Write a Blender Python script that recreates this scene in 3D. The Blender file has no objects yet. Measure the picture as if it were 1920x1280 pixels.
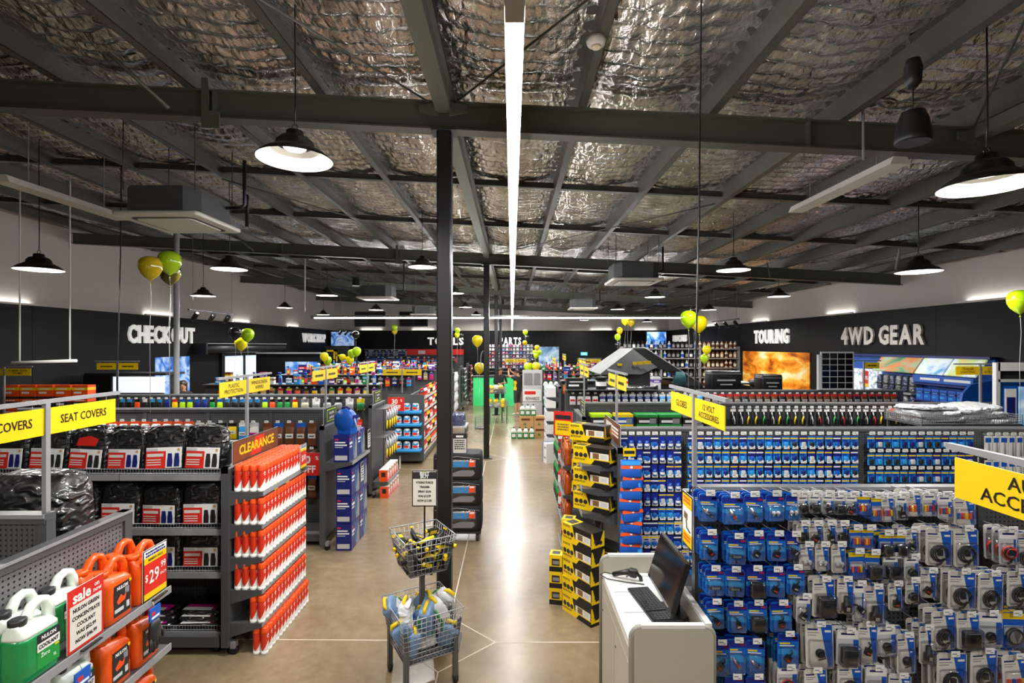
import bpy, math, random
import numpy as np
from mathutils import Matrix, Vector, Euler
random.seed(7); np.random.seed(7)
S = bpy.context.scene; COL = S.collection; PI = math.pi
# ------------------------------------------------------------------ camera, world, exposure
CAMZ = 2.65; F = 960.0; HOR = 647.0
cd = bpy.data.cameras.new('camera'); cam = bpy.data.objects.new('camera', cd); COL.objects.link(cam)
cam.location = (0, 0, CAMZ); cam.rotation_euler = (PI/2, 0, 0)
cd.sensor_width = 36; cd.lens = 18; cd.shift_y = (HOR-640)/1920; cd.clip_start = .05; cd.clip_end = 120
S.camera = cam
w = bpy.data.worlds.new('world'); S.world = w; w.use_nodes = True
w.node_tree.nodes['Background'].inputs[0].default_value = (.8, .85, 1, 1)
w.node_tree.nodes['Background'].inputs[1].default_value = .3
S.view_settings.view_transform = 'Standard'; S.view_settings.look = 'None'
S.view_settings.gamma = 1; S.view_settings.use_curve_mapping = False
S.view_settings.exposure = 0.95
try:
    S.cycles.use_denoising = True; S.cycles.max_bounces = 6; S.cycles.diffuse_bounces = 3
    S.cycles.glossy_bounces = 3; S.cycles.transparent_max_bounces = 12; S.cycles.sample_clamp_indirect = 6
    S.cycles.caustics_reflective = False; S.cycles.caustics_refractive = False
except Exception: pass
PEND_W = 48; STRIP_E = 58; SPOT_W = 30; WASH_W = 1.1

def at(px, py, Y): return Vector(((px-960)/F*Y, Y, CAMZ-(py-HOR)/F*Y))
def xat(px, Y): return (px-960)/F*Y
def zat(py, Y): return CAMZ-(py-HOR)/F*Y

# ------------------------------------------------------------------ materials
def lin(c):
    if isinstance(c, str):
        c = [int(c[i:i+2], 16)/255 for i in (0, 2, 4)]
    return tuple((v/12.92 if v <= .04045 else ((v+.055)/1.055)**2.4) for v in c) + (1,)
MATS = {}
def mat(name, col=None, rough=.5, metal=0., var=.08, scale=6., coat=0., spec=.5, emit=0., bump=0., bscale=40., ecol=None):
    """procedural principled material: noise driven tone variation, optional bump"""
    if name in MATS: return MATS[name]
    m = bpy.data.materials.new(name); m.use_nodes = True; nt = m.node_tree; n = nt.nodes; l = nt.links
    b = n['Principled BSDF']; c = lin(col)
    b.inputs['Roughness'].default_value = rough; b.inputs['Metallic'].default_value = metal
    b.inputs['Specular IOR Level'].default_value = spec
    if coat: b.inputs['Coat Weight'].default_value = coat; b.inputs['Coat Roughness'].default_value = .08
    b.inputs['Base Color'].default_value = c
    if var > 0 or bump > 0:
        tc = n.new('ShaderNodeTexCoord'); nz = n.new('ShaderNodeTexNoise'); nz.inputs['Scale'].default_value = scale
        nz.inputs['Detail'].default_value = 3
        l.new(tc.outputs['Object'], nz.inputs['Vector'])
        if var > 0:
            r = n.new('ShaderNodeMix'); r.data_type = 'RGBA'
            r.inputs[6].default_value = tuple(v*(1-var) for v in c[:3])+(1,)
            r.inputs[7].default_value = tuple(min(1, v*(1+var)) for v in c[:3])+(1,)
            l.new(nz.outputs['Fac'], r.inputs[0]); l.new(r.outputs[2], b.inputs['Base Color'])
        if bump > 0:
            nb = n.new('ShaderNodeTexNoise'); nb.inputs['Scale'].default_value = bscale; nb.inputs['Detail'].default_value = 4
            l.new(tc.outputs['Object'], nb.inputs['Vector'])
            bp = n.new('ShaderNodeBump'); bp.inputs['Strength'].default_value = bump; bp.inputs['Distance'].default_value = .02
            l.new(nb.outputs['Fac'], bp.inputs['Height']); l.new(bp.outputs['Normal'], b.inputs['Normal'])
            if coat: l.new(bp.outputs['Normal'], b.inputs['Coat Normal'])
    if emit:
        b.inputs['Emission Color'].default_value = lin(ecol or col); b.inputs['Emission Strength'].default_value = emit
    MATS[name] = m; return m
def nodes_of(name):
    m = bpy.data.materials.new(name); m.use_nodes = True; MATS[name] = m
    return m, m.node_tree.nodes, m.node_tree.links, m.node_tree.nodes['Principled BSDF']
def ramp(n, stops):
    r = n.new('ShaderNodeValToRGB'); e = r.color_ramp.elements
    while len(e) < len(stops): e.new(.5)
    for k, (p, c) in enumerate(stops): e[k].position = p; e[k].color = lin(c)
    return r
def wrap_mat(name, col):
    m, n, l, b = nodes_of(name); b.inputs['Base Color'].default_value = lin(col); b.inputs['Roughness'].default_value = .45
    b.inputs['Coat Weight'].default_value = 1; b.inputs['Coat Roughness'].default_value = .06; b.inputs['Coat IOR'].default_value = 1.6
    tc = n.new('ShaderNodeTexCoord'); mp = n.new('ShaderNodeMapping'); mp.inputs['Rotation'].default_value = (.4, .7, .5); mp.inputs['Scale'].default_value = (1, 1, 1.8)
    l.new(tc.outputs['Object'], mp.inputs[0]); a = n.new('ShaderNodeTexNoise'); a.noise_type = 'RIDGED_MULTIFRACTAL'; a.inputs['Scale'].default_value = 11
    a.inputs['Detail'].default_value = 3; a.inputs['Distortion'].default_value = .6; l.new(mp.outputs[0], a.inputs['Vector'])
    bp = n.new('ShaderNodeBump'); bp.inputs['Strength'].default_value = .9; bp.inputs['Distance'].default_value = .05
    l.new(a.outputs['Fac'], bp.inputs['Height']); l.new(bp.outputs['Normal'], b.inputs['Coat Normal']); l.new(bp.outputs['Normal'], b.inputs['Normal'])
for _k, _c in dict(wrap_black='141417', wrap_grey='6a6c70', wrap_white='d4d7dc', wrap_blue='24325c', wrap_red='a01f28').items(): wrap_mat(_k, _c)
def clear_plastic(name, col='f4f8ff', base=.1, rough=.08):
    m, n, l, b = nodes_of(name); n.remove(b); out = n['Material Output']
    t = n.new('ShaderNodeBsdfTransparent'); g = n.new('ShaderNodeBsdfGlossy'); g.inputs['Roughness'].default_value = rough
    g.inputs['Color'].default_value = lin(col); lw = n.new('ShaderNodeLayerWeight'); lw.inputs[0].default_value = .25
    ad = n.new('ShaderNodeMath'); ad.operation = 'MULTIPLY_ADD'; ad.inputs[1].default_value = .6; ad.inputs[2].default_value = base
    tc = n.new('ShaderNodeTexCoord'); nb = n.new('ShaderNodeTexNoise'); nb.inputs['Scale'].default_value = 18
    bp = n.new('ShaderNodeBump'); bp.inputs['Strength'].default_value = .5; bp.inputs['Distance'].default_value = .02
    l.new(tc.outputs['Object'], nb.inputs['Vector']); l.new(nb.outputs['Fac'], bp.inputs['Height'])
    l.new(bp.outputs['Normal'], g.inputs['Normal']); l.new(lw.outputs['Fresnel'], ad.inputs[0])
    mx = n.new('ShaderNodeMixShader'); l.new(ad.outputs[0], mx.inputs[0]); l.new(t.outputs[0], mx.inputs[1])
    l.new(g.outputs[0], mx.inputs[2]); l.new(mx.outputs[0], out.inputs['Surface']); return m
clear_plastic('clear'); clear_plastic('glass', base=.04, rough=.02)

def perforated(name, col, dark, scale):
    m, n, l, b = nodes_of(name)
    tc = n.new('ShaderNodeTexCoord'); sep = n.new('ShaderNodeSeparateXYZ'); l.new(tc.outputs['Object'], sep.inputs[0])
    def mth(op, a, bb=None):
        q = n.new('ShaderNodeMath'); q.operation = op
        for i, v in enumerate((a, bb)):
            if v is None: continue
            if isinstance(v, (int, float)): q.inputs[i].default_value = v
            else: l.new(v, q.inputs[i])
        return q.outputs[0]
    def cell(s):
        f = mth('FRACT', mth('MULTIPLY', s, scale)); d = mth('SUBTRACT', f, .5); return mth('MULTIPLY', d, d)
    geo = n.new('ShaderNodeNewGeometry'); ax = mth('ADD', sep.outputs['X'], sep.outputs['Y'])
    dd = mth('ADD', cell(ax), cell(sep.outputs['Z'])); hole = mth('LESS_THAN', dd, .045)
    mx = n.new('ShaderNodeMix'); mx.data_type = 'RGBA'; mx.inputs[6].default_value = lin(col); mx.inputs[7].default_value = lin(dark)
    l.new(hole, mx.inputs[0]); l.new(mx.outputs[2], b.inputs['Base Color']); b.inputs['Roughness'].default_value = .45
    return m
perforated('perf', '6c6c6e', '141415', 1/.028)
perforated('perf_dark', '4c4d50', '0c0c0d', 1/.028)

def floor_mat():
    m, n, l, b = nodes_of('concrete')
    tc = n.new('ShaderNodeTexCoord'); a = n.new('ShaderNodeTexNoise'); a.inputs['Scale'].default_value = .55; a.inputs['Detail'].default_value = 6
    f = n.new('ShaderNodeTexNoise'); f.inputs['Scale'].default_value = 9; f.inputs['Detail'].default_value = 8; f.inputs['Roughness'].default_value = .65
    for q in (a, f): l.new(tc.outputs['Object'], q.inputs['Vector'])
    r = ramp(n, [(.3, '7c6b52'), (.52, '8d7b60'), (.72, '9c8b70')]); r2 = ramp(n, [(.3, 'd4cdc2'), (.7, 'ffffff')])
    l.new(a.outputs['Fac'], r.inputs[0]); l.new(f.outputs['Fac'], r2.inputs[0])
    mx = n.new('ShaderNodeMix'); mx.data_type = 'RGBA'; mx.blend_type = 'MULTIPLY'; mx.inputs[0].default_value = .7
    l.new(r.outputs[0], mx.inputs[6]); l.new(r2.outputs[0], mx.inputs[7]); l.new(mx.outputs[2], b.inputs['Base Color'])
    rr = n.new('ShaderNodeMapRange'); rr.inputs[3].default_value = .2; rr.inputs[4].default_value = .3
    l.new(f.outputs['Fac'], rr.inputs[0]); l.new(rr.outputs[0], b.inputs['Roughness'])
    b.inputs['Specular IOR Level'].default_value = .45
floor_mat()
def foil_mat():
    m, n, l, b = nodes_of('foil')
    tc = n.new('ShaderNodeTexCoord'); mp = n.new('ShaderNodeMapping'); mp.inputs['Scale'].default_value = (10, 7, 1)
    l.new(tc.outputs['Object'], mp.inputs[0])
    a = n.new('ShaderNodeTexNoise'); a.inputs['Scale'].default_value = 1.3; a.inputs['Detail'].default_value = 5; a.inputs['Distortion'].default_value = .3
    l.new(mp.outputs[0], a.inputs['Vector'])
    v = n.new('ShaderNodeTexVoronoi'); v.inputs['Scale'].default_value = 1.1; v.feature = 'DISTANCE_TO_EDGE'; l.new(mp.outputs[0], v.inputs['Vector'])
    ad = n.new('ShaderNodeMath'); ad.operation = 'MULTIPLY_ADD'; ad.inputs[1].default_value = .5
    l.new(v.outputs['Distance'], ad.inputs[0]); l.new(a.outputs['Fac'], ad.inputs[2])
    bp = n.new('ShaderNodeBump'); bp.inputs['Strength'].default_value = 1; bp.inputs['Distance'].default_value = .035
    l.new(ad.outputs[0], bp.inputs['Height']); l.new(bp.outputs['Normal'], b.inputs['Normal'])
    t = n.new('ShaderNodeTexNoise'); t.inputs['Scale'].default_value = 2.2; t.inputs['Detail'].default_value = 3; l.new(tc.outputs['Object'], t.inputs['Vector'])
    r = ramp(n, [(.3, 'b2afac'), (.7, 'e6e4e1')]); l.new(t.outputs['Fac'], r.inputs[0]); l.new(r.outputs[0], b.inputs['Base Color'])
    b.inputs['Metallic'].default_value = .95; b.inputs['Roughness'].default_value = .2
foil_mat()
def picture(name, stops, scale=2.5, emit=0., dist=1.5, stretch=(1, 1, 1)):
    """flat print or screen image: soft noise through a colour ramp"""
    m, n, l, b = nodes_of(name)
    tc = n.new('ShaderNodeTexCoord'); mp = n.new('ShaderNodeMapping'); mp.inputs['Scale'].default_value = stretch
    l.new(tc.outputs['Object'], mp.inputs[0])
    a = n.new('ShaderNodeTexNoise'); a.inputs['Scale'].default_value = scale; a.inputs['Detail'].default_value = 4; a.inputs['Distortion'].default_value = dist
    l.new(mp.outputs[0], a.inputs['Vector']); r = ramp(n, stops); l.new(a.outputs['Fac'], r.inputs[0])
    l.new(r.outputs[0], b.inputs['Base Color']); b.inputs['Roughness'].default_value = .3
    if emit: l.new(r.outputs[0], b.inputs['Emission Color']); b.inputs['Emission Strength'].default_value = emit
    return m
picture('pic_blue', [(.3, '16306e'), (.45, '4f86d8'), (.58, 'b9d2f5'), (.7, '2a4f9c')], 1.6, .3)
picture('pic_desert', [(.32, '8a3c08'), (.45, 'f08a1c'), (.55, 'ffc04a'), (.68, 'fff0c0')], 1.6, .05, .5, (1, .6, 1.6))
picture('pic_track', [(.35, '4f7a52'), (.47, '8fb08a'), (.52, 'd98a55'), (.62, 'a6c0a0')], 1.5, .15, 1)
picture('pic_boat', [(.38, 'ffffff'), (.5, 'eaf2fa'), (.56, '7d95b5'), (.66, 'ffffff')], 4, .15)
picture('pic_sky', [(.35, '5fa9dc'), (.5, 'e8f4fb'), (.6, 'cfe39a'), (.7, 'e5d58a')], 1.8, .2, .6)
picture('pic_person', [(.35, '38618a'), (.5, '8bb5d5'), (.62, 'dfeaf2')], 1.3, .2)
picture('confetti_blue', [(.3, '0b1c66'), (.5, '1645a8'), (.62, '3a86d8'), (.72, 'e8eef8')], 55, 0, 2)
picture('confetti_shop', [(.3, '15203f'), (.44, '7c1f22'), (.52, 'c9c9c9'), (.6, '2a4f9c'), (.7, 'd8b21c')], 45, 0, 2)
picture('camo', [(.4, '121314'), (.5, '26221e'), (.6, '2f4a2a'), (.68, 'c9ccc6')], 40, 0, 1)
C = dict(black='0e0e10', charcoal='232427', rack='4a4b4e', rack_dark='333437', rail='8d8e91', steel='b5b7ba', white='ebebe8',
 offwhite='d8d4cc', yellow='ecc806', red='d7281f', orange='f0521a', brown='6b3a1e', green='1d8f3c', lime='aede12', blue='1557b8',
 sky='2b95dd', navy='14206e', purple='5a2f92', magenta='c81883', grey='86868a', silver='c4c6c9', tan='c79a63', cream='e6dcc2', wood='7a5a3a',
 teal='2d5d62', skin='c68f70', hair='2a1a12', beam='54564a', purlin='4b4a42')
for k, v in C.items():
    mat(k, v, rough=.42 if k not in ('white', 'offwhite') else .5)
mat('can_red', 'd2301a', .35, coat=.3)
mat('orange_plastic', 'e2540c', .3, var=.12, scale=4, coat=.3)
mat('green_liquid', '128a48', .22, var=.15, scale=5, coat=.5)
mat('milky', 'dfe8df', .3, var=.05, coat=.3)
mat('copper_plastic', 'cf5f24', .25, .35, var=.15, coat=.4)
mat('card_blue', '1668c8', .3, var=.3, scale=14); mat('card_navy', '16298e', .35, var=.3, scale=14)
mat('wall_white', 'c2bdb6', .75, var=.02, scale=.6); mat('wall_black', '111113', .6, var=.05, scale=1.2, spec=.25)
mat('wire', 'a6a7aa', .35, .35, var=0); mat('chrome', 'd0d2d5', .15, 1, var=0)
mat('led', 'ffffff', emit=STRIP_E, var=0); mat('bulb', 'ffffff', emit=1.3, var=0); mat('led_soft', 'f2f6ff', emit=.9, var=0)
mat('shade_black', '121214', .3, .3, var=0); mat('shade_white', 'c9c6bc', .5, var=0)
for k, v in dict(b_yellow='f4e20a', b_lime='b9e312', b_black='14141a', b_gold='d9bf06', b_olive='5a5416').items():
    mat(k, v, .18, var=.03, coat=.6)
mat('fabric_black', '17181b', .8, var=.2, scale=60); mat('tent_grey', '3f4144', .75, var=.15, scale=5); mat('tent_light', '8f918f', .75, var=.15, scale=5)
mat('laminate', 'aaa496', .45, var=.03, scale=3); mat('laminate_top', 'd6d5d0', .35, var=.02); mat('trim_grey', '8b867c', .4, var=.03)
mat('screen', '101012', .12, var=0, coat=.5); mat('key', '2b2d31', .4, var=0); mat('rubber', '0a0a0a', .6, var=0)
mat('shoe_white', 'dddcd8', .6, var=.05)
def M(k): return MATS[k]

# ------------------------------------------------------------------ mesh building
class MB:
    def __init__(s): s.v = []; s.f = []; s.m = []; s.s = []; s.mats = []
    def mi(s, k):
        if k not in s.mats: s.mats.append(k)
        return s.mats.index(k)
    def add(s, vs, fs, k, smooth=False, T=None):
        o = len(s.v); i = s.mi(k)
        s.v += [tuple(T @ Vector(p)) for p in vs] if T is not None else [tuple(p) for p in vs]
        for f in fs: s.f.append(tuple(o+j for j in f)); s.m.append(i); s.s.append(smooth)
        return s
    def box(s, x0, x1, y0, y1, z0, z1, k='rack', T=None):
        vs = [(x0,y0,z0),(x1,y0,z0),(x1,y1,z0),(x0,y1,z0),(x0,y0,z1),(x1,y0,z1),(x1,y1,z1),(x0,y1,z1)]
        return s.add(vs, [(0,3,2,1),(4,5,6,7),(0,1,5,4),(1,2,6,5),(2,3,7,6),(3,0,4,7)], k, False, T)
    def prism(s, poly, y0, y1, k, T=None):   # poly in xz, extruded along y
        n = len(poly); vs = [(x, y0, z) for x, z in poly]+[(x, y1, z) for x, z in poly]
        fs = [tuple(range(n)), tuple(range(2*n-1, n-1, -1))]+[(i, n+i, n+(i+1) % n, (i+1) % n) for i in range(n)]
        return s.add(vs, fs, k, False, T)
    def loft(s, secs, k, smooth=True, T=None, cap=True, closed=True):
        n = len(secs[0]); vs = [p for q in secs for p in q]; fs = []
        for a in range(len(secs)-1):
            for i in range(n if closed else n-1):
                j = (i+1) % n; fs.append((a*n+i, a*n+j, a*n+n+j, a*n+n+i))
        s.add(vs, fs, k, smooth, T)
        if cap:
            o = len(s.v)-len(vs); m = s.mi(k)
            for f in (tuple(o+i for i in range(n-1, -1, -1)), tuple(o+(len(secs)-1)*n+i for i in range(n))):
                s.f.append(f); s.m.append(m); s.s.append(False)
        return s
    def lathe(s, prof, k, n=14, c=(0, 0), T=None, smooth=True, cap=True):
        secs = [[(c[0]+r*math.cos(2*PI*i/n), c[1]+r*math.sin(2*PI*i/n), z) for i in range(n)] for r, z in prof]
        return s.loft(secs, k, smooth, T, cap)
    def rbox(s, w, d, prof, k, r=.02, n=3, T=None, smooth=True):
        """rounded-rectangle loft: prof = [(z, scale_x, scale_y, dx, dy)]"""
        secs = []
        for p in prof:
            z, sx, sy = p[:3]; dx, dy = (p[3], p[4]) if len(p) > 3 else (0, 0); q = []
            for cx, cy, a0 in ((1, 1, 0), (-1, 1, PI/2), (-1, -1, PI), (1, -1, 1.5*PI)):
                for i in range(n):
                    a = a0+PI/2*i/(n-1) if n > 1 else a0+PI/4
                    q.append((dx+sx*(cx*(w/2-r)+r*math.cos(a)), dy+sy*(cy*(d/2-r)+r*math.sin(a)), z))
            secs.append(q)
        return s.loft(secs, k, smooth, T)
    def tube(s, pts, r, k, n=6, T=None, closed=False):
        pts = [Vector(p) for p in pts]; secs = []; N = len(pts)
        for i, p in enumerate(pts):
            a = pts[i-1] if (i > 0 or closed) else p; b = pts[(i+1) % N] if (i < N-1 or closed) else p
            t = (b-a).normalized()
            if i == 0: u = t.orthogonal() if abs(t.z) > .95 else Vector((-t.y, t.x, 0))
            else: u = u-t*u.dot(t)
            if u.length < 1e-6: u = t.orthogonal()
            u.normalize(); v = t.cross(u)
            rr = r[i] if isinstance(r, (list, tuple)) else r
            secs.append([tuple(p+rr*(math.cos(2*PI*j/n)*u+math.sin(2*PI*j/n)*v)) for j in range(n)])
        if closed: secs.append(secs[0])
        return s.loft(secs, k, True, T, not closed)
    def ball(s, c, r, k, n=10, sz=1., T=None):
        return s.lathe([(max(.001, r*math.sin(PI*i/n)), -r*sz*math.cos(PI*i/n)) for i in range(n+1)], k, n+4, T=(T or Matrix())@Matrix.Translation(c))
    def text(s, t, h, k, T, sx=1., bold=0.):
        me = text_data(t, bold); hh = h/.72
        s.add([(v[0]*hh*sx, v[1]*hh, 0) for v in me[0]], me[1], k, False, T); return s
    def mesh(s, name):
        me = bpy.data.meshes.new(name); me.from_pydata(s.v, [], s.f)
        for k in s.mats: me.materials.append(M(k))
        me.polygons.foreach_set('material_index', s.m); me.polygons.foreach_set('use_smooth', s.s); me.update(); return me
_TX = {}
def text_data(t, bold=0.):
    """outline of a line of lettering, centred, unit size, as (verts, faces)"""
    if (t, bold) in _TX: return _TX[(t, bold)]
    cu = bpy.data.curves.new('lettering', 'FONT'); cu.body = t; cu.size = 1; cu.align_x = 'CENTER'; cu.align_y = 'CENTER'
    cu.resolution_u = 2; cu.offset = bold; cu.fill_mode = 'FRONT'
    o = bpy.data.objects.new('lettering', cu); COL.objects.link(o); dg = bpy.context.evaluated_depsgraph_get()
    me = bpy.data.meshes.new_from_object(o.evaluated_get(dg))
    d = ([tuple(v.co) for v in me.vertices], [tuple(p.vertices) for p in me.polygons])
    bpy.data.objects.remove(o); bpy.data.curves.remove(cu); bpy.data.meshes.remove(me)
    _TX[(t, bold)] = d; return d
def FT(x, y, z, rz=0): return Matrix.Translation((x, y, z)) @ Matrix.Rotation(rz, 4, 'Z') @ Matrix.Rotation(PI/2, 4, 'X')

def fit(label):
    w_ = label.split()
    for d in ('the', 'small', 'a', 'wrapped'):
        while len(w_) > 16 and d in w_: w_.remove(d)
    return ' '.join(w_)
def ob(name, data, parent=None, loc=(0, 0, 0), rz=0, label=None, cat=None, group=None, kind=None, rot=None):
    if isinstance(data, MB): data = data.mesh(name)
    o = bpy.data.objects.new(name, data); COL.objects.link(o); o.location = loc
    o.rotation_euler = rot if rot else (0, 0, rz)
    if parent is not None: o.parent = parent
    if data is None: o.empty_display_size = .1
    if label:
        label = fit(label); o['label'] = label
        if len(label.split()) > 16 or len(label.split()) < 4: print('LBL', len(label.split()), label)
    if cat: o['category'] = cat
    if group: o['group'] = group
    if kind: o['kind'] = kind
    return o
_ord = 'zeroth first second third fourth fifth sixth seventh eighth ninth tenth eleventh twelfth thirteenth fourteenth fifteenth sixteenth seventeenth eighteenth nineteenth twentieth'.split()
def nth(i):
    if i <= 20: return _ord[i]
    t = {2: 'twenty', 3: 'thirty', 4: 'forty', 5: 'fifty', 6: 'sixty'}[i//10]; u = i % 10
    return t[:-1]+'ieth' if u == 0 else t+'-'+_ord[u]
class Kind:
    """a product: root mesh plus part meshes (name, mesh, parent part or None); put() places linked copies"""
    def __init__(s, name, root, parts=()):
        s.name = name; s.root = root.mesh(name) if isinstance(root, MB) else root
        s.parts = [(p[0], p[1].mesh(p[0]) if isinstance(p[1], MB) else p[1], p[2] if len(p) > 2 else None) for p in parts]
    def put(s, loc, rz=0, label=None, cat=None, group=None, tilt=None):
        o = ob(s.name, s.root, None, loc, rz, label, cat, group)
        if tilt: o.rotation_euler = tilt
        mk = []
        for nme, me, par in s.parts: mk.append(ob(nme, me, o if par is None else mk[par]))
        return o
# ------------------------------------------------------------------ the shell
XL, XR, YB, YF = -10.36, 9.17, 29.9, -3.2
def zr(x): return 4.52-.05*x          # underside of the rafters (single-pitch roof)
def sbox(b, x0, x1, y0, y1, a0, a1, k):   # box sheared with the roof pitch, a0..a1 above the rafter underside
    vs = [(x, y, zr(x)+a) for a in (a0, a1) for x, y in ((x0, y0), (x1, y0), (x1, y1), (x0, y1))]
    b.add(vs, [(0,3,2,1),(4,5,6,7),(0,1,5,4),(1,2,6,5),(2,3,7,6),(3,0,4,7)], k)
fl = ob('floor', MB().box(XL-.2, XR+.2, YF, YB, -.1, 0, 'concrete'), kind='structure')
mat('joint', 'c9c0ae', .6, var=.2)
def joint(pts, wd=.012):
    b = MB()
    for (x0, y0), (x1, y1) in zip(pts[:-1], pts[1:]):
        d = Vector((x1-x0, y1-y0, 0)).normalized(); nn = Vector((-d.y, d.x, 0))*wd/2
        b.add([(x0-nn.x, y0-nn.y, .0012), (x1-nn.x, y1-nn.y, .0012), (x1+nn.x, y1+nn.y, .0012), (x0+nn.x, y0+nn.y, .0012)], [(0, 1, 2, 3)], 'joint')
    ob('joint', b, fl)
for Yc in (4.57, 12.06, 19.5):
    joint([(-.6, Yc-.42), (-.15, Yc), (-.6, Yc+.42), (-1.05, Yc), (-.6, Yc-.42)])
joint([(-.6, 4.99), (-.6, 11.64)]); joint([(-.6, 12.48), (-.6, 19.1)]); joint([(-.6, -3), (-.6, 4.15)])
joint([(XL, 4.7), (-1.05, 4.6)]); joint([(-.15, 4.57), (XR, 4.57)]); joint([(-.15, 12.06), (XR, 12.06)]); joint([(XL, 12.06), (-1.05, 12.06)])
b = MB()
for x, y in ((-1.35, 3.95), (-1.6, 3.3), (.2, 4.6)): b.box(x, x+.03, y, y+.02, 0.0005, .003, 'white')
ob('paper_scrap', MB().prism([(-.02, .001), (.02, .002), (.02, .005), (-.02, .004)], -.012, .012, 'white'), None, (-1.5, 3.98, 0), .4, 'tiny white paper scrap on the concrete floor below the can display', 'litter')
# walls: pale upper wall, black panelled band below
def wall(name, T, length, n, high):
    wl = ob(name, MB().add([(0, 0, 0), (length, 0, 0), (length, 0, high[1]), (0, 0, high[0])], [(0, 1, 2, 3)], 'wall_white')
            .add([(0, .15, 0), (length, .15, 0), (length, .15, high[1]), (0, .15, high[0])], [(3, 2, 1, 0)], 'wall_white'), kind='structure')
    wl.matrix_world = T; st = length/n
    for i in range(n):
        ob('wall_panel', MB().box(i*st+.004, (i+1)*st-.004, -.07, -.005, .0, 3.5, 'wall_black'), wl)
    return wl
def TM(x, y, rz): return Matrix.Translation((x, y, 0)) @ Matrix.Rotation(rz, 4, 'Z')
zl, zrt = zr(XL)+.55, zr(XR)+.55
wall('wall_left', TM(XL, YF, PI/2), YB-YF, 14, (zl, zl))
wall('wall_right', TM(XR, YB, -PI/2), YB-YF, 14, (zrt, zrt))
wall('wall_back', TM(XL, YB, 0), XR-XL, 8, (zl, zrt))
wf = ob('wall_front', MB().add([(XL, YF, 0), (XR, YF, 0), (XR, YF, zrt), (XL, YF, zl)], [(3, 2, 1, 0)], 'wall_white'), kind='structure')
# foil-faced insulation blanket, sagging over its safety mesh between the purlins
def foil():
    xs = np.arange(XL, XR+.03, .05); ys = np.concatenate([np.arange(YF, .4, .08), np.arange(.4, 9, .0187), np.arange(9, 16, .03), np.arange(16, YB+.1, .08)])
    X, Y = np.meshgrid(xs, ys); rng = np.random.RandomState(3)
    bay = np.floor((X-.58)/1.15); u = ((X-.58)/1.15) % 1
    sag = .05*np.sin(PI*u)
    ph = rng.rand(64)[(bay.astype(int)) % 64]*6.28
    yy = Y+.03*np.sin(X*3.1+ph)+.02*np.sin(X*9.7)
    per = .165; q = (yy/per) % 1
    rid = .034*np.abs(np.sin(PI*yy/per))*np.sin(PI*np.clip(u, .04, .96))**.4
    n = np.zeros_like(X)
    for k in range(46):
        fx, fy = rng.normal(0, 16), rng.normal(0, 22); n += np.sin(fx*X+fy*Y+rng.rand()*6.28+ph)*rng.rand()
    n *= .0016*(.5+np.sin(PI*u))
    cr = .012*np.exp(-((u-.35-.04*np.sin(Y*2+ph))/.03)**2)+.012*np.exp(-((u-.7-.05*np.sin(Y*1.7))/.025)**2)
    Z = (4.985-.05*X)-sag-rid-n+cr
    V = np.stack([X, Y, Z], -1).reshape(-1, 3); nx, ny = len(xs), len(ys)
    i = (np.arange(ny-1)[:, None]*nx+np.arange(nx-1)[None]).reshape(-1)
    Fc = np.stack([i, i+nx, i+nx+1, i+1], -1)
    me = bpy.data.meshes.new('ceiling'); me.vertices.add(len(V)); me.vertices.foreach_set('co', V.astype(np.float32).ravel())
    me.loops.add(Fc.size); me.loops.foreach_set('vertex_index', Fc.astype(np.int32).ravel()); me.polygons.add(len(Fc))
    me.polygons.foreach_set('loop_start', np.arange(0, Fc.size, 4, dtype=np.int32)); me.update(calc_edges=True); me.validate()
    me.polygons.foreach_set('use_smooth', [True]*len(me.polygons))
    me.materials.append(M('foil')); return me
ce = ob('ceiling', foil(), kind='structure')
BY = [-2.92, 4.57, 12.06, 19.5, 27.0]
for y in BY:
    b = MB()
    for x0, x1 in ((XL+.02, -3.2), (-3.2, 3), (3, XR-.02)):
        sbox(b, x0, x1, y-.006, y+.006, .012, .24, 'beam'); sbox(b, x0, x1, y-.07, y+.07, 0, .014, 'purlin'); sbox(b, x0, x1, y-.07, y+.07, .236, .25, 'beam')
    r = ob('rafter', b, ce)
    for x in (-5.4, -2.63, 2.62, 5.6):
        b = MB(); sbox(b, x-.008, x+.008, y-.068, y+.068, .014, .236, 'beam'); ob('stiffener', b, ce)
    b = MB(); sbox(b, -2.72, -2.66, y-.09, y-.075, -.1, .34, 'beam'); sbox(b, -2.66, -2.56, y-.09, y-.078, -.1, .05, 'beam'); ob('splice_plate', b, ce)
for k in range(-9, 8):
    x = .58+1.15*k
    if x < XL+.3 or x > XR-.3: continue
    b = MB(); z = zr(x)+.25
    b.box(x-.002, x+.003, YF, YB, z, z+.205, 'purlin').box(x, x+.075, YF, YB, z, z+.004, 'purlin').box(x+.071, x+.075, YF, YB, z, z+.02, 'purlin').box(x-.07, x, YF, YB, z+.2, z+.205, 'purlin')
    ob('purlin', b, ce)
for y in (-.4, 2.1, 7.0, 9.4, 14.5, 17, 22, 24.5):
    b = MB(); sbox(b, XL+.1, XR-.1, y, y+.075, .3, .306, 'purlin'); sbox(b, XL+.1, XR-.1, y+.07, y+.075, .306, .4, 'purlin'); ob('bridging', b, ce)
for x in (-.6, 4.1):
    for y0, y1 in ((YF, 4.5), (4.64, 12), (12.1, 19.4)):
        if x > 0 and y0 > 4: continue
        z = zr(x)+.14; ob('strut', MB().box(x-.065, x+.065, y0, y1, z, z+.11, 'beam'), ce)
def rod(p, q, r=.009, k='purlin', name='brace', par=None): return ob(name, MB().tube([p, q], r, k), par or ce)
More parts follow.
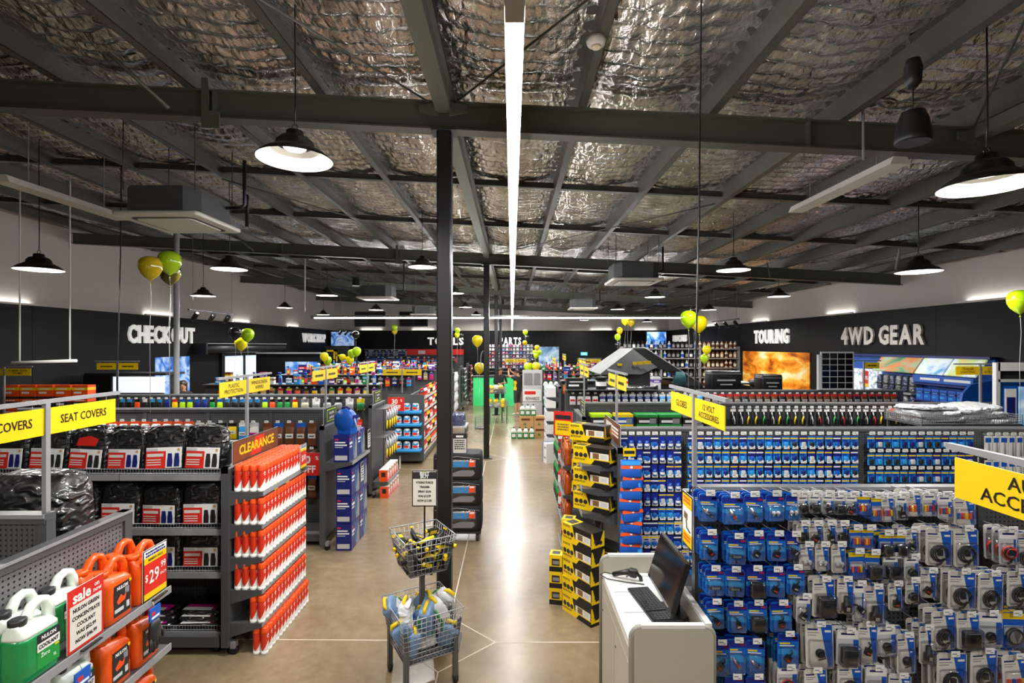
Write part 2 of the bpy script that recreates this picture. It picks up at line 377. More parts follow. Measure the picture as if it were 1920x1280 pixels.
for x, sg in ((-.6, 1), (-.6, -1), (4.1, -1)):
    p = Vector((x+sg*.12, 4.42, zr(x)+.2)); q = Vector((x+sg*3.4, -.4, zr(x+sg*3.4)+.22)); rod(p, q)
    ob('gusset', MB().prism([(0, 0), (.16*sg, .03), (.16*sg, .09), (0, .12)], -.01, .01, 'beam'), ce, (x+sg*.05, 4.47, zr(x)+.1))
for y in (12.06, 19.5):
    for sg in (1, -1): rod((-.6+sg*.1, y-.1, zr(-.6)+.2), (-.6+sg*3.4, y-5, zr(-.6+sg*3.4)+.22))
for x, y in ((-2.95, 4.4), (-6, 11.9), (3.2, 11.9), (6, 11.9)): rod((x, y, zr(x)+.02), (x-.25, y-.35, zr(x)+.3), .016, 'beam', 'fly_brace')
# columns
for i, (y, lb) in enumerate([(4.57, 'nearest black square steel column beside the wire basket stand'), (12.06, 'second black steel column from the camera with balloons tied to it'),
                  (19.5, 'third black steel column along the aisle before the green counter'), (27., 'farthest black steel column before the back wall shelves')]):
    t = ob('steel_column', None, None, (-.6, y, 0), 0, lb, 'column', 'columns along the aisle')
    h = zr(-.6); ob('shaft', MB().rbox(.13, .13, [(0, 1, 1), (h-.012, 1, 1)], 'black', .012, 2, smooth=False), t)
    ob('cap_plate', MB().box(-.11, .11, -.09, .09, h-.012, h, 'charcoal'), t); ob('base_plate', MB().box(-.14, .14, -.14, .14, 0, .014, 'charcoal'), t)
    if i == 0: ob('base_guard', MB().box(-.085, .085, -.085, .085, .014, .32, 'rack'), t)
    if i == 1: ob('hose_hook', MB().tube([(-.07, -.02, 2.35+.2*math.cos(a)) if 0 else (-.075-.06*math.sin(a), -.04, 2.3+.22*math.cos(a)) for a in [i*PI/8 for i in range(9)]], .012, 'grey'), t)
# ------------------------------------------------------------------ lamps
def light(name, kind, loc, power, parent=None, size=.2, rot=(0, 0, 0), col=(1, .97, .92), **kw):
    d = bpy.data.lights.new(name, kind); d.energy = power; d.color = col
    if kind == 'AREA': d.shape = kw.get('shape', 'DISK'); d.size = size; d.size_y = kw.get('sy', size); d.spread = kw.get('spread', PI)
    elif kind == 'SPOT': d.spot_size = kw.get('ang', 1.6); d.spot_blend = .9; d.shadow_soft_size = size
    else: d.shadow_soft_size = size
    o = bpy.data.objects.new(name, d); COL.objects.link(o); o.location = loc; o.rotation_euler = rot
    if parent: o.parent = parent
    return o
def seg_strip(name, p, q, wd, n, label, cat='light'):
    p, q = Vector(p), Vector(q); L = (q-p).length; rz = math.atan2(q.y-p.y, q.x-p.x)
    t = ob(name, None, None, p, rz, label, cat)
    ob('housing', MB().box(-.12, L, -wd/2-.004, wd/2+.004, .012, .075, 'rail').box(-.12, 0, -wd/2-.002, wd/2+.002, -.024, .012, 'rail'), t)
    b = MB()
    for i in range(n): b.box(L*i/n+.0005, L*(i+1)/n-.0005, -wd/2, wd/2, -.022, .012, 'led')
    ob('diffuser', b, t)
    for i in range(int(L/3)+1):
        x = min(L-.1, .2+i*3); w_ = t.matrix_world; X = p.x+(q-p).normalized().x*x
        ob('suspension_wire', MB().tube([(x, 0, .07), (x, 0, zr(X)+.42-p.z)], .003, 'grey', 4), t)
    return t
seg_strip('linear_light', (.007, 1.36, 3.53), (.007, 29.2, 3.53), .047, 20, 'very long white linear light running down the middle of the shop')
seg_strip('linear_light', (-6.25, 16.2, 3.52), (5.65, 16.2, 3.52), .035, 8, 'thin white linear light hung crosswise above the far displays')
KP = Kind('pendant_lamp', MB().lathe([(.25, 0), (.252, .008), (.2, .05), (.13, .09), (.125, .12), (.1, .15), (.06, .165), (.055, .2), (.03, .205)], 'shade_black', 28, cap=False),
 [('reflector', MB().lathe([(.249, .001), (.197, .045), (.126, .086), (.12, .1)], 'shade_white', 28, cap=False)),
  ('bulb', MB().lathe([(.06, .07), (.075, .08), (.08, .1)], 'bulb', 20)),
  ('hook', MB().tube([(.02*math.cos(a), 0, .225+.02*math.sin(a)) for a in [i*PI/6 for i in range(12)]], .004, 'black', 5, closed=True))])
PL = [(553, 300, 3.56, 'large pendant lamp with its white underside showing, nearest on the left'), (73, 506, 6.4, 'black pendant lamp hung against the pale left wall, farthest left'),
 (430, 505, 7.7, 'black pendant lamp right of the olive balloons'), (381, 555, 11.8, 'small black pendant lamp above the left track spotlights'), (534, 577, 17.8, 'small pendant lamp near the left wall beyond the balloons'),
 (613, 554, 12.6, 'black pendant lamp left of the small ceiling cassette'), (606, 590, 22, 'tiny pendant lamp just above the left end of the cross light'), (705, 581, 18.5, 'pendant lamp just below the second left ceiling cassette'),
 (792, 501, 9.2, 'black pendant lamp just left of the nearest column'), (852, 550, 13.6, 'pendant lamp half hidden by the nearest column'), (873, 576, 20, 'small pendant lamp between the first two columns'), (893, 590, 28, 'tiny pendant lamp left of the second column, far back'),
 (1850, 350, 3.2, 'large black pendant lamp at the right edge'), (1375, 507, 8, 'black pendant lamp right of the second ceiling cassette'), (1722, 510, 6.6, 'black pendant lamp beside the right wall over the big lettering'),
 (1228, 557, 13, 'pendant lamp below the right ceiling cassette'), (1460, 556, 12.4, 'pendant lamp near the right wall before the third beam'), (1158, 580, 18.5, 'small pendant lamp right of centre beyond the cassette'), (1329, 581, 18, 'small pendant lamp left of the right track spotlights'),
 (1095, 600, 28, 'tiny pendant lamp far back right of the long light'), (1213, 603, 26, 'tiny pendant lamp far back above the rooftop tent')]
def pendant(loc, label):
    o = KP.put(loc, 0, label, 'lamp', 'black pendant lamps'); x, y, z = loc
    ob('cord', MB().tube([(0, 0, .245), (.004, 0, .4), (0, 0, zr(x)+.44-z)], .006, 'black', 5), o)
    light('lamp_light', 'AREA', (0, 0, .068), PEND_W, o, .2)
for px, py, Y, lb in PL:
    p = at(px, py, Y); pendant(p, lb)
for i, (x, y) in enumerate(((-4.5, -.6), (-1.5, -1), (2, -.8), (6, -.4))): pendant((x, y, 3.9), nth(i+1)+' pendant lamp from the left in the unseen row added behind the viewpoint')  # unseen row, assumed from the visible pendants and added for light from behind
# ceiling cassettes
def cassette(x, y, z, label):
    t = ob('ceiling_cassette', None, None, (x, y, z), 0, label, 'air conditioner', 'ceiling cassettes')
    a = .42; c = .13; oct_ = [(-a+c, -a), (a-c, -a), (a, -a+c), (a, a-c), (a-c, a), (-a+c, a), (-a, a-c), (-a, -a+c)]
    ob('casing', MB().loft([[(p, q, .045) for p, q in oct_], [(p, q, .34) for p, q in oct_]], 'rack', False), t)
    g = ob('fascia', MB().rbox(.95, .95, [(0, .97, .97), (.012, 1, 1), (.045, 1, 1)], 'offwhite', .05, 4), t)
    ob('air_slot', MB().rbox(.72, .72, [(-.004, 1, 1), (.004, 1, 1)], 'charcoal', .08, 4), g)
    ob('intake_grille', MB().rbox(.64, .64, [(-.012, .98, .98), (-.003, 1, 1)], 'offwhite', .06, 4), g)
    for sx in (-1, 1):
        for sy in (-1, 1): ob('hanger_rod', MB().tube([(sx*.4, sy*.38, .3), (sx*.4, sy*.38, zr(x)+.43-z)], .006, 'charcoal', 5), t)
    ob('refrigerant_pipe', MB().tube([(.43, .2, .25), (.6, .2, .25), (.65, .2, .3), (.65, .2, zr(x)+.2-z)], .022, 'black'), t)
cassette(-3.93, 6.08, 4.08, 'big grey ceiling cassette air conditioner hung at left below the first beam')
cassette(2.35, 9.98, 3.86, 'grey ceiling cassette air conditioner hung right of the long light')
cassette(xat(704, 13.6), 13.9, zat(558, 13.4), 'smaller ceiling cassette air conditioner left of the nearest column, farther back')
cassette(xat(1092, 18), 18, zat(578, 17.5), 'distant ceiling cassette air conditioner just right of the long light')
cassette(xat(795, 20.5), 20.5, zat(590, 20), 'distant ceiling cassette air conditioner beside the nearest column')
# battens
for x, y0, y1, lb in ((3.49, 4.6, 6.3, 'white unlit batten fitting under the roof at right'), (-5.1, 5.1, 6.7, 'white unlit batten fitting under the roof at left')):
    t = ob('batten_fitting', MB().prism([(-.09, 0), (.09, 0), (.06, .07), (-.06, .07)], y0, y1, 'offwhite'), None, (x, 0, 4.28), 0, lb, 'light')
    for y in (y0+.3, y1-.3): ob('hanger', MB().tube([(0, y, .07), (0, y, zr(x)-4.05)], .005, 'grey', 5), t)
# wall washers above the band
def washer(x, y, rz, lb):
    t = ob('wall_washer', MB().box(-.7, .7, -.03, .03, 0, .03, 'offwhite'), None, (x, y, 3.5), rz, lb, 'light', 'uplights on the black wall band'); ob('lens', MB().box(-.66, .66, .03, .034, .006, .026, 'led_soft'), t)
    light('wash_light', 'AREA', (0, .036, .03), WASH_W, t, 1.2, (PI/2+.7, 0, 0), shape='RECTANGLE', sy=.03)
for i, y in enumerate((5.8, 10.4, 15, 19.6, 24.2)):
    washer(XL+.12, y, PI/2, nth(i+1)+' small uplight from the camera along the left wall band'); washer(XR-.12, y-.7, -PI/2, nth(i+1)+' small uplight from the camera along the right wall band')
for i, x in enumerate((-8.2, -5.2, 5.2, 7.8)): washer(x, YB-.12, 0, nth(i+1)+' small uplight from the left along the back wall band')
def track(x, y0, y1, z, lb, aim):
    t = ob('track_spotlights', MB().box(-.02, .02, y0, y1, 0, .03, 'black'), None, (x, 0, z), 0, lb, 'spotlight', 'track spotlights')
    for y in (y0+.15, y1-.15): ob('hanger', MB().tube([(0, y, .03), (0, y, zr(x)+.44-z)], .005, 'grey', 5), t)
    for k in range(3):
        y = y0+.3+k*(y1-y0-.6)/2
        h = ob('spot_head', MB().lathe([(.05, -.1), (.055, -.09), (.055, .1), (.03, .11)], 'black', 10), t, (aim*.04, y, -.12), rot=(.3, -aim*.75, 0))
        ob('lens', MB().lathe([(.045, -.104), (.045, -.1)], 'led_soft', 10), h)
        light('spot_light', 'SPOT', (0, 0, -.12), SPOT_W, h, .05, ang=1.1)
track(-7.2, 11.4, 13.3, 3.43, 'track of three black spotlights hung before the left wall', -1)
track(-7.2, 21.3, 23.4, 3.3, 'far track of three black spotlights above the blue wall screen', -1)
track(7., 15.8, 17.9, 3.45, 'track of three black spotlights hung before the right wall', 1)
# other ceiling fittings
p = at(1712, 265, 3.5); t = ob('pendant_speaker', MB().lathe([(.03, .21), (.07, .2), (.09, .14), (.105, .04), (.108, 0), (.1, -.01)], 'black', 20), None, p, 0, 'black bell shaped pendant speaker hung at upper right', 'speaker')
ob('grille', MB().lathe([(.1, -.012), (.1, -.008)], 'charcoal', 20), t); ob('cable', MB().tube([(0, 0, .2), (0, 0, .38)], .004, 'black', 5), t); ob('ceiling_cup', MB().lathe([(.02, .36), (.05, .4), (.055, .5), (.04, .56)], 'black', 14), t)
p = at(668, 535, 14); t = ob('pendant_speaker', MB().lathe([(.03, .25), (.09, .22), (.12, 0), (.11, -.01)], 'black', 14), None, p, 0, 'small black pendant speaker beside the second left cassette', 'speaker')
ob('cable', MB().tube([(0, 0, .24), (0, 0, zr(p.x)+.2-p.z)], .005, 'black', 5), t)
p = at(1182, 525, 12.6); t = ob('pendant_speaker', MB().lathe([(.03, .25), (.09, .22), (.12, 0), (.11, -.01)], 'black', 14), None, p, 0, 'small black pendant speaker below the right ceiling cassette', 'speaker')
ob('cable', MB().tube([(0, 0, .24), (0, 0, zr(p.x)+.2-p.z)], .005, 'black', 5), t)
t = ob('smoke_detector', MB().lathe([(.035, 0), (.06, .012), (.065, .03), (.07, .05)], 'offwhite', 20), None, (.575, 3.5, zr(.575)+.2), 0, 'round cream smoke detector under a purlin near the long light', 'smoke detector')
ob('sensor_cup', MB().lathe([(.03, -.012), (.035, 0)], 'cream', 16), t)
def hang(name, pts, r, k, lb, cat, n=5): return ob(name, MB().tube(pts, r, k, n), None, (0, 0, 0), 0, lb, cat)
hang('power_cord', [at(1315, 0, 3.3), at(1311, 400, 3.3), at(1303, 750, 3.29), at(1297, 905, 3.29)], .006, 'black', 'black power cord hanging from the roof to the near right rack', 'cable')
hang('hanging_cable', [at(228, 235, 7.), at(226, 480, 7.), at(220, 700, 7), at(220, 745, 7)], .008, 'black', 'black cable hanging down left of the wall lettering about the tills', 'cable')
hang('conduit_pipe', [at(463, 425, 8.5), at(464, 333, 8.5), at(610, 420, 11.9)], .03, 'black', 'black bent drain pipe hung right of the big ceiling cassette', 'pipe', 8)
hang('conduit_pipe', [at(1619, 300, 4.5), at(1618, 200, 4.5), at(1622, 170, 4.5)], .012, 'grey', 'thin grey looped conduit hung over the first beam at right', 'pipe', 6)
hang('conduit_pipe', [at(1680, 505, 9.9), at(1692, 440, 9.9), at(1722, 320, 9.9)], .025, 'grey', 'slanting grey conduit near the end of the second beam', 'pipe', 6)
hang('white_pole', [(xat(331, 10.6), 10.6, 0), (xat(331, 10.6), 10.6, zr(-6.9)+.2)], .055, 'silver', 'tall silver pole standing before the checkout lettering', 'pole', 10)
hang('hanging_rod', [at(571, 585, 15), at(572, 500, 15), (at(572, 500, 15).x, 15, zr(-6)+.44)], .02, 'silver', 'short silver rod with a bent top hung before the left wall', 'pipe', 6)
t = ob('suspended_bar', MB().tube([at(23, 680, 8), at(143, 676, 8)], .028, 'white', 6), None, (0, 0, 0), 0, 'white bar hung on two rods before the black left wall', 'hanging bar')
for px in (37, 131): ob('rod', MB().tube([at(px, 678, 8), (at(px, 430, 8).x, 8, zr(-7)+.43)], .012, 'white', 5), t)
# windows in the back wall, roller door and glass entrance
for i, (a, c) in enumerate(((665, 722), (749, 802))):
    x0, x1 = xat(a, 29.8), xat(c, 29.8); z0, z1 = 3.74, 4.6
    wn = ob('window_%d' % (i+1), MB().box(x0, x1, 29.8, 29.86, z0, z1, 'charcoal'), kind='structure')
    for j in range(2): ob('pane', MB().box(x0+.06+j*(x1-x0)/2, x0-.06+(j+1)*(x1-x0)/2, 29.785, 29.8, z0+.06, z1-.06, 'screen'), wn)
# ------------------------------------------------------------------ racks
def castors(t, pts):
    for x, y in pts:
        c = ob('castor', MB().lathe([(.035, -.02), (.035, .02)], 'rubber', 12, T=Matrix.Rotation(PI/2, 4, 'Y')), t, (x, y, .035))
        ob('fork', MB().box(-.028, .028, -.02, .02, .02, .075, 'grey'), c)
PERF = {}
def gondola(label, x0, x1, yc, h=1.75, shelves=(), base=.45, pm='perf_dark', fence=(), bays=None):
    """double-sided rack along X; shelves = [(z, depth)] on the camera side"""
    t = ob('display_rack', None, None, ((x0+x1)/2, yc, 0), 0, label, 'rack', 'shop racks'); n = bays or max(1, round((x1-x0)/.93)); L = x1-x0; st = L/n
    ob('plinth', MB().box(-L/2, L/2, -base, base, .075, .14, 'rack').box(-L/2, L/2, -base-.01, -base, .07, .16, 'rack'), t)
    pan = MB().box(-st/2+.025, st/2-.025, -.02, .02, .14, h-.05, pm).mesh('back_panel'); up = MB().box(-.025, .025, -.028, .028, .075, h-.03, 'rack').mesh('upright')
    for i in range(n): ob('back_panel', pan, t, (-L/2+st*(i+.5), 0, 0))
    for i in range(n+1): ob('upright', up, t, (-L/2+st*i, 0, 0))
    ob('top_rail', MB().box(-L/2-.02, L/2+.02, -.035, .035, h-.05, h, 'rack').box(-L/2-.02, L/2+.02, -.04, -.035, h-.02, h+.002, 'rail'), t)
    for z, d in shelves:
        for i in range(n):
            b = MB().box(-st/2+.004, st/2-.004, -d, -.02, z-.025, z, 'rack').box(-st/2+.004, st/2-.004, -d-.008, -d, z-.045, z+.008, 'rail')
            ob('shelf', b, t, (-L/2+st*(i+.5), 0, 0))
        if (z in fence):
            b = MB()
            for zz in (.012, .05): b.tube([(-L/2, -d+.015, z+zz), (L/2, -d+.015, z+zz)], .0025, 'wire', 4)
            k = int(L/.025)
            for i in range(k): b.box(-L/2+i*.025, -L/2+i*.025+.002, -d+.014, -d+.016, z, z+.05, 'wire')
            ob('wire_fence', b, t)
    castors(t, [(sx*(L/2-.05), sy*(base-.06)) for sx in (-1, 1) for sy in (-1, 1)])
    return t
def endcap(label, x, y, rz, wdt=.92, h=1.61, shelves=(), pm='perf', base=.4, bracket=True, deep=True):
    """rack end facing local -Y; shelves = [(z, depth)]"""
    t = ob('end_rack', None, None, (x, y, 0), rz, label, 'rack', 'shop rack ends')
    for sx in (-1, 1): ob('upright', MB().box(sx*wdt/2-.03, sx*wdt/2+.03, -.03, .03, .08, h, 'rack'), t)
    ob('back_panel', MB().box(-wdt/2+.03, wdt/2-.03, -.015, .015, .15, h-.05, pm), t)
    ob('top_rail', MB().box(-wdt/2-.03, wdt/2+.03, -.032, .032, h-.05, h, 'rack').box(-wdt/2-.03, wdt/2+.03, -.036, -.032, h-.014, h+.002, 'rail'), t)
    for z, d in shelves:
        s_ = ob('shelf', MB().box(-wdt/2, wdt/2, -d, -.03, z-.02, z, 'rack').box(-wdt/2, wdt/2, -d-.008, -d, z-.032, z+.01, 'rail'), t)
        if bracket:
            for sx in (-1, 1):
                X = sx*(wdt/2-.004)
                ob('bracket', MB().add([(X-.004, -.03, z-.02), (X-.004, -d, z-.02), (X-.004, -d, z-.035), (X-.004, -.03, z-.12), (X+.004, -.03, z-.02), (X+.004, -d, z-.02), (X+.004, -d, z-.035), (X+.004, -.03, z-.12)],
                   [(0, 1, 2, 3), (7, 6, 5, 4), (0, 4, 5, 1), (1, 5, 6, 2), (2, 6, 7, 3), (3, 7, 4, 0)], 'rack'), s_)
    castors(t, [(sx*(wdt/2-.03), -.05) for sx in (-1, 1)])
    return t
HOOK = {}
def hook(rack, x, z, ln, tick='white', tw=.052, th=.034):
    """peg hook on a rack (world x, z) with its price ticket as a sub-part"""
    if ln not in HOOK:
        HOOK[ln] = MB().tube([(0, -.02, 0), (0, -ln, .012), (0, -ln-.012, .03)], .0028, 'wire', 4).mesh('peg_hook')
    kk = (tick, tw, th)
    if kk not in HOOK:
        HOOK[kk] = MB().box(-tw/2, tw/2, -.002, .002, -th*.5, th*.5, tick).box(-tw*.38, tw*.1, -.0028, -.002, -th*.05, th*.12, 'grey').box(tw*.05, tw*.36, -.0028, -.002, -th*.32, -th*.18, 'grey').mesh('price_ticket')
    h = ob('peg_hook', HOOK[ln], rack, (x-rack.location.x, 0, z)); ob('price_ticket', HOOK[kk], h, (0, -ln-.016, .02)); return h
def scribble(b, x, z, wd, n, k, y, lh=.012):
    """illegible small print as short dark bars"""
    for j in range(n):
        q = x
        while q < x+wd-.008:
            q2 = min(x+wd, q+random.uniform(.008, .03)); b.box(q, q2, y-.0006, y, z-j*lh*1.7-lh, z-j*lh*1.7, k); q = q2+.005
def aisle_sign(label, x, yc, z, z0, words, ln=.47, hh=.14, face=1, tilt=0, along='y', bold=0.012, big=0):
    """post with a cross rail; two yellow plates hang from it; face=+1 lettering towards +X"""
    rz = (PI/2 if face > 0 else -PI/2) if along == 'y' else 0
    t = ob('aisle_sign', None, None, (x, yc, z0), rz, label, 'sign', 'yellow aisle signs')
    if z0 < z-.1: ob('post', MB().box(-.014, .014, -.012, .012, 0, z-z0, 'rail'), t)
    ob('rail', MB().box(-ln-.04, ln+.04, -.01, .01, z-z0, z-z0+.022, 'rail', T=Matrix.Rotation(tilt, 4, 'Y')), t)
    for i, wds in enumerate(words):
        if wds is None: continue
        cx = (-.5 if i == 0 else .5)*(ln+.02); pl = ob('sign_plate', MB().box(-ln/2, ln/2, -.003, .003, -hh, 0, 'yellow'), t, (cx, 0, z-z0-.025))
        b = MB(); nl = len(wds) or 1
        for sd in (1, -1):
            T0 = Matrix.Rotation(0 if sd > 0 else PI, 4, 'Z')
            if wds == ('~',): scribble(b, -ln*.3, -hh*.42, ln*.6, 1, 'black', -.0032, hh*.22) if sd > 0 else None
            else:
                for j, wd in enumerate(wds):
                    ch = hh*(.27 if nl > 1 else .33)*(1.15 if big else 1); xs = 1.05 if big else min(1, ln*.86/(len(wd)*ch*.98))
                    b.text(wd, ch, 'black', T0 @ FT(0, -.0045, -hh/2+((nl-1)/2-j)*ch*1.35), xs, bold)
        ob('lettering', b, pl)
        for sx in (-.35, .35): ob('hook', MB().tube([(sx*ln, 0, .02), (sx*ln, 0, -.006)], .002, 'wire', 4), pl)
    return t
def card_sign(name, label, loc, rz, wd, ht, build, cat='sign', stand=None, tilt=0, thick=.004):
    """upright printed card facing local -Y"""
    b = MB(); build(b, wd, ht)
    t = ob(name, MB().box(-wd/2, wd/2, -thick/2, thick/2, 0, ht, 'white'), None, loc, rz, label, cat)
    if tilt: t.rotation_euler = (tilt, 0, rz)
    ob('print', b, t)
    if stand: ob('holder', stand, t)
    return t
def P(b, x0, x1, z0, z1, k, lay=0): b.box(x0, x1, -.0026-.0007*lay, -.002, z0, z1, k)
def TXT(b, s, h, k, x, z, lay=2, sx=1., bold=.012): b.text(s, h, k, FT(x, -.0027-.0007*lay, z), sx, bold)

# ------------------------------------------------------------------ left: first rack end with jugs
LX = -2.44
R_C = gondola('near left rack behind the coolant jugs, its top at the left edge', -5.4, -2.5, 2.75, 1.75, [(1.2, .4)])
E_C = endcap('nearest left rack end with perforated panel and coolant jugs on its shelves', LX, 2.745, PI/2, .95, 1.61, [(1.13, .29), (.77, .29), (.41, .29)], 'perf')
def jug(body, liquid, capk, label_build, capopen=False):
    r = MB()
    prof = [(0, .96, .94), (.008, 1, 1), (.09, 1, 1), (.115, .95, .97, -.005, 0), (.15, .97, .98, -.003, 0), (.185, 1, 1), (.21, .98, .96), (.235, .86, .8, -.012, 0), (.252, .5, .55, -.045, 0), (.262, .36, .42, -.06, 0)]
    if liquid:
        r.rbox(.2, .12, prof[:6]+[(.2, .99, .985)], liquid, .032, 4); r.rbox(.2, .12, [(.2, .99, .985)]+prof[6:], body, .032, 4)
    else: r.rbox(.2, .12, prof, body, .032, 4)
    hd = MB().tube([(-.03, 0, .225), (-.02, 0, .275), (.005, 0, .312), (.04, 0, .324), (.072, 0, .31), (.09, 0, .27), (.092, 0, .215)], [.03, .025, .022, .021, .022, .024, .028], body, 10)
    cp = MB().lathe([(.034, .258), (.034, .284), (.028, .288)], capk, 16, (-.062, 0))
    lb = MB(); label_build(lb); return r, [('handle', hd), ('cap', cp), ('label_print', lb)]
def YT(z, x=0, y=-.0615): return FT(x, y, z)
def lab_green(b):
    b.box(-.03, .085, -.0612, -.06, .03, .19, 'green'); b.box(-.03, .085, -.0616, -.06, .15, .19, 'charcoal'); b.box(-.03, .085, -.0616, -.06, .112, .15, 'white')
    b.text('NULON', .017, 'white', YT(.17, .027, -.0626), .9, .04); b.text('COOLANT', .019, 'charcoal', YT(.131, .027, -.0626), .8, .04)
    b.text('Zero', .02, 'white', YT(.09, .01, -.0618), .8, .01); b.box(.06, .08, -.0618, -.06, .1, .108, 'yellow'); b.text('5L', .014, 'white', YT(.06, .06, -.0618), .9, .01)
def lab_orange(b):
    b.box(-.05, .07, -.0612, -.06, .03, .2, 'charcoal'); b.text('NULON', .018, 'white', YT(.178, .01, -.0624), .9, .04)
    b.prism([(-.03, .11), (.0, .14), (.02, .12), (.045, .145), (.03, .1), (-.02, .09)], -.0616, -.06, 'orange'); b.box(.03, .06, -.0616, -.06, .13, .165, 'grey')
    b.box(-.045, .02, -.0616, -.06, .05, .07, 'silver'); b.box(.04, .062, -.0616, -.06, .05, .085, 'silver'); b.box(.062, .078, -.0617, -.06, .185, .2, 'yellow')
KJG = Kind('coolant_jug', *jug('milky', 'green_liquid', 'charcoal', lab_green)); KJO = Kind('oil_jug', *jug('orange_plastic', None, 'orange_plastic', lab_orange))
def shelf_put(K, xo, y, z, lb, cat, grp): return K.put((LX+xo, y, z), PI/2, lb, cat, grp)
W1, W2, W3 = 'on top shelf of nearest rack end', 'on second shelf of nearest rack end', 'on third shelf of nearest rack end'
for K, xo, y, z, lb in ((KJG, .21, 2.37, 1.13, 'front green coolant jug '+W1), (KJG, .08, 2.43, 1.13, 'green coolant jug with black cap behind the front one '+W1), (KJG, .08, 2.66, 1.13, 'green coolant jug behind the red sale card '+W1),
   (KJO, .21, 2.84, 1.13, 'orange oil jug right of the red sale card '+W1), (KJO, .08, 2.86, 1.13, 'orange oil jug in the back row behind the labelled one '+W1), (KJO, .08, 3.08, 1.13, 'farthest orange oil jug in the back row '+W1), (KJO, .21, 3.07, 1.13, 'orange oil jug behind the yellow and red price card '+W1),
   (KJG, .19, 2.6, .77, 'green coolant jug behind the grey gloves '+W2), (KJG, .19, 2.37, .77, 'nearest green coolant jug '+W2), (KJO, .21, 2.83, .77, 'orange oil jug left of the hanging gloves '+W2), (KJO, .21, 3.06, .77, 'orange oil jug with grey gloves hung before it '+W2),
   (KJO, .2, 3.06, .41, 'far orange oil jug '+W3), (KJO, .2, 2.82, .41, 'middle orange oil jug '+W3)):
    shelf_put(K, xo, y, z, lb+'' if len(lb.split()) <= 16 else lb.replace('the nearest', 'nearest').replace(' of nearest', ' of nearest'), 'jug', 'fluid jugs on the nearest left rack end')
def price_card(b, wd, ht):
    P(b, -wd/2, wd/2, 0, ht, 'charcoal'); P(b, -wd*.46, wd*.46, ht*.02, ht*.98, 'white', 1); P(b, -wd*.46, wd*.46, ht*.72, ht*.84, 'yellow', 2); P(b, -wd*.46, wd*.46, ht*.14, ht*.72, 'red', 2); P(b, -wd*.46, wd*.46, ht*.02, ht*.14, 'yellow', 2)
    TXT(b, 'MEMBER PRICE', wd*.07, 'charcoal', 0, ht*.78, 3, .95); TXT(b, '$', wd*.2, 'white', -wd*.37, ht*.44, 3, .8); TXT(b, '29', wd*.38, 'white', -wd*.06, ht*.42, 3, .8); TXT(b, '99', wd*.2, 'white', wd*.32, ht*.55, 3, .8); TXT(b, 'EACH', wd*.08, 'white', wd*.32, ht*.38, 3, .9)
    scribble(b, -wd*.4, ht*.95, wd*.8, 2, 'navy', -.0045, ht*.035)
def sale_card(b, wd, ht):
    P(b, -wd/2, wd/2, 0, ht, 'red'); P(b, -wd*.44, wd*.44, ht*.04, ht*.73, 'offwhite', 1); TXT(b, 'sale', wd*.25, 'white', -wd*.12, ht*.84, 2, .95, .03); TXT(b, 'on', wd*.11, 'white', wd*.3, ht*.9, 2, .9, .02); TXT(b, 'now', wd*.11, 'white', wd*.31, ht*.81, 2, .9, .02)
    for j, s in enumerate(('NULON GREEN', 'CONCENTRATE', 'COOLANT', 'WAS $52.99', 'NOW $46.99')): TXT(b, s, wd*.088, 'black', 0, ht*(.64-.125*j), 2, .86, .04)
foot = MB().box(-.06, .06, -.04, .05, -.006, 0, 'black')
card_sign('sale_card', 'red and white sale card for green concentrate coolant on the jug shelf', (LX+.275, 2.6, 1.136), PI/2, .22, .31, sale_card, stand=foot)
card_sign('price_card', 'red and yellow price card reading 29.99 at the far end of the jug shelf', (LX+.275, 3.105, 1.136), PI/2, .21, .3, price_card, stand=foot)
def glove_pack():
    r = MB().box(-.045, .045, -.004, .004, 0, .075, 'blue').box(-.03, .0, -.0046, -.004, .03, .05, 'red').box(-.03, .035, -.0046, -.004, .01, .022, 'white')
    g = MB().rbox(.085, .04, [(-.0, .7, .5), (-.03, .9, .9), (-.09, 1, 1), (-.115, .95, .9)], 'charcoal', .018, 3)
    for i, (x, ln) in enumerate(((-.033, .06), (-.011, .075), (.011, .07), (.033, .05))): g.tube([(x, 0, -.1), (x*1.15, -.006, -.11-ln*.6), (x*1.2, 0, -.11-ln)], [.012, .012, .008], 'charcoal', 6)
    g.tube([(.04, 0, -.06), (.055, -.01, -.1), (.05, -.012, -.13)], [.012, .011, .008], 'charcoal', 6)
    return Kind('work_gloves', r, [('glove', g)])
KG = glove_pack()
for y, z, lb in ((2.52, .98, 'dark grey work gloves with blue header hung before the green jug'), (3.03, 1.03, 'dark grey work gloves with blue header hung before the orange jug')):
    o = KG.put((LX+.325, y, z), PI/2, lb, 'gloves', 'carded work gloves')
    ob('hang_clip', MB().tube([(0, 0, .07), (0, .012, .1)], .003, 'wire', 4), o)
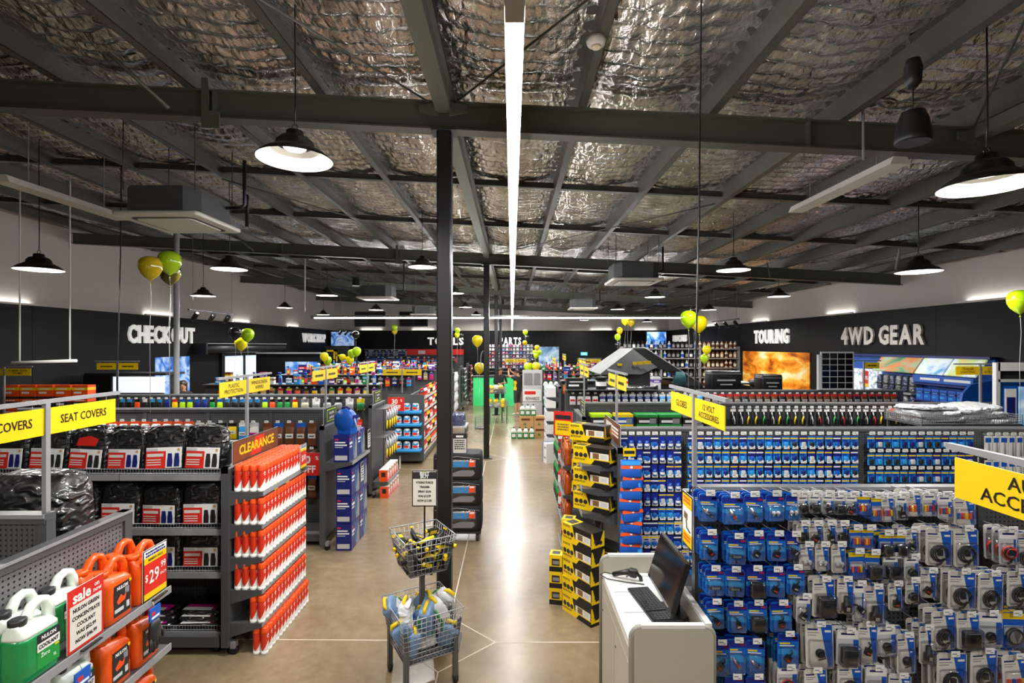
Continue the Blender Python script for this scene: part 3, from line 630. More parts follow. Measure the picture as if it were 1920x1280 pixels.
# rack sign and wrapped bags behind the first end
aisle_sign('pair of yellow seat cover signs on a post at the left edge', -2.52, 2.77, 2.335, 1.75, (('SEAT COVERS',), ('SEAT COVERS',)), .47, .145, 1)
def bag(w_, d_, h_, mk, seed, sub=5):
    rng = random.Random(seed); secs = []
    prof = [(0, .9), (.03, 1), (.3, 1.02), (.6, 1), (.85, .97), (.95, .85), (1, .55)]
    b = MB(); N = 20
    for z, s in prof:
        q = []
        for i in range(N):
            a = 2*PI*i/N; c, s2 = math.cos(a), math.sin(a); e = .45
            x = w_/2*s*math.copysign(abs(c)**e, c); y = d_/2*s*math.copysign(abs(s2)**e, s2); j = 1+rng.uniform(-.05, .05)
            q.append((x*j, y*j, z*h_+rng.uniform(-.008, .008)*(0 < z < 1)))
        secs.append(q)
    return b.loft(secs, mk)
t = ob('wrapped_seat_cover', bag(.56, .32, .68, 'wrap_black', 1), None, (-2.9, 3.12, 1.2), 0, 'large black item in clear wrap standing behind the perforated panel', 'wrapped pack')
ob('label_print', MB().box(.03, .17, -.166, -.16, .22, .4, 'offwhite').box(.05, .15, -.1675, -.166, .3, .36, 'silver'), t)
t = ob('wrapped_seat_cover', bag(.5, .3, .68, 'wrap_black', 2), None, (-3.48, 3.1, 1.2), 0, 'large black item in clear wrap at the left edge of the picture', 'wrapped pack')
ob('window_print', MB().rbox(.2, .02, [(0, 1, 1), (.28, 1, 1)], 'wrap_grey', .008, 2, T=Matrix.Translation((.1, -.155, .2))), t)
ob('shelf', MB().box(-1.5, 1.45, .02, .62, 1.175, 1.198, 'rack'), R_C)
# ------------------------------------------------------------------ left: seat cover rack
R_A = gondola('left rack filled with wrapped seat covers behind the can display', -6.9, -2.5, 4.83, 1.75, [(1.53, .42), (1.06, .42), (.69, .42), (.18, .42)], fence=(1.53, 1.06, .69, .18))
def seatpack(mk, panel, icon, seed, insert=None):
    b = bag(.345, .15, .37, mk, seed); parts = []
    c = MB().box(-.15, .155, -.083, -.078, .02, .19, 'white').box(-.15, .02, -.0842, -.083, .02, .16, panel)
    c.box(-.145, -.05, -.086, -.0842, .165, .185, 'silver').box(-.14, .0, -.0848, -.0842, .115, .14, 'offwhite')
    for j in range(3): c.box(-.14, -.02, -.0848, -.0842, .045+.02*j, .053+.02*j, 'offwhite')
    parts.append(('label_card', c))
    s = MB()
    for k in range(2):
        x = .055+.06*k; s.prism([(x-.022, .03), (x+.022, .03), (x+.025, .075), (x+.016, .14), (x-.016, .14), (x-.022, .075)], -.0852, -.083, icon)
    s.lathe([(.012, 0), (.012, .002)], 'tan', 8, T=FT(.13, -.084, .17)); parts.append(('seat_picture', s, 0))
    if insert: parts.append(('fabric', MB().prism([(-.1, .22), (.08, .22), (.1, .28), (.02, .31), (-.08, .29)], -.082, -.07, insert)))
    parts.append(('zip', MB().tube([(-.165, -.07, .03), (-.168, -.075, .3), (-.12, -.06, .362), (.12, -.06, .362), (.168, -.075, .3), (.165, -.07, .03)], .004, 'black', 4)))
    return Kind('seat_cover_pack', b, parts)
SP = [seatpack('wrap_grey', 'sky', 'charcoal', 11), seatpack('wrap_black', 'red', 'charcoal', 12), seatpack('wrap_black', 'sky', 'charcoal', 13, 'navy'), seatpack('wrap_black', 'red', 'navy', 14), seatpack('wrap_black', 'red', 'charcoal', 15, 'red'), seatpack('wrap_black', 'sky', 'grey', 16)]
desc = {0: 'grey seat cover pack with blue label', 1: 'black seat cover pack with red label', 2: 'seat cover pack with blue fabric', 3: 'seat cover pack picturing navy seats', 4: 'seat cover pack with red fabric', 5: 'seat cover pack with light blue label'}
def row_packs(z, y, order, x1, st, rowname, tilt=-.12):
    for i, k in enumerate(order):
        x = x1-st*i
        SP[k].put((x, y, z), 0, '%s, %s from aisle, %s' % (desc[k], nth(i+1), rowname), 'seat cover pack', 'seat cover packs', (tilt, random.uniform(-.03, .03), random.uniform(-.14, .08))).scale = (1, 1, random.uniform(.93, 1.06))
row_packs(1.535, 4.6, [1, 3, 3, 4, 1, 3, 2, 1, 0, 1, 3, 1], -2.74, .345, 'front of top shelf')
row_packs(1.535, 4.72, [1, 1, 1, 2, 1, 3, 1, 1], -2.84, .345, 'back row of top shelf')
row_packs(1.065, 4.55, [1, 3, 1, 5, 1, 0, 3, 1], -2.72, .36, 'second shelf down', -.05)
row_packs(.695, 4.55, [1, 3, 3, 1, 1, 3], -2.72, .36, 'third shelf down', -.05)
KM = Kind('mat_pack', MB().rbox(.36, .3, [(0, .98, .98), (.012, 1, 1), (.03, 1, 1), (.045, .96, .96)], 'wrap_black', .03, 3), [('label_card', MB().prism([(-.15, 0), (.1, 0), (.14, .03), (-.1, .03)], -.14, -.05, 'magenta', T=Matrix.Translation((0, 0, .046)) @ Matrix.Scale(.1, 4, (0, 0, 1))).box(-.15, .1, -.145, -.1, .0465, .05, 'white'))])
for i in range(5):
    for j in range(3): KM.put((-2.74-.4*i, 4.6+.02*j, .185+.048*j), 0, 'flat mat pack with magenta label, %s from aisle, %s in pile' % (nth(i+1), ('lowest', 'middle', 'topmost')[j]), 'mat pack', 'flat mat packs on the bottom shelf', (0, 0, random.uniform(-.1, .1)))
# ------------------------------------------------------------------ left: spray can end rack
CSH = [1.395, 1.112, .834, .555, .273]
E_A = endcap('grey rack end tightly filled with orange capped spray cans', -2.44, 4.84, PI/2, .93, 1.61, [(z, .3 if i else .31) for i, z in enumerate(CSH)], 'perf')
can = MB(); R_ = .0315; N = 16
can.lathe([(R_*.93, 0), (R_, .004), (R_, .03)], 'white', N)
secs_w = []; zc = lambda a: .034+.08*(1-abs(((a/PI) % 1)*2-1))**1.3
ring = lambda zf: [(R_*math.cos(2*PI*i/N), R_*math.sin(2*PI*i/N), zf(2*PI*i/N)) for i in range(N)]
can.loft([ring(lambda a: .03), ring(zc)], 'white', cap=False); can.loft([ring(zc), ring(lambda a: .178)], 'can_red', cap=False)
for zz, ww in ((.155, .03), (.14, .022), (.165, .018)):
    can.loft([[(1.012*R_*math.cos(a), 1.012*R_*math.sin(a), zz+dz) for a in [-PI/2-ww/R_/2+ww/R_*i/3 for i in range(4)]] for dz in (0, .006)], 'white', cap=False, closed=False)
cap_ = MB().lathe([(.0312, .178), (.0318, .183), (.031, .222), (.028, .228), (.012, .229), (.012, .227)], 'orange', N)
KC = Kind('spray_can', can, [('cap', cap_)])
def cans(z, rowlb, depths, full):
    for j in range(depths):
        for i in range(14):
            if not full and j > 0 and i > 0: continue
            y = 4.405+i*.0665; x = -2.155-j*.0665
            if z == 0: y = 4.41+i*.0665; x = -2.13-j*.0665
            KC.put((x, y, z+.0005), PI/2+random.uniform(-.12, .12), 'orange capped spray can, %s, %s column back, %s from camera' % (rowlb, nth(j+1), nth(i+1)), 'spray can', 'spray cans on the rack end')
cans(CSH[0], 'top shelf', 4, True)
for z, n_, d_ in zip(CSH[1:], ('second shelf', 'third shelf', 'fourth shelf', 'lowest shelf'), (4, 4, 4, 2)): cans(z, n_, d_, False)
cans(0, 'row on the floor', 2, False)
def clearance(b, wd, ht):
    P(b, -wd/2, wd/2, 0, ht, 'charcoal'); P(b, -wd*.49, wd*.49, ht*.03, ht*.97, 'brown', 1); b.prism([(-.12, .02), (.06, .02), (.14, ht-.02), (-.04, ht-.02)], -.0042, -.002, 'red'); TXT(b, 'CLEARANCE', ht*.42, 'yellow', 0, ht*.5, 4, 1.0, .03)
card_sign('clearance_sign', 'dark red clearance sign with yellow lettering above the spray cans', (-2.41, 4.84, 1.615), PI/2, .86, .2, clearance)
def ten(b, wd, ht):
    P(b, -wd/2, wd/2, 0, ht, 'charcoal'); P(b, -wd*.45, wd*.45, ht*.03, ht*.97, 'white', 1); P(b, -wd*.45, wd*.45, ht*.15, ht*.72, 'red', 2); P(b, -wd*.45, wd*.45, ht*.72, ht*.82, 'yellow', 2); P(b, -wd*.45, wd*.45, ht*.03, ht*.15, 'yellow', 2)
    TXT(b, '$10', wd*.36, 'white', 0, ht*.42, 3, .8, .02); scribble(b, -wd*.4, ht*.95, wd*.8, 2, 'navy', -.0045, ht*.03)
card_sign('price_card', 'red and yellow ten dollar price card above the spray cans', (-2.12, 5.2, 1.405), PI/2, .16, .24, ten, stand=foot)
KT = Kind('shelf_ticket', MB().box(-.035, .035, -.002, .002, -.03, .03, 'yellow').box(-.03, .03, -.003, -.002, -.01, .012, 'red'), [])
for y, lb in ((4.62, 'near'), (4.85, 'far')): KT.put((-2.128, y, 1.38), PI/2, lb+' small yellow price ticket on the top can shelf edge', 'ticket', 'yellow can tickets')
aisle_sign('yellow signs for plastic protection and wipers on a post above the seat covers', -2.64, 5.1, 2.335, 1.75, (('PLASTIC', 'PROTECTION'), ('WINDSCREEN', 'WIPERS')), .47, .14, 1)
# ------------------------------------------------------------------ left: second rack (chamois) and blue boxes end
R_B = gondola('second left rack with brown chamois packs behind the spray cans', -6.9, -2.5, 7.2, 1.77, [(.18, .42)])
PAL = ['red', 'orange', 'blue', 'sky', 'white', 'black', 'silver', 'yellow', 'green', 'navy', 'brown', 'magenta', 'purple', 'lime', 'grey', 'tan']
PK = {}
def pouch(c1, c2, w_=.1, h_=.2, d_=.03, c3='white', clear=False):
    """hanging pack: header card, soft body, printed band"""
    key = ('p', c1, c2, c3, w_, h_, clear)
    if key not in PK:
        b = MB().rbox(w_, d_, [(-h_, .92, .5), (-h_*.93, 1, .9), (-h_*.5, .97, 1.1), (-h_*.2, .96, .7), (-h_*.14, 1, .15), (.0, 1, .1)], c1, d_*.4, 3)
        b.box(-w_*.5, w_*.5, -.0035, .0035, -h_*.16, .02, c2); b.box(-w_*.4, w_*.4, -d_*.58, -d_*.4, -h_*.62, -h_*.42, c3); b.box(-w_*.3, w_*.25, -d_*.6, -d_*.4, -h_*.55, -h_*.5, 'charcoal')
        PK[key] = Kind('hanging_pack', b, [])
    return PK[key]
def boxk(c1, c2, w_, d_, h_, c3='white'):
    key = ('b', c1, c2, c3, w_, d_, h_)
    if key not in PK:
        b = MB().box(-w_/2, w_/2, -d_/2, d_/2, 0, h_, c1); b.box(-w_/2-.0006, w_/2+.0006, -d_/2-.0006, d_/2+.0006, h_*.55, h_*.8, c2); b.box(-w_*.4, w_*.1, -d_/2-.0014, -d_/2, h_*.25, h_*.42, c3); b.box(-w_*.35, w_*.3, -d_/2-.0014, -d_/2, h_*.62, h_*.7, c3)
        b.box(-w_/2-.0008, w_/2+.0008, -.004, .004, h_, h_+.0008, 'tan'); PK[key] = Kind('product_box', b, [])
    return PK[key]
def bottlek(c1, c2, c3, r=.04, h_=.24):
    key = ('t', c1, c2, c3, r, h_)
    if key not in PK:
        b = MB().lathe([(r*.94, 0), (r, .006), (r, h_*.62), (r*.9, h_*.7), (r*.45, h_*.8), (r*.4, h_*.84)], c1, 12); b.lathe([(r*1.01, h_*.15), (r*1.01, h_*.55)], c2, 12, cap=False); b.lathe([(r*.46, h_*.83), (r*.46, h_*.97), (r*.36, h_)], c3, 10)
        PK[key] = Kind('bottle', b, [])
    return PK[key]
def trigger(c1, c2, c3, h_=.26):
    key = ('g', c1, c2, c3, h_)
    if key not in PK:
        b = MB().rbox(.085, .055, [(0, .95, .95), (.01, 1, 1), (h_*.55, .98, .98), (h_*.7, .5, .6), (h_*.78, .3, .4)], c1, .02, 3); b.box(-.034, .034, -.0292, -.02, h_*.12, h_*.5, c2); b.rbox(.075, .03, [(h_*.78, .4, .8), (h_*.86, .7, 1, -.01, 0), (h_*.97, 1, 1, -.015, 0), (h_, .8, .8, -.015, 0)], c3, .01, 2); b.tube([(-.03, 0, h_*.88), (-.045, 0, h_*.75)], .006, c3, 5)
        PK[key] = Kind('trigger_bottle', b, [])
    return PK[key]
def tubk(c1, c2, r=.06, h_=.1):
    key = ('u', c1, c2, r, h_)
    if key not in PK:
        PK[key] = Kind('tub', MB().lathe([(r*.9, 0), (r, .01), (r, h_*.75)], c1, 14).lathe([(r*1.05, h_*.75), (r*1.05, h_*.95), (r, h_)], c2, 14).lathe([(r*1.005, h_*.25), (r*1.005, h_*.6)], 'white', 14, cap=False), [])
    return PK[key]
def pegrow(rack, n, x1, dx, z, gen, lbl, grp, cat='pack', ln=.16, ticket=True, y=None, direction=-1, jit=.02):
    """row of peg hooks each with a hanging product; counted from the aisle"""
    for i in range(n):
        x = x1+direction*dx*i; K, d = gen(i)
        if ticket: hook(rack, x, z+.02, ln)
        K.put((x, rack.location.y-ln+.015, z), random.uniform(-jit, jit)*4, '%s, %s from the aisle, %s' % (d, nth(i+1), lbl), cat, grp)
KCH = [pouch('brown', 'brown', .125, .3, .05, 'white'), pouch('brown', 'blue', .125, .3, .05, 'offwhite'), pouch('offwhite', 'silver', .13, .26, .05, 'magenta')]
pegrow(R_B, 5, -2.75, .155, 1.56, lambda i: ((KCH[0], 'brown chamois pack'), (KCH[1], 'brown chamois pack with blue header'))[i % 2], 'upper pegs of second left rack', 'chamois packs')
pegrow(R_B, 5, -2.75, .155, 1.2, lambda i: (KCH[0], 'brown chamois pack with white band'), 'middle pegs of second left rack', 'chamois packs')
pegrow(R_B, 5, -2.75, .155, .85, lambda i: (KCH[1], 'brown and blue chamois pack'), 'lower pegs of second left rack', 'chamois packs')
pegrow(R_B, 6, -3.55, .15, 1.56, lambda i: ((KCH[2], 'pale pink microfibre pack'), (pouch('sky', 'white', .12, .24, .05), 'pale blue cloth pack'), (pouch('yellow', 'black', .11, .2, .04), 'yellow and black sponge pack'), (pouch('silver', 'black', .12, .22, .05), 'silver cloth pack'))[i % 4], 'after the chamois, second left rack', 'cleaning cloth packs')
pegrow(R_B, 16, -4.45, .15, 1.58, lambda i: ((pouch('wrap_white', 'orange', .135, .24, .06, 'orange'), 'clear wrapped pack with orange label') if i < 9 else (pouch('wrap_white', 'sky', .135, .24, .06, 'sky'), 'clear wrapped pack with blue label')), 'clear wrapped row, second left rack', 'clear wrapped packs')
E_B = endcap('rack end with dark blue boxes and a hose reel on top', -2.44, 7.0, PI/2, .8, 1.61, [(1.14, .38)], 'perf_dark')
bb = MB().box(-.17, .17, -.1, .1, 0, .345, 'navy')   # faces local -Y towards the aisle
bb.box(-.15, -.1, -.1008, -.1, .28, .3, 'red').box(-.15, -.04, -.1008, -.1, .22, .25, 'white').box(-.15, -.06, -.1008, -.1, .18, .2, 'white').prism([(.02, .0), (.17, .0), (.17, .2), (.1, .3)], -.1008, -.1, 'grey').box(.0, .02, -.1008, -.1, .05, .3, 'sky')
TB = Matrix.Rotation(-PI/2, 4, 'Z')
for (x0, x1, z0, z1, k) in ((-.085, -.04, .28, .3, 'red'), (-.085, .05, .245, .262, 'white'), (-.085, .07, .21, .228, 'white'), (-.085, .02, .185, .195, 'silver'), (-.085, .075, .025, .085, 'silver')): bb.box(x0, x1, -.1712, -.17, z0, z1, k, T=TB)
KBB = Kind('blue_carton', bb, [])
for j, y in enumerate((6.775, 7.135)):
    for i in range(3): KBB.put((-2.17, y, .352*i), PI/2, 'dark blue carton, %s in the %s floor stack below the reel' % (('lowest', 'middle', 'topmost')[i], ('nearer', 'farther')[j]), 'carton', 'dark blue cartons')
    KBB.put((-2.2, y, 1.141), PI/2, '%s dark blue carton on the shelf below the hose reel' % ('nearer', 'farther')[j], 'carton', 'dark blue cartons')
reel = MB().lathe([(.02, -.075), (.13, -.07), (.155, -.04), (.155, .04), (.13, .07), (.02, .075)], 'blue', 24, T=Matrix.Translation((0, 0, .17)) @ Matrix.Rotation(PI/2, 4, 'Y')).box(-.07, .07, -.12, .08, .0, .12, 'blue')
KRL = Kind('hose_reel', reel, [('grip', MB().tube([(0, -.06, .32), (0, -.03, .345), (0, .03, .345), (0, .06, .32)], .014, 'navy', 6)), ('label_plate', MB().box(-.05, .05, -.16, -.15, .2, .25, 'navy')), ('hose', MB().tube([(-.03, -.15, .22), (-.02, -.175, .12), (.05, -.17, .04), (.09, -.15, .0)], .008, 'silver', 6)), ('hub', MB().lathe([(.03, .074), (.03, .085)], 'charcoal', 12, T=Matrix.Translation((0, 0, .17)) @ Matrix.Rotation(PI/2, 4, 'Y')))])
KRL.put((-2.2, 6.78, 1.487), 1.25, 'round blue hose reel sitting on a dark blue carton', 'hose reel')
def lowprice(b, wd, ht):
    P(b, -wd/2, wd/2, 0, ht, 'charcoal'); P(b, -wd*.25, wd*.42, ht*.12, ht*.88, 'lime', 1); P(b, -wd*.23, wd*.4, ht*.17, ht*.83, 'charcoal', 2); TXT(b, 'Low price', ht*.2, 'white', wd*.08, ht*.64, 3, .75, .01); TXT(b, 'guarantee', ht*.2, 'white', wd*.08, ht*.36, 3, .7, .01)
card_sign('price_sign', 'dark sign with lime border mounted above the blue carton rack end', (-2.42, 6.82, 1.62), PI/2, .5, .21, lowprice)
def poster(txts, c='offwhite', tc='charcoal'):
    def f(b, wd, ht):
        P(b, -wd/2, wd/2, 0, ht, 'charcoal'); P(b, -wd*.46, wd*.46, ht*.03, ht*.97, c, 1)
        for j, s in enumerate(txts): TXT(b, s, ht*.5/len(txts)*.72, tc, 0, ht*(.74-.62*j/max(1, len(txts)-1)) if len(txts) > 1 else ht*.5, 2, min(1, wd*.84/(len(s)*ht*.36/len(txts)*.95)), .02)
    return f
def lines_card(b, wd, ht):
    P(b, -wd/2, wd/2, 0, ht, 'charcoal'); P(b, -wd*.46, wd*.46, ht*.03, ht*.8, 'offwhite', 1)
    for j in range(5): P(b, -wd*.36+.01*(j % 2), wd*.36-.012*(j % 3), ht*(.68-.13*j), ht*(.74-.13*j), 'charcoal', 2)
card_sign('info_card', 'small white text card clipped to the blue carton stack', (-2.055, 7.02, .79), PI/2, .12, .26, lines_card)
card_sign('info_card', 'small white text card clipped to the upper blue cartons', (-2.055, 7.36, 1.18), PI/2, .13, .26, lines_card)
def pct(first):
    def f(b, wd, ht): P(b, -wd/2, wd/2, 0, ht, 'red'); TXT(b, first, ht*.34, 'white', -wd*.08, ht*.68, 2, .95, .03); TXT(b, '%', ht*.17, 'white', wd*.32, ht*.76, 2, .9, .02); TXT(b, 'OFF', ht*.3, 'white', 0, ht*.27, 2, .95, .03)
    return f
card_sign('discount_sign', 'red thirty percent off sign half hidden behind the spray cans', (-2.68, 6.72, .94), 0, .38, .3, pct('30'), stand=MB().tube([(0, 0, .28), (0, .46, .28)], .004, 'wire', 4))
aisle_sign('pair of yellow signs above the chamois rack', -2.62, 7.2, 2.335, 1.77, (('~',), ('~',)), .47, .14, 1)
# ------------------------------------------------------------------ left: third rack
R_B2 = gondola('third left rack with gloves and sponges hung along its top', -7.3, -2.56, 9.35, 1.76, [(.18, .42)])
KGL = [Kind('glove_pair', MB().box(-.04, .04, -.004, .004, -.03, .03, c2).rbox(.1, .03, [(-.16, .8, .6), (-.12, 1, 1), (-.05, .95, 1), (-.03, .8, .4)], c1, .012, 3).tube([(-.03, 0, -.15), (-.035, 0, -.2)], .011, c1, 5).tube([(-.005, 0, -.15), (-.005, 0, -.21)], .011, c1, 5).tube([(.025, 0, -.15), (.028, 0, -.2)], .011, c1, 5), []) for c1, c2 in (('navy', 'blue'), ('lime', 'blue'), ('green', 'black'), ('charcoal', 'sky'), ('black', 'sky'), ('charcoal', 'white'), ('orange', 'black'), ('yellow', 'red'))]
gn = ['navy', 'lime green', 'green', 'charcoal', 'black', 'charcoal white headed', 'orange', 'yellow']
pegrow(R_B2, 24, -3.9, .135, 1.66, lambda i: (KGL[[7, 2, 2, 6, 1, 4, 4, 4, 4, 3, 1, 2, 0, 0, 1, 1, 7, 0, 3, 4, 5, 6, 4, 3][i]], gn[[7, 2, 2, 6, 1, 4, 4, 4, 4, 3, 1, 2, 0, 0, 1, 1, 7, 0, 3, 4, 5, 6, 4, 3][i]]+' work glove pair'), 'after the sponges on the third left rack', 'work glove pairs')
KSP = [Kind('sponge_pack', MB().box(-.07, .07, -.003, .003, -.18, .03, c2).rbox(.14, .06, [(-.17, .8, .7), (-.14, 1, 1), (-.07, 1, 1), (-.04, .8, .6)], c1, .025, 3), [('blister', MB().rbox(.15, .075, [(-.175, .8, .7), (-.14, 1, 1), (-.06, 1, 1), (-.03, .8, .6)], 'clear', .03, 3))]) for c1, c2 in (('silver', 'charcoal'), ('cream', 'grey'), ('green', 'yellow'), ('silver', 'white'))]
pegrow(R_B2, 6, -2.72, .2, 1.66, lambda i: (KSP[[2, 3, 0, 0, 3, 1][i]], ['green and yellow', 'silver', 'grey', 'grey', 'silver', 'cream'][i]+' sponge in a clear blister'), 'top pegs of the third left rack', 'sponge packs')
for j in range(2): pegrow(R_B2, 8, -2.75, .15, 1.3-.3*j, lambda i: (pouch(PAL[(i*3+j) % 16], PAL[(i*5+1) % 16], .12, .2, .04), PAL[(i*3+j) % 16]+' hanging accessory pack'), '%s pegs of the third left rack' % ('upper', 'lower')[j], 'accessory packs')
aisle_sign('pair of yellow signs above the third left rack', -2.64, 9.35, 2.33, 1.76, (('~',), ('~',)), .47, .14, 1)
E_B2 = endcap('rack end with yellow handled brushes hung in two rows', -2.45, 9.3, PI/2, .85, 1.61, [(.28, .3)], 'perf_dark')
br = MB().box(-.03, .03, -.003, .003, .12, .3, 'silver').box(-.025, .025, -.02, -.003, .14, .25, 'clear').tube([(0, -.012, .26), (0, -.012, .12)], [.02, .012], 'silver', 6).tube([(0, -.012, .13), (0, -.014, .03), (0, -.01, -.03)], [.011, .014, .01], 'yellow', 6).tube([(0, -.01, -.03), (0, -.01, -.06)], .009, 'black', 6)
KBR = Kind('brush_pack', br, [])
for r_ in range(2):
    for i in range(9): KBR.put((-2.2+.03*(i % 2), 8.96+.085*i, 1.2-.5*r_+.02), PI/2, 'yellow handled brush pack, %s from the camera, %s row' % (nth(i+1), ('upper', 'lower')[r_]), 'brush', 'carded brushes', (0, .12, PI/2)); ob('peg_hook', MB().tube([(-.4+.085*i+.05, -.02, 1.53-.5*r_), (-.4+.085*i+.05, -.27, 1.54-.5*r_)], .004, 'wire', 4), E_B2)
KOB = Kind('orange_carton', MB().box(-.08, .08, -.07, .07, 0, .2, 'white').box(-.0806, -.08, -.07, .07, 0, .2, 'orange').box(-.08, -.03, -.0706, -.07, 0, .2, 'red').prism([(-.03, .0), (.05, .0), (.02, .12)], -.0706, -.07, 'red').box(-.02, .06, -.0706, -.07, .14, .17, 'green').box(-.0812, -.0806, -.04, .03, .08, .16, 'charcoal'), [])
for i in range(5):
    KOB.put((-2.24, 8.97+.17*i, .281), PI/2, 'orange and white carton, %s from the camera, on the brush rack shelf' % nth(i+1), 'carton', 'orange and white cartons')
    KOB.put((-2.22, 8.95+.17*i, .0), PI/2, 'orange and white carton, %s from the camera, on the floor below the brushes' % nth(i+1), 'carton', 'orange and white cartons')
card_sign('price_sign', 'dark sign with lime bars above the yellow handled brushes', (-2.42, 9.2, 1.62), PI/2, .55, .22, lowprice)
card_sign('info_card', 'small white card standing on the brush rack shelf', (-2.14, 9.78, .29), PI/2, .1, .24, lines_card)
# ------------------------------------------------------------------ right: near rack (carded accessories)
R_D = gondola('near right rack crowded with carded electrical accessories', 1.19, 4.8, 3.29, 1.75, [(.18, .42)], bays=4)
R_Z = gondola('rack below the lower right corner carrying the cut off yellow sign', 1.35, 4.8, 1.22, 1.68, [(.18, .4)], bays=4)
def ring(n, r, cx, cz, y): return [(cx+r*math.cos(2*PI*i/n), y, cz+r*math.sin(2*PI*i/n)) for i in range(n)]
CK = {}
def card(style, item, w_=.112, h_=.15, v=0):
    key = (style, item, round(w_, 3), round(h_, 3), v)
    if key in CK: return CK[key]
    rng = random.Random(str(key)); b = MB()
    base = {'blue': 'card_blue', 'navy': 'card_navy', 'white': 'offwhite', 'clear': 'silver', 'grey': 'grey', 'black': 'charcoal', 'yb': 'blue'}[style]
    c_ = .012; out = [(-w_/2, -h_+c_), (-w_/2+c_, -h_), (w_/2-c_, -h_), (w_/2, -h_+c_), (w_/2, .02-c_), (w_/2-c_, .02), (-w_/2+c_, .02), (-w_/2, .02-c_)]
    b.prism(out, -.0015, .0015, base)
    F_ = lambda x0, x1, z0, z1, k, l=0: b.box(w_*x0, w_*x1, -.0022-.0006*l, -.0015, -h_*z1, -h_*z0, k)
    if style in ('blue', 'navy'):
        F_(-.48, .48, -.06, .16, 'card_navy'); F_(-.4, .1, .2, .25, 'yellow'); F_(-.4, .3, .28, .31, 'white'); F_(.2, .45, .02, .1, 'red'); b.prism([(-w_*.48, -h_*.4), (w_*.2, -h_*.36), (w_*.48, -h_*.5), (w_*.48, -h_*.62), (-w_*.48, -h_*.55)], -.0024, -.0015, 'sky')
    elif style == 'white':
        b.prism([(w_*.05, .012), (w_*.47, .012), (w_*.47, -h_*.95), (w_*.3, -h_*.95)], -.0022, -.0015, 'blue'); F_(-.42, -.05, .05, .09, 'navy'); F_(-.42, 0, .14, .16, 'grey'); F_(-.42, -.1, .2, .22, 'grey'); F_(.2, .42, .08, .13, 'white', 1)
    elif style == 'yb':
        F_(-.48, .48, -.08, .1, 'yellow'); F_(-.4, .4, .3, .6, 'silver')
    elif style in ('clear', 'grey'):
        F_(-.45, .45, -.08, .18, 'white'); F_(-.3, .3, .0, .06, 'navy', 1); F_(.25, .48, .2, .9, 'blue')
    it = MB(); zc = -h_*.62; m = .012
    if item == 'chrome':
        T = Matrix.Translation((0, -m, zc)) @ Matrix.Rotation(rng.uniform(-.9, -.5), 4, 'Y')
        it.lathe([(.008, -.035), (.011, -.03), (.011, 0), (.014, .004), (.014, .02), (.008, .03), (.004, .04)], 'chrome', 10, T=T); it.lathe([(.012, -.018), (.012, -.01)], 'red' if v % 2 else 'black', 10, T=T)
    elif item == 'connector':
        T = Matrix.Translation((0, -m, zc)) @ Matrix.Rotation(rng.uniform(-.8, .8), 4, 'Y')
        it.box(-.016, .016, -.012, .01, -.03, .01, 'black', T).tube([(0, 0, .01), (.005, 0, .03), (-.01, 0, .045)], .005, 'charcoal', 6, T).box(-.01, .01, -.014, -.012, -.02, -.012, 'red' if v % 3 == 0 else 'silver', T)
    elif item == 'bracket':
        it.box(-w_*.3, w_*.3, -.02, -.002, zc-.012, zc+.004, 'charcoal').tube([(0, -.01, zc-.01), (0, -.012, zc-.045)], .005, 'charcoal', 6).box(-w_*.2, w_*.2, -.024, -.02, zc-.009, zc+.001, 'grey')
    elif item == 'cable':
        r_ = min(w_*.36, h_*.24); kc = ('red', 'black', 'black', 'charcoal')[v % 4]
        for q in range(3): it.tube([(x, y, z) for x, y, z in ring(14, r_-.006*q, .004*q, zc, -.008-.004*q)], .004, 'black' if q == 1 else kc, 5, closed=True)
        it.tube([(r_*.5, -.012, zc-r_*.6), (0, -.015, zc-r_-.012), (-r_*.4, -.012, zc-r_-.02)], .006, 'black', 6); it.box(-.012, .012, -.022, -.006, zc-.01, zc+.025, 'charcoal')
    elif item == 'box':
        it.rbox(w_*.62, .05, [(zc-h_*.26, .95, .95, 0, -.025), (zc-h_*.24, 1, 1, 0, -.025), (zc+h_*.2, 1, 1, 0, -.025), (zc+h_*.22, .9, .9, 0, -.025)], 'black' if v % 2 == 0 else 'charcoal', .008, 2, smooth=False)
    elif item == 'charger':
        it.rbox(w_*.5, .035, [(zc-.05, 1, 1, 0, -.018), (zc-.005, 1, 1, 0, -.018), (zc, .6, .7, 0, -.018), (zc+.04, .5, .6, 0, -.018)], 'black', .008, 2); it.box(-w_*.1, w_*.1, -.0375, -.036, zc-.04, zc-.02, 'silver')
    elif item == 'bulb':
        for q in range(2): it.ball((-.014+.028*q, -.014, zc), .012, 'silver', 8); it.lathe([(.008, -.02), (.008, -.008)], 'chrome', 8, T=Matrix.Translation((-.014+.028*q, -.014, zc)))
    elif item == 'knob':
        it.lathe([(.024, 0), (.028, .01), (.02, .022)], 'black', 14, T=FT(0, -.003, zc)).lathe([(.012, .022), (.012, .028)], 'charcoal', 10, T=FT(0, -.003, zc)).tube([(.02, -.01, zc+.02), (.03, -.01, zc-.03), (-.01, -.01, zc-.04)], .004, 'black', 5)
    elif item == 'fuse':
        for q in range(4): it.box(-w_*.35+q*w_*.18, -w_*.35+q*w_*.18+w_*.12, -.01, -.002, zc-.015, zc+.02, ('orange', 'blue', 'red', 'yellow')[(q+v) % 4])
    elif item == 'speaker':
        it.lathe([(w_*.36, 0), (w_*.36, .012), (w_*.3, .016)], 'charcoal', 18, T=FT(0, -.003, zc)).lathe([(w_*.26, .016), (w_*.1, .008)], 'silver', 18, T=FT(0, -.003, zc))
    depth = {'box': .052, 'charger': .038, 'cable': .026}.get(item, .03)
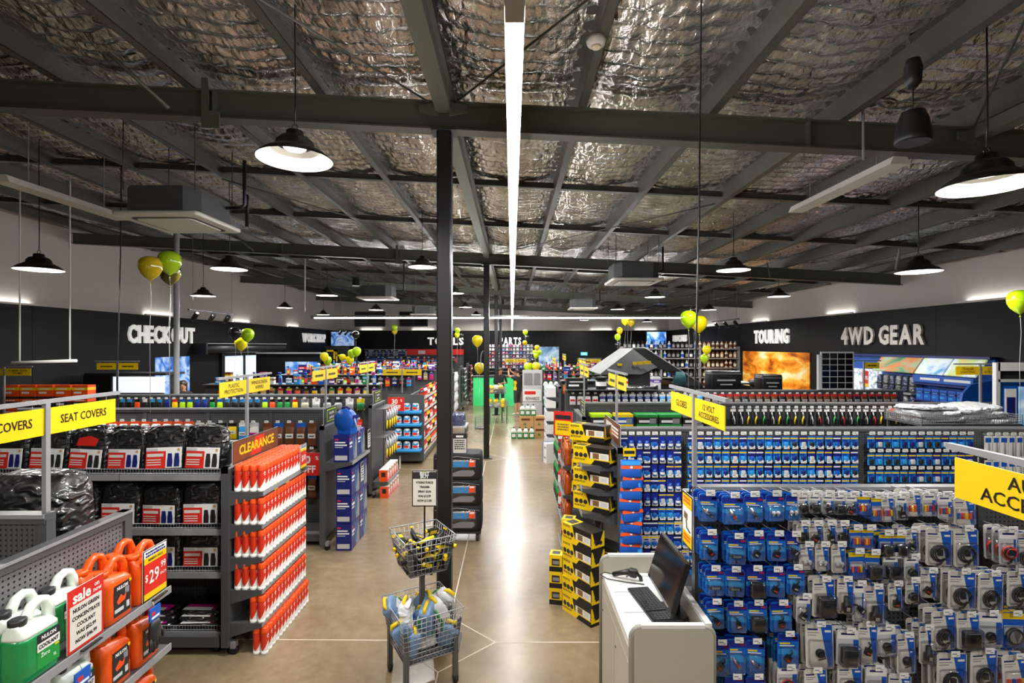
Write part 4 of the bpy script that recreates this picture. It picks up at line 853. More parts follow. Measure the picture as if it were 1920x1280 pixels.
    bl = MB().rbox(w_*.84, depth, [(zc-h_*.32, .9, .6, 0, -depth/2), (zc-h_*.28, 1, 1, 0, -depth/2), (zc+h_*.28, 1, 1, 0, -depth/2), (zc+h_*.32, .9, .6, 0, -depth/2)], 'clear', .01, 3)
    CK[key] = Kind('carded_pack', b, [('contents', it), ('blister', bl)]); return CK[key]
dn = {'chrome': 'chrome bulb', 'connector': 'black connector', 'bracket': 'black bracket', 'cable': 'coiled cable', 'box': 'black box', 'charger': 'charger', 'bulb': 'bulb pair', 'knob': 'black knob', 'fuse': 'coloured fuses', 'speaker': 'round speaker'}
sn = {'blue': 'blue', 'navy': 'navy', 'white': 'white and blue', 'clear': 'clear', 'grey': 'grey', 'black': 'black', 'yb': 'yellow topped blue'}
YD = 3.29-.22
def drow(row, items, blk):
    for i, (px, py, wpx, hpx, st, it, *dep) in enumerate(items):
        x, z = xat(px, YD), zat(py, YD); K = card(st, it, wpx*YD/F, hpx*YD/F, i); n = dep[0] if dep else 3
        hook(R_D, x, z+.012, .225)
        for k in range(n):
            lb = '%s %s card, %s from left in %s row, near right rack' % (sn[st], dn[it], nth(i+1), row)
            if k: lb = '%s card, %s behind front one, %s from left, %s row, near right rack' % (sn[st], nth(k), nth(i+1), row)
            K.put((x+random.uniform(-.006, .006), YD+.012+.052*k, z-.002*k), random.uniform(-.1, .1), lb, 'carded pack', 'carded packs on the near right rack', (random.uniform(-.03, .02), random.uniform(-.03, .03), random.uniform(-.12, .12)))
drow('first', [(1330, 932, 34, 47, 'blue', 'chrome'), (1376, 936, 40, 48, 'blue', 'chrome'), (1413, 934, 34, 46, 'blue', 'chrome'), (1454, 933, 36, 46, 'blue', 'bulb'), (1489, 933, 28, 44, 'blue', 'bulb', 2),
   (1508, 934, 20, 30, 'clear', 'knob'), (1530, 933, 22, 30, 'clear', 'knob'), (1553, 933, 22, 32, 'clear', 'connector'), (1576, 934, 22, 32, 'grey', 'knob'), (1599, 934, 22, 32, 'clear', 'connector'), (1621, 934, 22, 32, 'yb', 'fuse'),
   (1645, 937, 24, 42, 'yb', 'fuse'), (1668, 937, 24, 42, 'white', 'fuse'), (1692, 936, 22, 40, 'clear', 'connector'), (1716, 931, 26, 38, 'white', 'fuse'), (1745, 931, 28, 38, 'clear', 'fuse'), (1772, 934, 26, 40, 'clear', 'fuse'), (1812, 940, 38, 46, 'white', 'fuse')], 0)
drow('second', [(1333, 1005, 34, 46, 'blue', 'connector'), (1383, 1012, 36, 48, 'blue', 'bracket'), (1420, 1007, 34, 46, 'blue', 'connector'), (1458, 1007, 34, 46, 'blue', 'connector'), (1490, 1008, 26, 40, 'navy', 'connector', 2),
   (1507, 988, 22, 30, 'white', 'knob'), (1531, 988, 24, 30, 'white', 'connector'), (1556, 987, 24, 30, 'white', 'connector'), (1580, 988, 22, 30, 'white', 'knob'), (1605, 996, 24, 32, 'yb', 'fuse'), (1630, 996, 24, 34, 'yb', 'fuse'), (1663, 1006, 24, 36, 'yb', 'box'), (1686, 1006, 24, 36, 'yb', 'box'), (1712, 1000, 22, 36, 'white', 'connector'),
   (1764, 998, 46, 64, 'white', 'cable'), (1812, 998, 46, 66, 'white', 'cable'), (1894, 1000, 34, 60, 'clear', 'cable'), (1925, 1006, 40, 64, 'white', 'cable')], 0)
drow('third', [(1340, 1072, 36, 46, 'blue', 'bracket'), (1378, 1074, 36, 46, 'blue', 'bracket'), (1418, 1072, 36, 48, 'navy', 'box'), (1456, 1074, 34, 46, 'blue', 'connector'), (1493, 1070, 34, 46, 'blue', 'connector'),
   (1514, 1027, 28, 42, 'white', 'bulb'), (1544, 1027, 26, 44, 'white', 'bulb'), (1575, 1027, 28, 48, 'white', 'bulb'), (1608, 1040, 30, 46, 'yb', 'fuse'), (1638, 1042, 28, 44, 'yb', 'box'), (1672, 1048, 30, 36, 'grey', 'box'), (1712, 1050, 28, 38, 'clear', 'knob'),
   (1745, 1076, 28, 46, 'white', 'connector'), (1806, 1078, 50, 66, 'white', 'cable'), (1862, 1082, 50, 66, 'white', 'cable'), (1912, 1078, 46, 60, 'white', 'cable')], 0)
drow('fourth', [(1342, 1134, 34, 46, 'blue', 'connector'), (1382, 1138, 36, 50, 'blue', 'connector'), (1420, 1136, 36, 48, 'blue', 'box'), (1466, 1136, 42, 50, 'blue', 'connector'), (1510, 1124, 26, 46, 'clear', 'connector'),
   (1546, 1092, 44, 66, 'white', 'box'), (1586, 1092, 30, 60, 'white', 'charger'), (1612, 1100, 24, 66, 'clear', 'connector', 5), (1643, 1106, 40, 68, 'white', 'charger'), (1680, 1100, 26, 46, 'white', 'connector'), (1712, 1094, 26, 40, 'white', 'knob'),
   (1772, 1154, 50, 66, 'white', 'cable'), (1816, 1158, 44, 60, 'white', 'box'), (1858, 1156, 44, 60, 'clear', 'knob'), (1902, 1156, 44, 60, 'yb', 'speaker')], 0)
drow('fifth', [(1352, 1210, 34, 60, 'blue', 'connector'), (1383, 1206, 36, 60, 'blue', 'chrome'), (1417, 1208, 34, 60, 'blue', 'chrome'), (1478, 1194, 40, 60, 'blue', 'connector'), (1536, 1176, 50, 78, 'white', 'knob'), (1592, 1188, 42, 62, 'clear', 'box'), (1628, 1176, 34, 68, 'white', 'connector'), (1664, 1182, 40, 50, 'clear', 'knob'), (1700, 1196, 36, 70, 'white', 'knob'), (1738, 1182, 28, 64, 'white', 'charger'),
   (1786, 1232, 60, 76, 'white', 'cable'), (1850, 1226, 56, 70, 'white', 'cable'), (1908, 1236, 54, 70, 'white', 'fuse')], 0)
drow('sixth', [(1480, 1256, 40, 50, 'clear', 'cable'), (1530, 1262, 44, 60, 'white', 'cable'), (1596, 1254, 46, 60, 'white', 'cable'), (1645, 1258, 40, 60, 'clear', 'knob'), (1690, 1272, 40, 60, 'white', 'cable'), (1380, 1274, 36, 50, 'blue', 'fuse'), (1420, 1274, 36, 50, 'blue', 'bulb')], 0)
ob('label_strip', MB().box(-1.8, 1.8, -.05, -.041, 1.68, 1.72, 'rail'), R_D)
# shelf ticket strip along the top of the near right rack
aisle_sign('yellow signs for globes and 12 volt accessories on a post', 1.165, 3.27, 2.34, 1.75, (('GLOBES',), ('12 VOLT', 'ACCESSORIES')), .46, .135, -1)
aisle_sign('yellow accessories sign cut off by the right edge', 1.585, 1.22, 2.275, 1.68, (('AUDIO', 'ACCESSORIES'), None), .6, .142, -1, big=1)
def hookcard(b, wd, ht):
    P(b, -wd/2, wd/2, 0, ht, 'charcoal'); P(b, -wd*.42, wd*.42, ht*.03, ht*.97, 'white', 1); P(b, -wd*.42, wd*.42, ht*.74, ht*.97, 'yellow', 2); P(b, -wd*.42, wd*.42, ht*.03, ht*.27, 'yellow', 2)
    b.prism([(-wd*.28, ht*.52), (wd*.02, ht*.5), (wd*.05, ht*.62), (-wd*.24, ht*.64)], -.006, -.002, 'wood'); b.tube([(-.01*1, -.005, ht*.5), (0, -.005, ht*.36), (wd*.3, -.005, ht*.32)], .004, 'black', 5)
    scribble(b, -wd*.3, ht*.93, wd*.6, 2, 'orange', -.0045, ht*.04); scribble(b, -wd*.3, ht*.22, wd*.6, 2, 'orange', -.0045, ht*.04)
card_sign('info_card', 'framed yellow and white card with a black product picture beside the monitor', (1.125, 3.28, 1.36), -PI/2, .2, .34, hookcard)
# ------------------------------------------------------------------ counter with computer
DX0, DX1, DY0, DY1, DH, WT = .68, 1.16, 2.89, 3.9, 1.05, .93
t = ob('service_counter', None, None, (DX0, DY0, 0), 0, 'pale grey laminate service counter with raised sides holding a computer', 'counter'); W_, L_ = DX1-DX0-.02, DY1-DY0
def sidep(y0, y1):
    r = .05; poly = [(0, .0), (W_, 0), (W_, DH-r)]+[(W_-r+r*math.cos(a), DH-r+r*math.sin(a)) for a in [i*PI/8 for i in range(1, 5)]]+[(r+r*math.cos(a), DH-r+r*math.sin(a)) for a in [PI/2+i*PI/8 for i in range(5)]]
    return poly
for y0, y1 in ((0, .032), (L_-.032, L_)):
    pl = ob('side_panel', MB().prism(sidep(0, 0), y0, y1, 'laminate'), t)
    edge = sidep(0, 0)[1:]+[sidep(0, 0)[0]]
    ob('edge_trim', MB().tube([(x, (y0+y1)/2, z) for x, z in edge], .0185, 'trim_grey', 6), pl)
    ob('cap_strip', MB().box(.05, W_-.05, y0-.001, y1+.001, DH, DH+.0195, 'laminate_top'), pl)
ob('worktop', MB().box(0.002, W_-.02, .032, L_-.032, WT-.03, WT, 'laminate_top'), t)
ob('back_panel', MB().box(W_-.03, W_, .032, L_-.032, .05, DH-.01, 'laminate').box(W_-.034, W_+.002, .032, L_-.032, DH-.01, DH+.012, 'laminate_top'), t)
for i in range(2):
    d_ = ob('door', MB().box(-.002, .018, .04+i*(L_-.08)/2+.004, .04+(i+1)*(L_-.08)/2-.004, .08, WT-.13, 'laminate'), t); ob('lock', MB().lathe([(.008, 0), (.008, .004)], 'charcoal', 8, T=Matrix.Translation((-.002, .04+(i+.9)*(L_-.08)/2, .68)) @ Matrix.Rotation(-PI/2, 4, 'Y')), d_)
ob('drawer', MB().box(-.002, .018, .044, L_-.044, WT-.12, WT-.04, 'laminate'), t); ob('carcass', MB().box(.02, W_-.03, .04, L_-.04, .05, WT-.032, 'trim_grey'), t); ob('kick_board', MB().box(.03, W_-.03, .04, L_-.04, 0, .05, 'charcoal'), t)
# monitor faces the aisle
t = ob('computer_monitor', None, None, (1.0, 3.3, WT), 0, 'black computer monitor standing on the pale service counter', 'monitor')
MT = Matrix.Translation((.0, 0, .27)) @ Matrix.Rotation(.3, 4, 'Y')
ob('housing', MB().box(-.012, .02, -.255, .255, -.155, .155, 'black', MT), t); ob('screen', MB().box(-.0135, -.0118, -.244, .244, -.135, .145, 'screen', MT), t)
ob('button_strip', MB().box(-.0138, -.012, -.2, .2, -.15, -.142, 'grey', MT), t)
ob('neck', MB().tube([(.03, 0, .25), (.07, 0, .15), (.06, 0, .012)], .022, 'black', 8), t); ob('foot', MB().rbox(.17, .24, [(0, 1, 1), (.01, 1, 1), (.014, .9, .9)], 'black', .05, 4, T=Matrix.Translation((.03, 0, 0))), t)
kb = Matrix.Rotation(math.atan2(-.43, .06), 4, 'Z')
t = ob('keyboard', MB().prism([(-.22, 0), (.22, 0), (.22, .018), (-.22, .018)], -.075, .075, 'black'), None, (.915, 3.385, WT), math.atan2(.43, -.06)-PI, 'black computer keyboard lying in front of the monitor', 'keyboard')
kk = MB()
for r_ in range(6):
    for c_ in range(19):
        if c_ == 14: continue
        if r_ == 5 and 4 <= c_ <= 8:
            if c_ == 4: kk.box(-.212+4*.0225, -.212+9*.0225-.004, -.067+(5-r_)*.0225, -.067+(5-r_)*.0225+.018, .018, .023, 'key')
            continue
        kk.box(-.212+c_*.0225, -.212+c_*.0225+.0185, -.067+(5-r_)*.0225, -.067+(5-r_)*.0225+.018, .018, .023, 'key')
k_ = ob('keys', kk, t, kind='stuff')
t = ob('barcode_scanner', None, None, (.84, 3.76, WT), -.5, 'black handheld barcode scanner lying on the counter beside its cable', 'scanner')
ob('head', MB().rbox(.07, .045, [(0, .7, .7), (.015, 1, 1), (.05, 1, 1), (.06, .7, .7)], 'black', .015, 3, T=Matrix.Translation((.05, 0, .03))), t); ob('grip', MB().tube([(.04, 0, .07), (-.03, 0, .045), (-.1, 0, .018)], [.024, .019, .017], 'black', 8), t)
ob('trigger', MB().tube([(.02, 0, .04), (.0, 0, .02)], .008, 'grey', 6), t); ob('stand', MB().tube([(.08, 0, .06), (.1, .02, .03), (.1, .03, .002)], .014, 'black', 6), t)
ob('cable', MB().tube([(-.1, 0, .018), (-.17, .02, .01), (-.19, -.03, .008), (-.12, -.07, .008), (0, -.06, .008), (.14, -.03, .008)], .004, 'black', 6), t)
KPP = Kind('paper_sheet', MB().box(-.1, .1, -.14, .14, 0, .0012, 'white'), [('print', MB().box(-.08, .06, .09, .1, .0012, .0016, 'grey').box(-.08, .07, .06, .064, .0012, .0016, 'silver').box(-.08, .05, .03, .034, .0012, .0016, 'silver').box(-.08, .07, -.0, .004, .0012, .0016, 'silver').box(-.08, .04, -.03, -.026, .0012, .0016, 'silver'))])
for (x, y, r_, lb) in ((.8, 3.2, .02, 'white printed sheet lying left of the keyboard'), (.79, 3.47, -.03, 'white printed sheet farther along left of the keyboard'), (1.0, 3.71, -.3, 'white sheet lying behind the scanner')): KPP.put((x, y, WT+.0004), r_, lb, 'paper', 'sheets on the counter')
ob('monitor_cable', MB().tube([(1.08, 3.2, WT+.006), (1.1, 3.1, WT+.03), (1.06, 3.02, WT+.02), (1.09, 2.96, WT+.006), (1.1, 3.3, WT+.006)], .005, 'black', 6), None, (0, 0, 0), 0, 'tangled black cable behind the monitor on the counter', 'cable')
# ------------------------------------------------------------------ right: second rack with small blue packs
R_E = gondola('second right rack with rows of small blue packs and white tickets', 1.15, 6.2, 5.65, 1.75, [(.18, .42)], bays=5)
SB = []
for v in range(6):
    b = MB(); w_, h_ = .078, .115; base = ('card_blue', 'card_navy', 'card_blue', 'navy', 'card_blue', 'silver')[v]
    b.box(-w_/2, w_/2, -.0015, .0015, -h_, .012, base); b.box(-w_/2, w_/2, -.0022, -.0015, -.018, -.004, 'yellow' if v != 3 else 'white'); b.box(-w_*.4, w_*.2, -.0022, -.0015, -.04, -.028, 'navy'); b.prism([(-w_*.5, -h_*.95), (w_*.5, -h_*.95), (w_*.5, -h_*.6), (-w_*.5, -h_*.45)], -.0021, -.0015, 'sky')
    b.rbox(w_*.6, .022, [(-h_*.9, .8, .8, 0, -.012), (-h_*.8, 1, 1, 0, -.012), (-h_*.5, 1, 1, 0, -.012), (-h_*.42, .8, .8, 0, -.012)], ('navy', 'silver', 'sky', 'blue', 'charcoal', 'blue')[v], .008, 3)
    SB.append(Kind('small_pack', b, []))
bt = MB().lathe([(.022, -.1), (.026, -.095), (.026, -.05), (.018, -.035), (.012, -.03)], 'confetti_blue', 10, T=Matrix.Translation((0, -.02, 0))).box(-.035, .035, -.002, .002, -.11, .012, 'card_navy').lathe([(.0265, -.085), (.0265, -.06)], 'white', 10, T=Matrix.Translation((0, -.02, 0)), cap=False)
SB.append(Kind('small_bottle_pack', bt, []))
vn = ['blue pack with navy part', 'navy pack with silver part', 'blue pack with pale part', 'navy pack with blue part', 'blue pack with dark part', 'silver pack with blue part', 'clear blue bottle pack']
def erow(r, z, x0, x1, dx, pick, where, ln=.15):
    i = 0; x = x0
    while x < x1:
        k = pick(i); hook(R_E, x, z+.028, ln, 'white', .06, .034)
        SB[k].put((x+random.uniform(-.004, .004), 5.65-ln+.004, z), random.uniform(-.08, .08), 'small %s, %s row, %s from left, %s' % (vn[k], nth(r), nth(i+1), where), 'small pack', 'small packs on the second right rack'); i += 1; x += dx
for r in range(4):
    z = 1.66-.152*r; erow(r+1, z, 1.2, 1.86, .083, lambda i: random.choice((6, 6, 6, 3, 1)), 'left bay of second right rack'); erow(r+1, z, 1.93, 3.7, .092, lambda i: random.choice((0, 1, 2, 4, 0, 3)), 'middle bays of second right rack')
for r in range(3):
    z = 1.66-.185*r; erow(r+1, z, 3.86, 5.0, .088, lambda i: random.choice((0, 2, 0, 4, 1)), 'fourth bay of second right rack')
for r in range(4, 10): erow(r+1, 1.66-.152*r, 1.2, 1.95, .083, lambda i: random.choice((6, 3, 1, 5, 2) if r > 4 else (6, 1)), 'left bay of second right rack')
KHP = Kind('hanging_tool_pack', MB().box(-.04, .04, -.0015, .0015, -.22, .02, 'white').tube([(0, -.012, -.05), (0, -.014, -.2)], [.006, .01], 'grey', 6).box(-.03, .03, -.0024, -.0015, -.05, .0, 'blue'), [])
for r in range(2):
    for i in range(12): hook(R_E, 5.12+.085*i, 1.68-.26*r, .15); KHP.put((5.12+.085*i, 5.505, 1.655-.26*r), random.uniform(-.1, .1), 'white carded tool pack, %s row, %s from left, far end of second right rack' % (nth(r+1), nth(i+1)), 'tool pack', 'white carded tool packs')
aisle_sign('pair of yellow signs on a post above the small blue packs', 1.155, 5.65, 2.345, 1.75, (('~',), ('~',)), .46, .14, -1)
# yellow boxed goods on the end of the second right rack
E_E = endcap('right rack end with yellow and black boxes on its shelves', 1.09, 5.62, -PI/2, .9, 1.61, [(.95, .38), (1.2, .38), (1.43, .38)], 'perf')
yb = MB().box(-.21, .21, -.085, .085, 0, .175, 'yellow')
for T in (Matrix(), ):
    yb.prism([(-.06, .176), (.2105, .176), (.2105, .06), (-.02, .06)], -.0856, -.085, 'black').prism([(-.0, .0), (.2105, .0), (.2105, .05), (.04, .05)], -.0856, -.085, 'black').box(-.01, .2, -.0862, -.085, .06, .125, 'cream').box(.02, .09, -.0866, -.086, .065, .12, 'wood').box(.11, .18, -.0866, -.086, .07, .115, 'silver')
    for i in range(3): yb.lathe([(.024, 0), (.024, .0015)], 'charcoal', 12, T=FT(-.17+.052*i, -.085, .085))
    scribble(yb, -.195, .165, .1, 2, 'charcoal', -.0854, .007); scribble(yb, -.195, .05, .13, 2, 'charcoal', -.0854, .006)
    yb.box(-.08, .2105, -.085, .085, .175, .1756, 'black').box(-.2, -.1, -.05, .05, .1756, .176, 'charcoal')
TE = Matrix.Rotation(PI/2, 4, 'Z')
yb.prism([(-.07, .176), (.07, .176), (.02, .06), (-.03, .05)], -.2108, -.21, 'black', T=TE).box(-.085, .085, -.2106, -.21, .0, .03, 'black', T=TE)
for q in ((-.03, .09), (.035, .07)): yb.lathe([(.02, 0), (.02, .001)], 'charcoal', 10, T=TE @ FT(q[0], -.2108, q[1]))
KYB = Kind('yellow_box', yb, [])
ysm = MB().box(-.065, .065, -.07, .07, 0, .168, 'yellow').box(-.0655, .0655, -.0705, .0705, .0, .05, 'black').box(-.04, .04, -.0708, -.07, .06, .13, 'charcoal').box(-.03, .035, -.0712, -.0708, .075, .11, 'grey').box(-.04, .04, -.04, .04, .168, .1686, 'charcoal')
KYS = Kind('small_yellow_box', ysm, [])
for i in range(5): KYB.put((.695, 5.02, .176*i), -.98+.03*math.sin(i*2.3), 'yellow and black box, %s in the floor stack before the rack end' % ('lowest', 'second', 'third', 'fourth', 'topmost')[i], 'box', 'yellow and black boxes')
for i in range(4): KYB.put((.93, 5.06, .176*i), -.95+.02*i, 'yellow and black box, %s in the right hand floor stack' % ('lowest', 'second', 'third', 'topmost')[i], 'box', 'yellow and black boxes')
for z, lb in ((.952, 'lowest'), (1.202, 'middle'), (1.432, 'top')):
    KYB.put((.86, 5.3, z), -.66, 'yellow and black box angled at the near end of the %s shelf' % lb, 'box', 'yellow and black boxes'); KYB.put((.93, 5.62, z), -.7, 'yellow and black box in the middle of the %s shelf' % lb, 'box', 'yellow and black boxes')
    KYS.put((.77, 5.78, z), -.9, 'small yellow box standing on the %s shelf at the aisle' % lb, 'box', 'small yellow boxes')
KYB.put((.86, 5.62, 1.432+.177), -.62, 'yellow and black box lying on top of the stack below the slanted board', 'box', 'yellow and black boxes')
for i in range(3): KYS.put((.46, 5.3, .169*i), -.2, 'small yellow box, %s in the low floor stack at the aisle' % ('lowest', 'middle', 'topmost')[i], 'box', 'small yellow boxes')
for i in range(5): KYS.put((.6, 5.38, .169*i), -.3, 'small yellow box, %s in the taller floor stack' % ('lowest', 'second', 'third', 'fourth', 'topmost')[i], 'box', 'small yellow boxes')
def giftboard(b, wd, ht): P(b, -wd/2, wd/2, 0, ht, 'charcoal'); P(b, -wd*.48, wd*.48, ht*.04, ht*.96, 'brown', 1); P(b, -wd*.4, 0, ht*.2, ht*.8, 'silver', 2); P(b, -wd*.3, wd*.3, ht*.3, ht*.5, 'red', 3); scribble(b, 0, ht*.75, wd*.4, 3, 'white', -.0052, ht*.1)
card_sign('header_board', 'slanted dark promotional board above the yellow boxes', (1.1, 5.62, 1.615), -PI/2, .86, .22, giftboard)
# clip strip with blue and orange packs
ob('clip_strip', MB().box(-.012, .012, -.002, .002, .3, 1.58, 'silver').box(-.06, .06, -.004, -.002, 1.58, 1.66, 'yellow').box(-.05, .05, -.005, -.004, 1.605, 1.635, 'charcoal').tube([(0, 0, 1.58), (0, .1, 1.6), (.0, .22, 1.6)], .004, 'wire', 4), None, (1.13, 4.93, 0), 0, 'silver clip strip with yellow tag holding blue and orange packs', 'clip strip')
KOR = Kind('clip_pack', MB().rbox(.2, .05, [(-.17, .92, .5), (-.15, 1, 1), (-.09, 1, 1), (-.06, .98, .9), (0, .95, .3)], 'blue', .02, 3).box(-.099, .099, -.027, -.02, -.085, -.055, 'orange').box(-.09, .09, -.0275, -.02, -.05, -.012, 'sky').lathe([(.012, 0), (.012, .002)], 'white', 10, T=FT(0, -.027, -.07)), [])
for i in range(9): KOR.put((1.13+.012*math.sin(i*1.7), 4.88, 1.56-.105*i), .12*math.sin(i*2.1), 'blue and orange pack, %s from the top of the clip strip' % nth(i+1), 'pack', 'packs on the clip strip', (-.18, .08*math.sin(i*2.9), .15*math.sin(i*2.1)))
# copper jugs and green bottles beyond
E_O = endcap('narrow right rack end with copper orange bottles', 1.05, 6.62, -PI/2, .62, 1.55, [(1.16, .42), (.8, .42), (.44, .42), (.1, .42)], 'perf_dark')
cj = MB().rbox(.17, .1, [(0, .95, .95), (.01, 1, 1), (.1, .96, .96), (.13, .86, .9), (.17, .95, .95), (.22, .9, .9), (.26, .55, .6), (.275, .35, .45)], 'copper_plastic', .035, 4)
KCJ = Kind('oil_bottle', cj, [('cap', MB().lathe([(.025, .27), (.025, .3), (.02, .304)], 'copper_plastic', 12)), ('label_print', MB().box(-.06, .06, -.0512, -.048, .03, .12, 'charcoal').box(-.04, .05, -.052, -.051, .06, .1, 'orange'))])
for z, s in ((1.161, 'top'), (.801, 'second'), (.441, 'third'), (.101, 'lowest')):
    for i in range(3): KCJ.put((.7, 6.42+.19*i, z), -PI/2, 'copper orange oil bottle, %s from the camera, %s shelf of the narrow rack' % (nth(i+1), s), 'bottle', 'copper oil bottles')
def memb(b, wd, ht): P(b, -wd/2, wd/2, 0, ht, 'red'); P(b, -wd*.42, wd*.42, ht*.04, ht*.62, 'yellow', 1); P(b, -wd*.42, wd*.42, ht*.68, ht*.85, 'charcoal', 1); scribble(b, -wd*.3, ht*.5, wd*.6, 3, 'wood', -.004, ht*.06)
card_sign('price_card', 'red framed yellow price card above the copper bottles', (.66, 6.62, 1.475), -.5, .26, .32, memb, stand=None)
ob('card_stem', MB().box(-.006, .006, -.004, .004, -.32, .0, 'black'), bpy.data.objects['price_card.002'] if 'price_card.002' in bpy.data.objects else None, (0, 0, 0))
R_F = gondola('third right rack with boxed chargers and hand tools', 1.13, 7.7, 8.02, 1.76, [(1.32, .42), (.95, .42), (.18, .42)], bays=7)
E_F = endcap('right rack end with green bottles beyond the copper ones', 1.06, 8.0, -PI/2, .9, 1.6, [(1.22, .38), (.9, .38), (.58, .38), (.26, .38)], 'perf_dark')
KGB = bottlek('green', 'charcoal', 'black', .055, .27)
for z, s in ((1.222, 'top'), (.902, 'second'), (.582, 'third'), (.262, 'lowest')):
    for i in range(6): (KGB if i else bottlek('red', 'white', 'red', .045, .27)).put((.73, 7.62+.14*i, z), -PI/2, '%s oil bottle, %s from the camera, %s shelf of the green bottle rack end' % ('green' if i else 'red', nth(i+1), s), 'bottle', 'green oil bottles')
card_sign('price_sign', 'dark sign with lime bars on the green bottle rack end', (1.06, 7.7, 1.61), -PI/2, .5, .22, lowprice)
def chbox(c1, c2, w_, h_):
    return Kind('charger_box', MB().box(-w_/2, w_/2, -.12, .12, 0, h_, c1).box(-w_/2-.001, w_/2+.001, -.121, .121, h_*.86, h_+.001, c2).box(-w_/2-.001, w_/2+.001, -.1206, .1206, h_*.4, h_*.52, c2).box(-w_*.4, w_*.1, -.1216, -.12, h_*.6, h_*.72, 'white').box(w_*.1, w_*.42, -.1216, -.12, h_*.55, h_*.8, 'grey').box(-w_*.4, w_*.0, -.1216, -.12, h_*.12, h_*.25, 'silver'), [])
for i, (c1, c2, w_, d_) in enumerate((('charcoal', 'lime', .31, 'black and lime'), ('blue', 'yellow', .26, 'blue and yellow'), ('charcoal', 'green', .31, 'black and green'), ('charcoal', 'green', .33, 'wide black and green'), ('black', 'grey', .3, 'black and grey'), ('black', 'charcoal', .3, 'plain black'))):
    chbox(c1, c2, w_, .3).put((1.33+.34*i, 7.72, 1.321), 0, d_+' charger box, %s from the left, upper shelf of third right rack' % nth(i+1), 'box', 'charger boxes'); chbox(c1, ('lime', 'green')[i % 2], w_, .2).put((1.33+.34*i, 7.72, .951), 0, '%s low charger box, %s from the left, lower shelf of third right rack' % (d_, nth(i+1)), 'box', 'charger boxes')
def toolk(v):
    c1, c2 = (('black', 'yellow'), ('silver', 'charcoal'), ('black', 'green'), ('red', 'black'), ('charcoal', 'yellow'), ('blue', 'silver'))[v]
    return Kind('tool_card', MB().box(-.045, .045, -.0015, .0015, -.24, .02, 'black' if v % 2 else 'charcoal').tube([(-.012, -.01, -.04), (0, -.012, -.11)], .008, 'silver', 6).tube([(0, -.012, -.1), (-.018, -.014, -.16), (-.02, -.012, -.22)], .01, c2, 6).tube([(0, -.012, -.1), (.018, -.014, -.16), (.02, -.012, -.22)], .01, c1, 6).box(-.04, .04, -.0025, -.0015, -.03, .01, 'white'), [])
TK = [toolk(v) for v in range(6)]; tn = ['yellow handled pliers', 'grey tool', 'green handled cutters', 'red handled pliers', 'yellow snips', 'blue driver']
def trow(rack, n, x0, dx, z, pick, where, ln=.15):
    for i in range(n):
        k = pick(i); x = x0+dx*i; hook(rack, x, z+.02, ln); TK[k].put((x, rack.location.y-ln+.004, z), random.uniform(-.1, .1), 'carded %s, %s from left, %s' % (tn[k], nth(i+1), where), 'tool', 'carded hand tools')
trow(R_F, 26, 3.4, .12, 1.66, lambda i: (1, 1, 4, 0, 2, 1, 0, 2, 4, 0, 1, 3, 1, 2, 3, 1, 2, 1, 3, 0, 0, 4, 5, 5, 3, 3)[i], 'third right rack')
for r in range(1): erow
aisle_sign('pair of yellow signs above the charger boxes', 1.13, 8.02, 2.34, 1.76, (('~',), ('~',)), .46, .14, -1)
# wrapped white mats piled in a wire basket
t = ob('mat_basket', None, None, (5.95, 6.95, 0), 0, 'low wire basket table holding wrapped white mats', 'basket')
for sx in (-1, 1):
    for sy in (-1, 1): ob('leg', MB().box(sx*.62-.015, sx*.62+.015, sy*.3-.015, sy*.3+.015, 0, 1.6, 'rack'), t)
ob('tray', MB().box(-.65, .65, -.33, .33, 1.6, 1.63, 'rack'), t)
def wirepanel(w_, h_, cell=.03, r=.0022, k='wire'):
    b = MB(); n = int(w_/cell); m = max(1, int(h_/cell))
    for i in range(n+1): b.box(-w_/2+w_*i/n-r, -w_/2+w_*i/n+r, -r, r, 0, h_, k)
    for j in range(m+1): b.box(-w_/2, w_/2, -r, r, h_*j/m-r, h_*j/m+r, k)
    return b
for yy in (-.33, .33): ob('wire_side', wirepanel(1.3, .12), t, (0, yy, 1.63))
for xx in (-.65, .65): ob('wire_end', wirepanel(.66, .12), t, (xx, 0, 1.63), PI/2)
KWM = Kind('wrapped_mat', bag(.62, .5, .06, 'wrap_white', 31), [])
for i in range(8): KWM.put((5.65+.6*(i % 2)+random.uniform(-.06, .06), 6.95, 1.635+.05*(i//2)), random.uniform(-.3, .3), 'clear wrapped white mat, %s layer, %s side of the basket' % (nth(i//2+1), ('left', 'right')[i % 2]), 'wrapped mat', 'wrapped mats in the basket', (random.uniform(-.06, .06), random.uniform(-.08, .08), random.uniform(-.3, .3)))
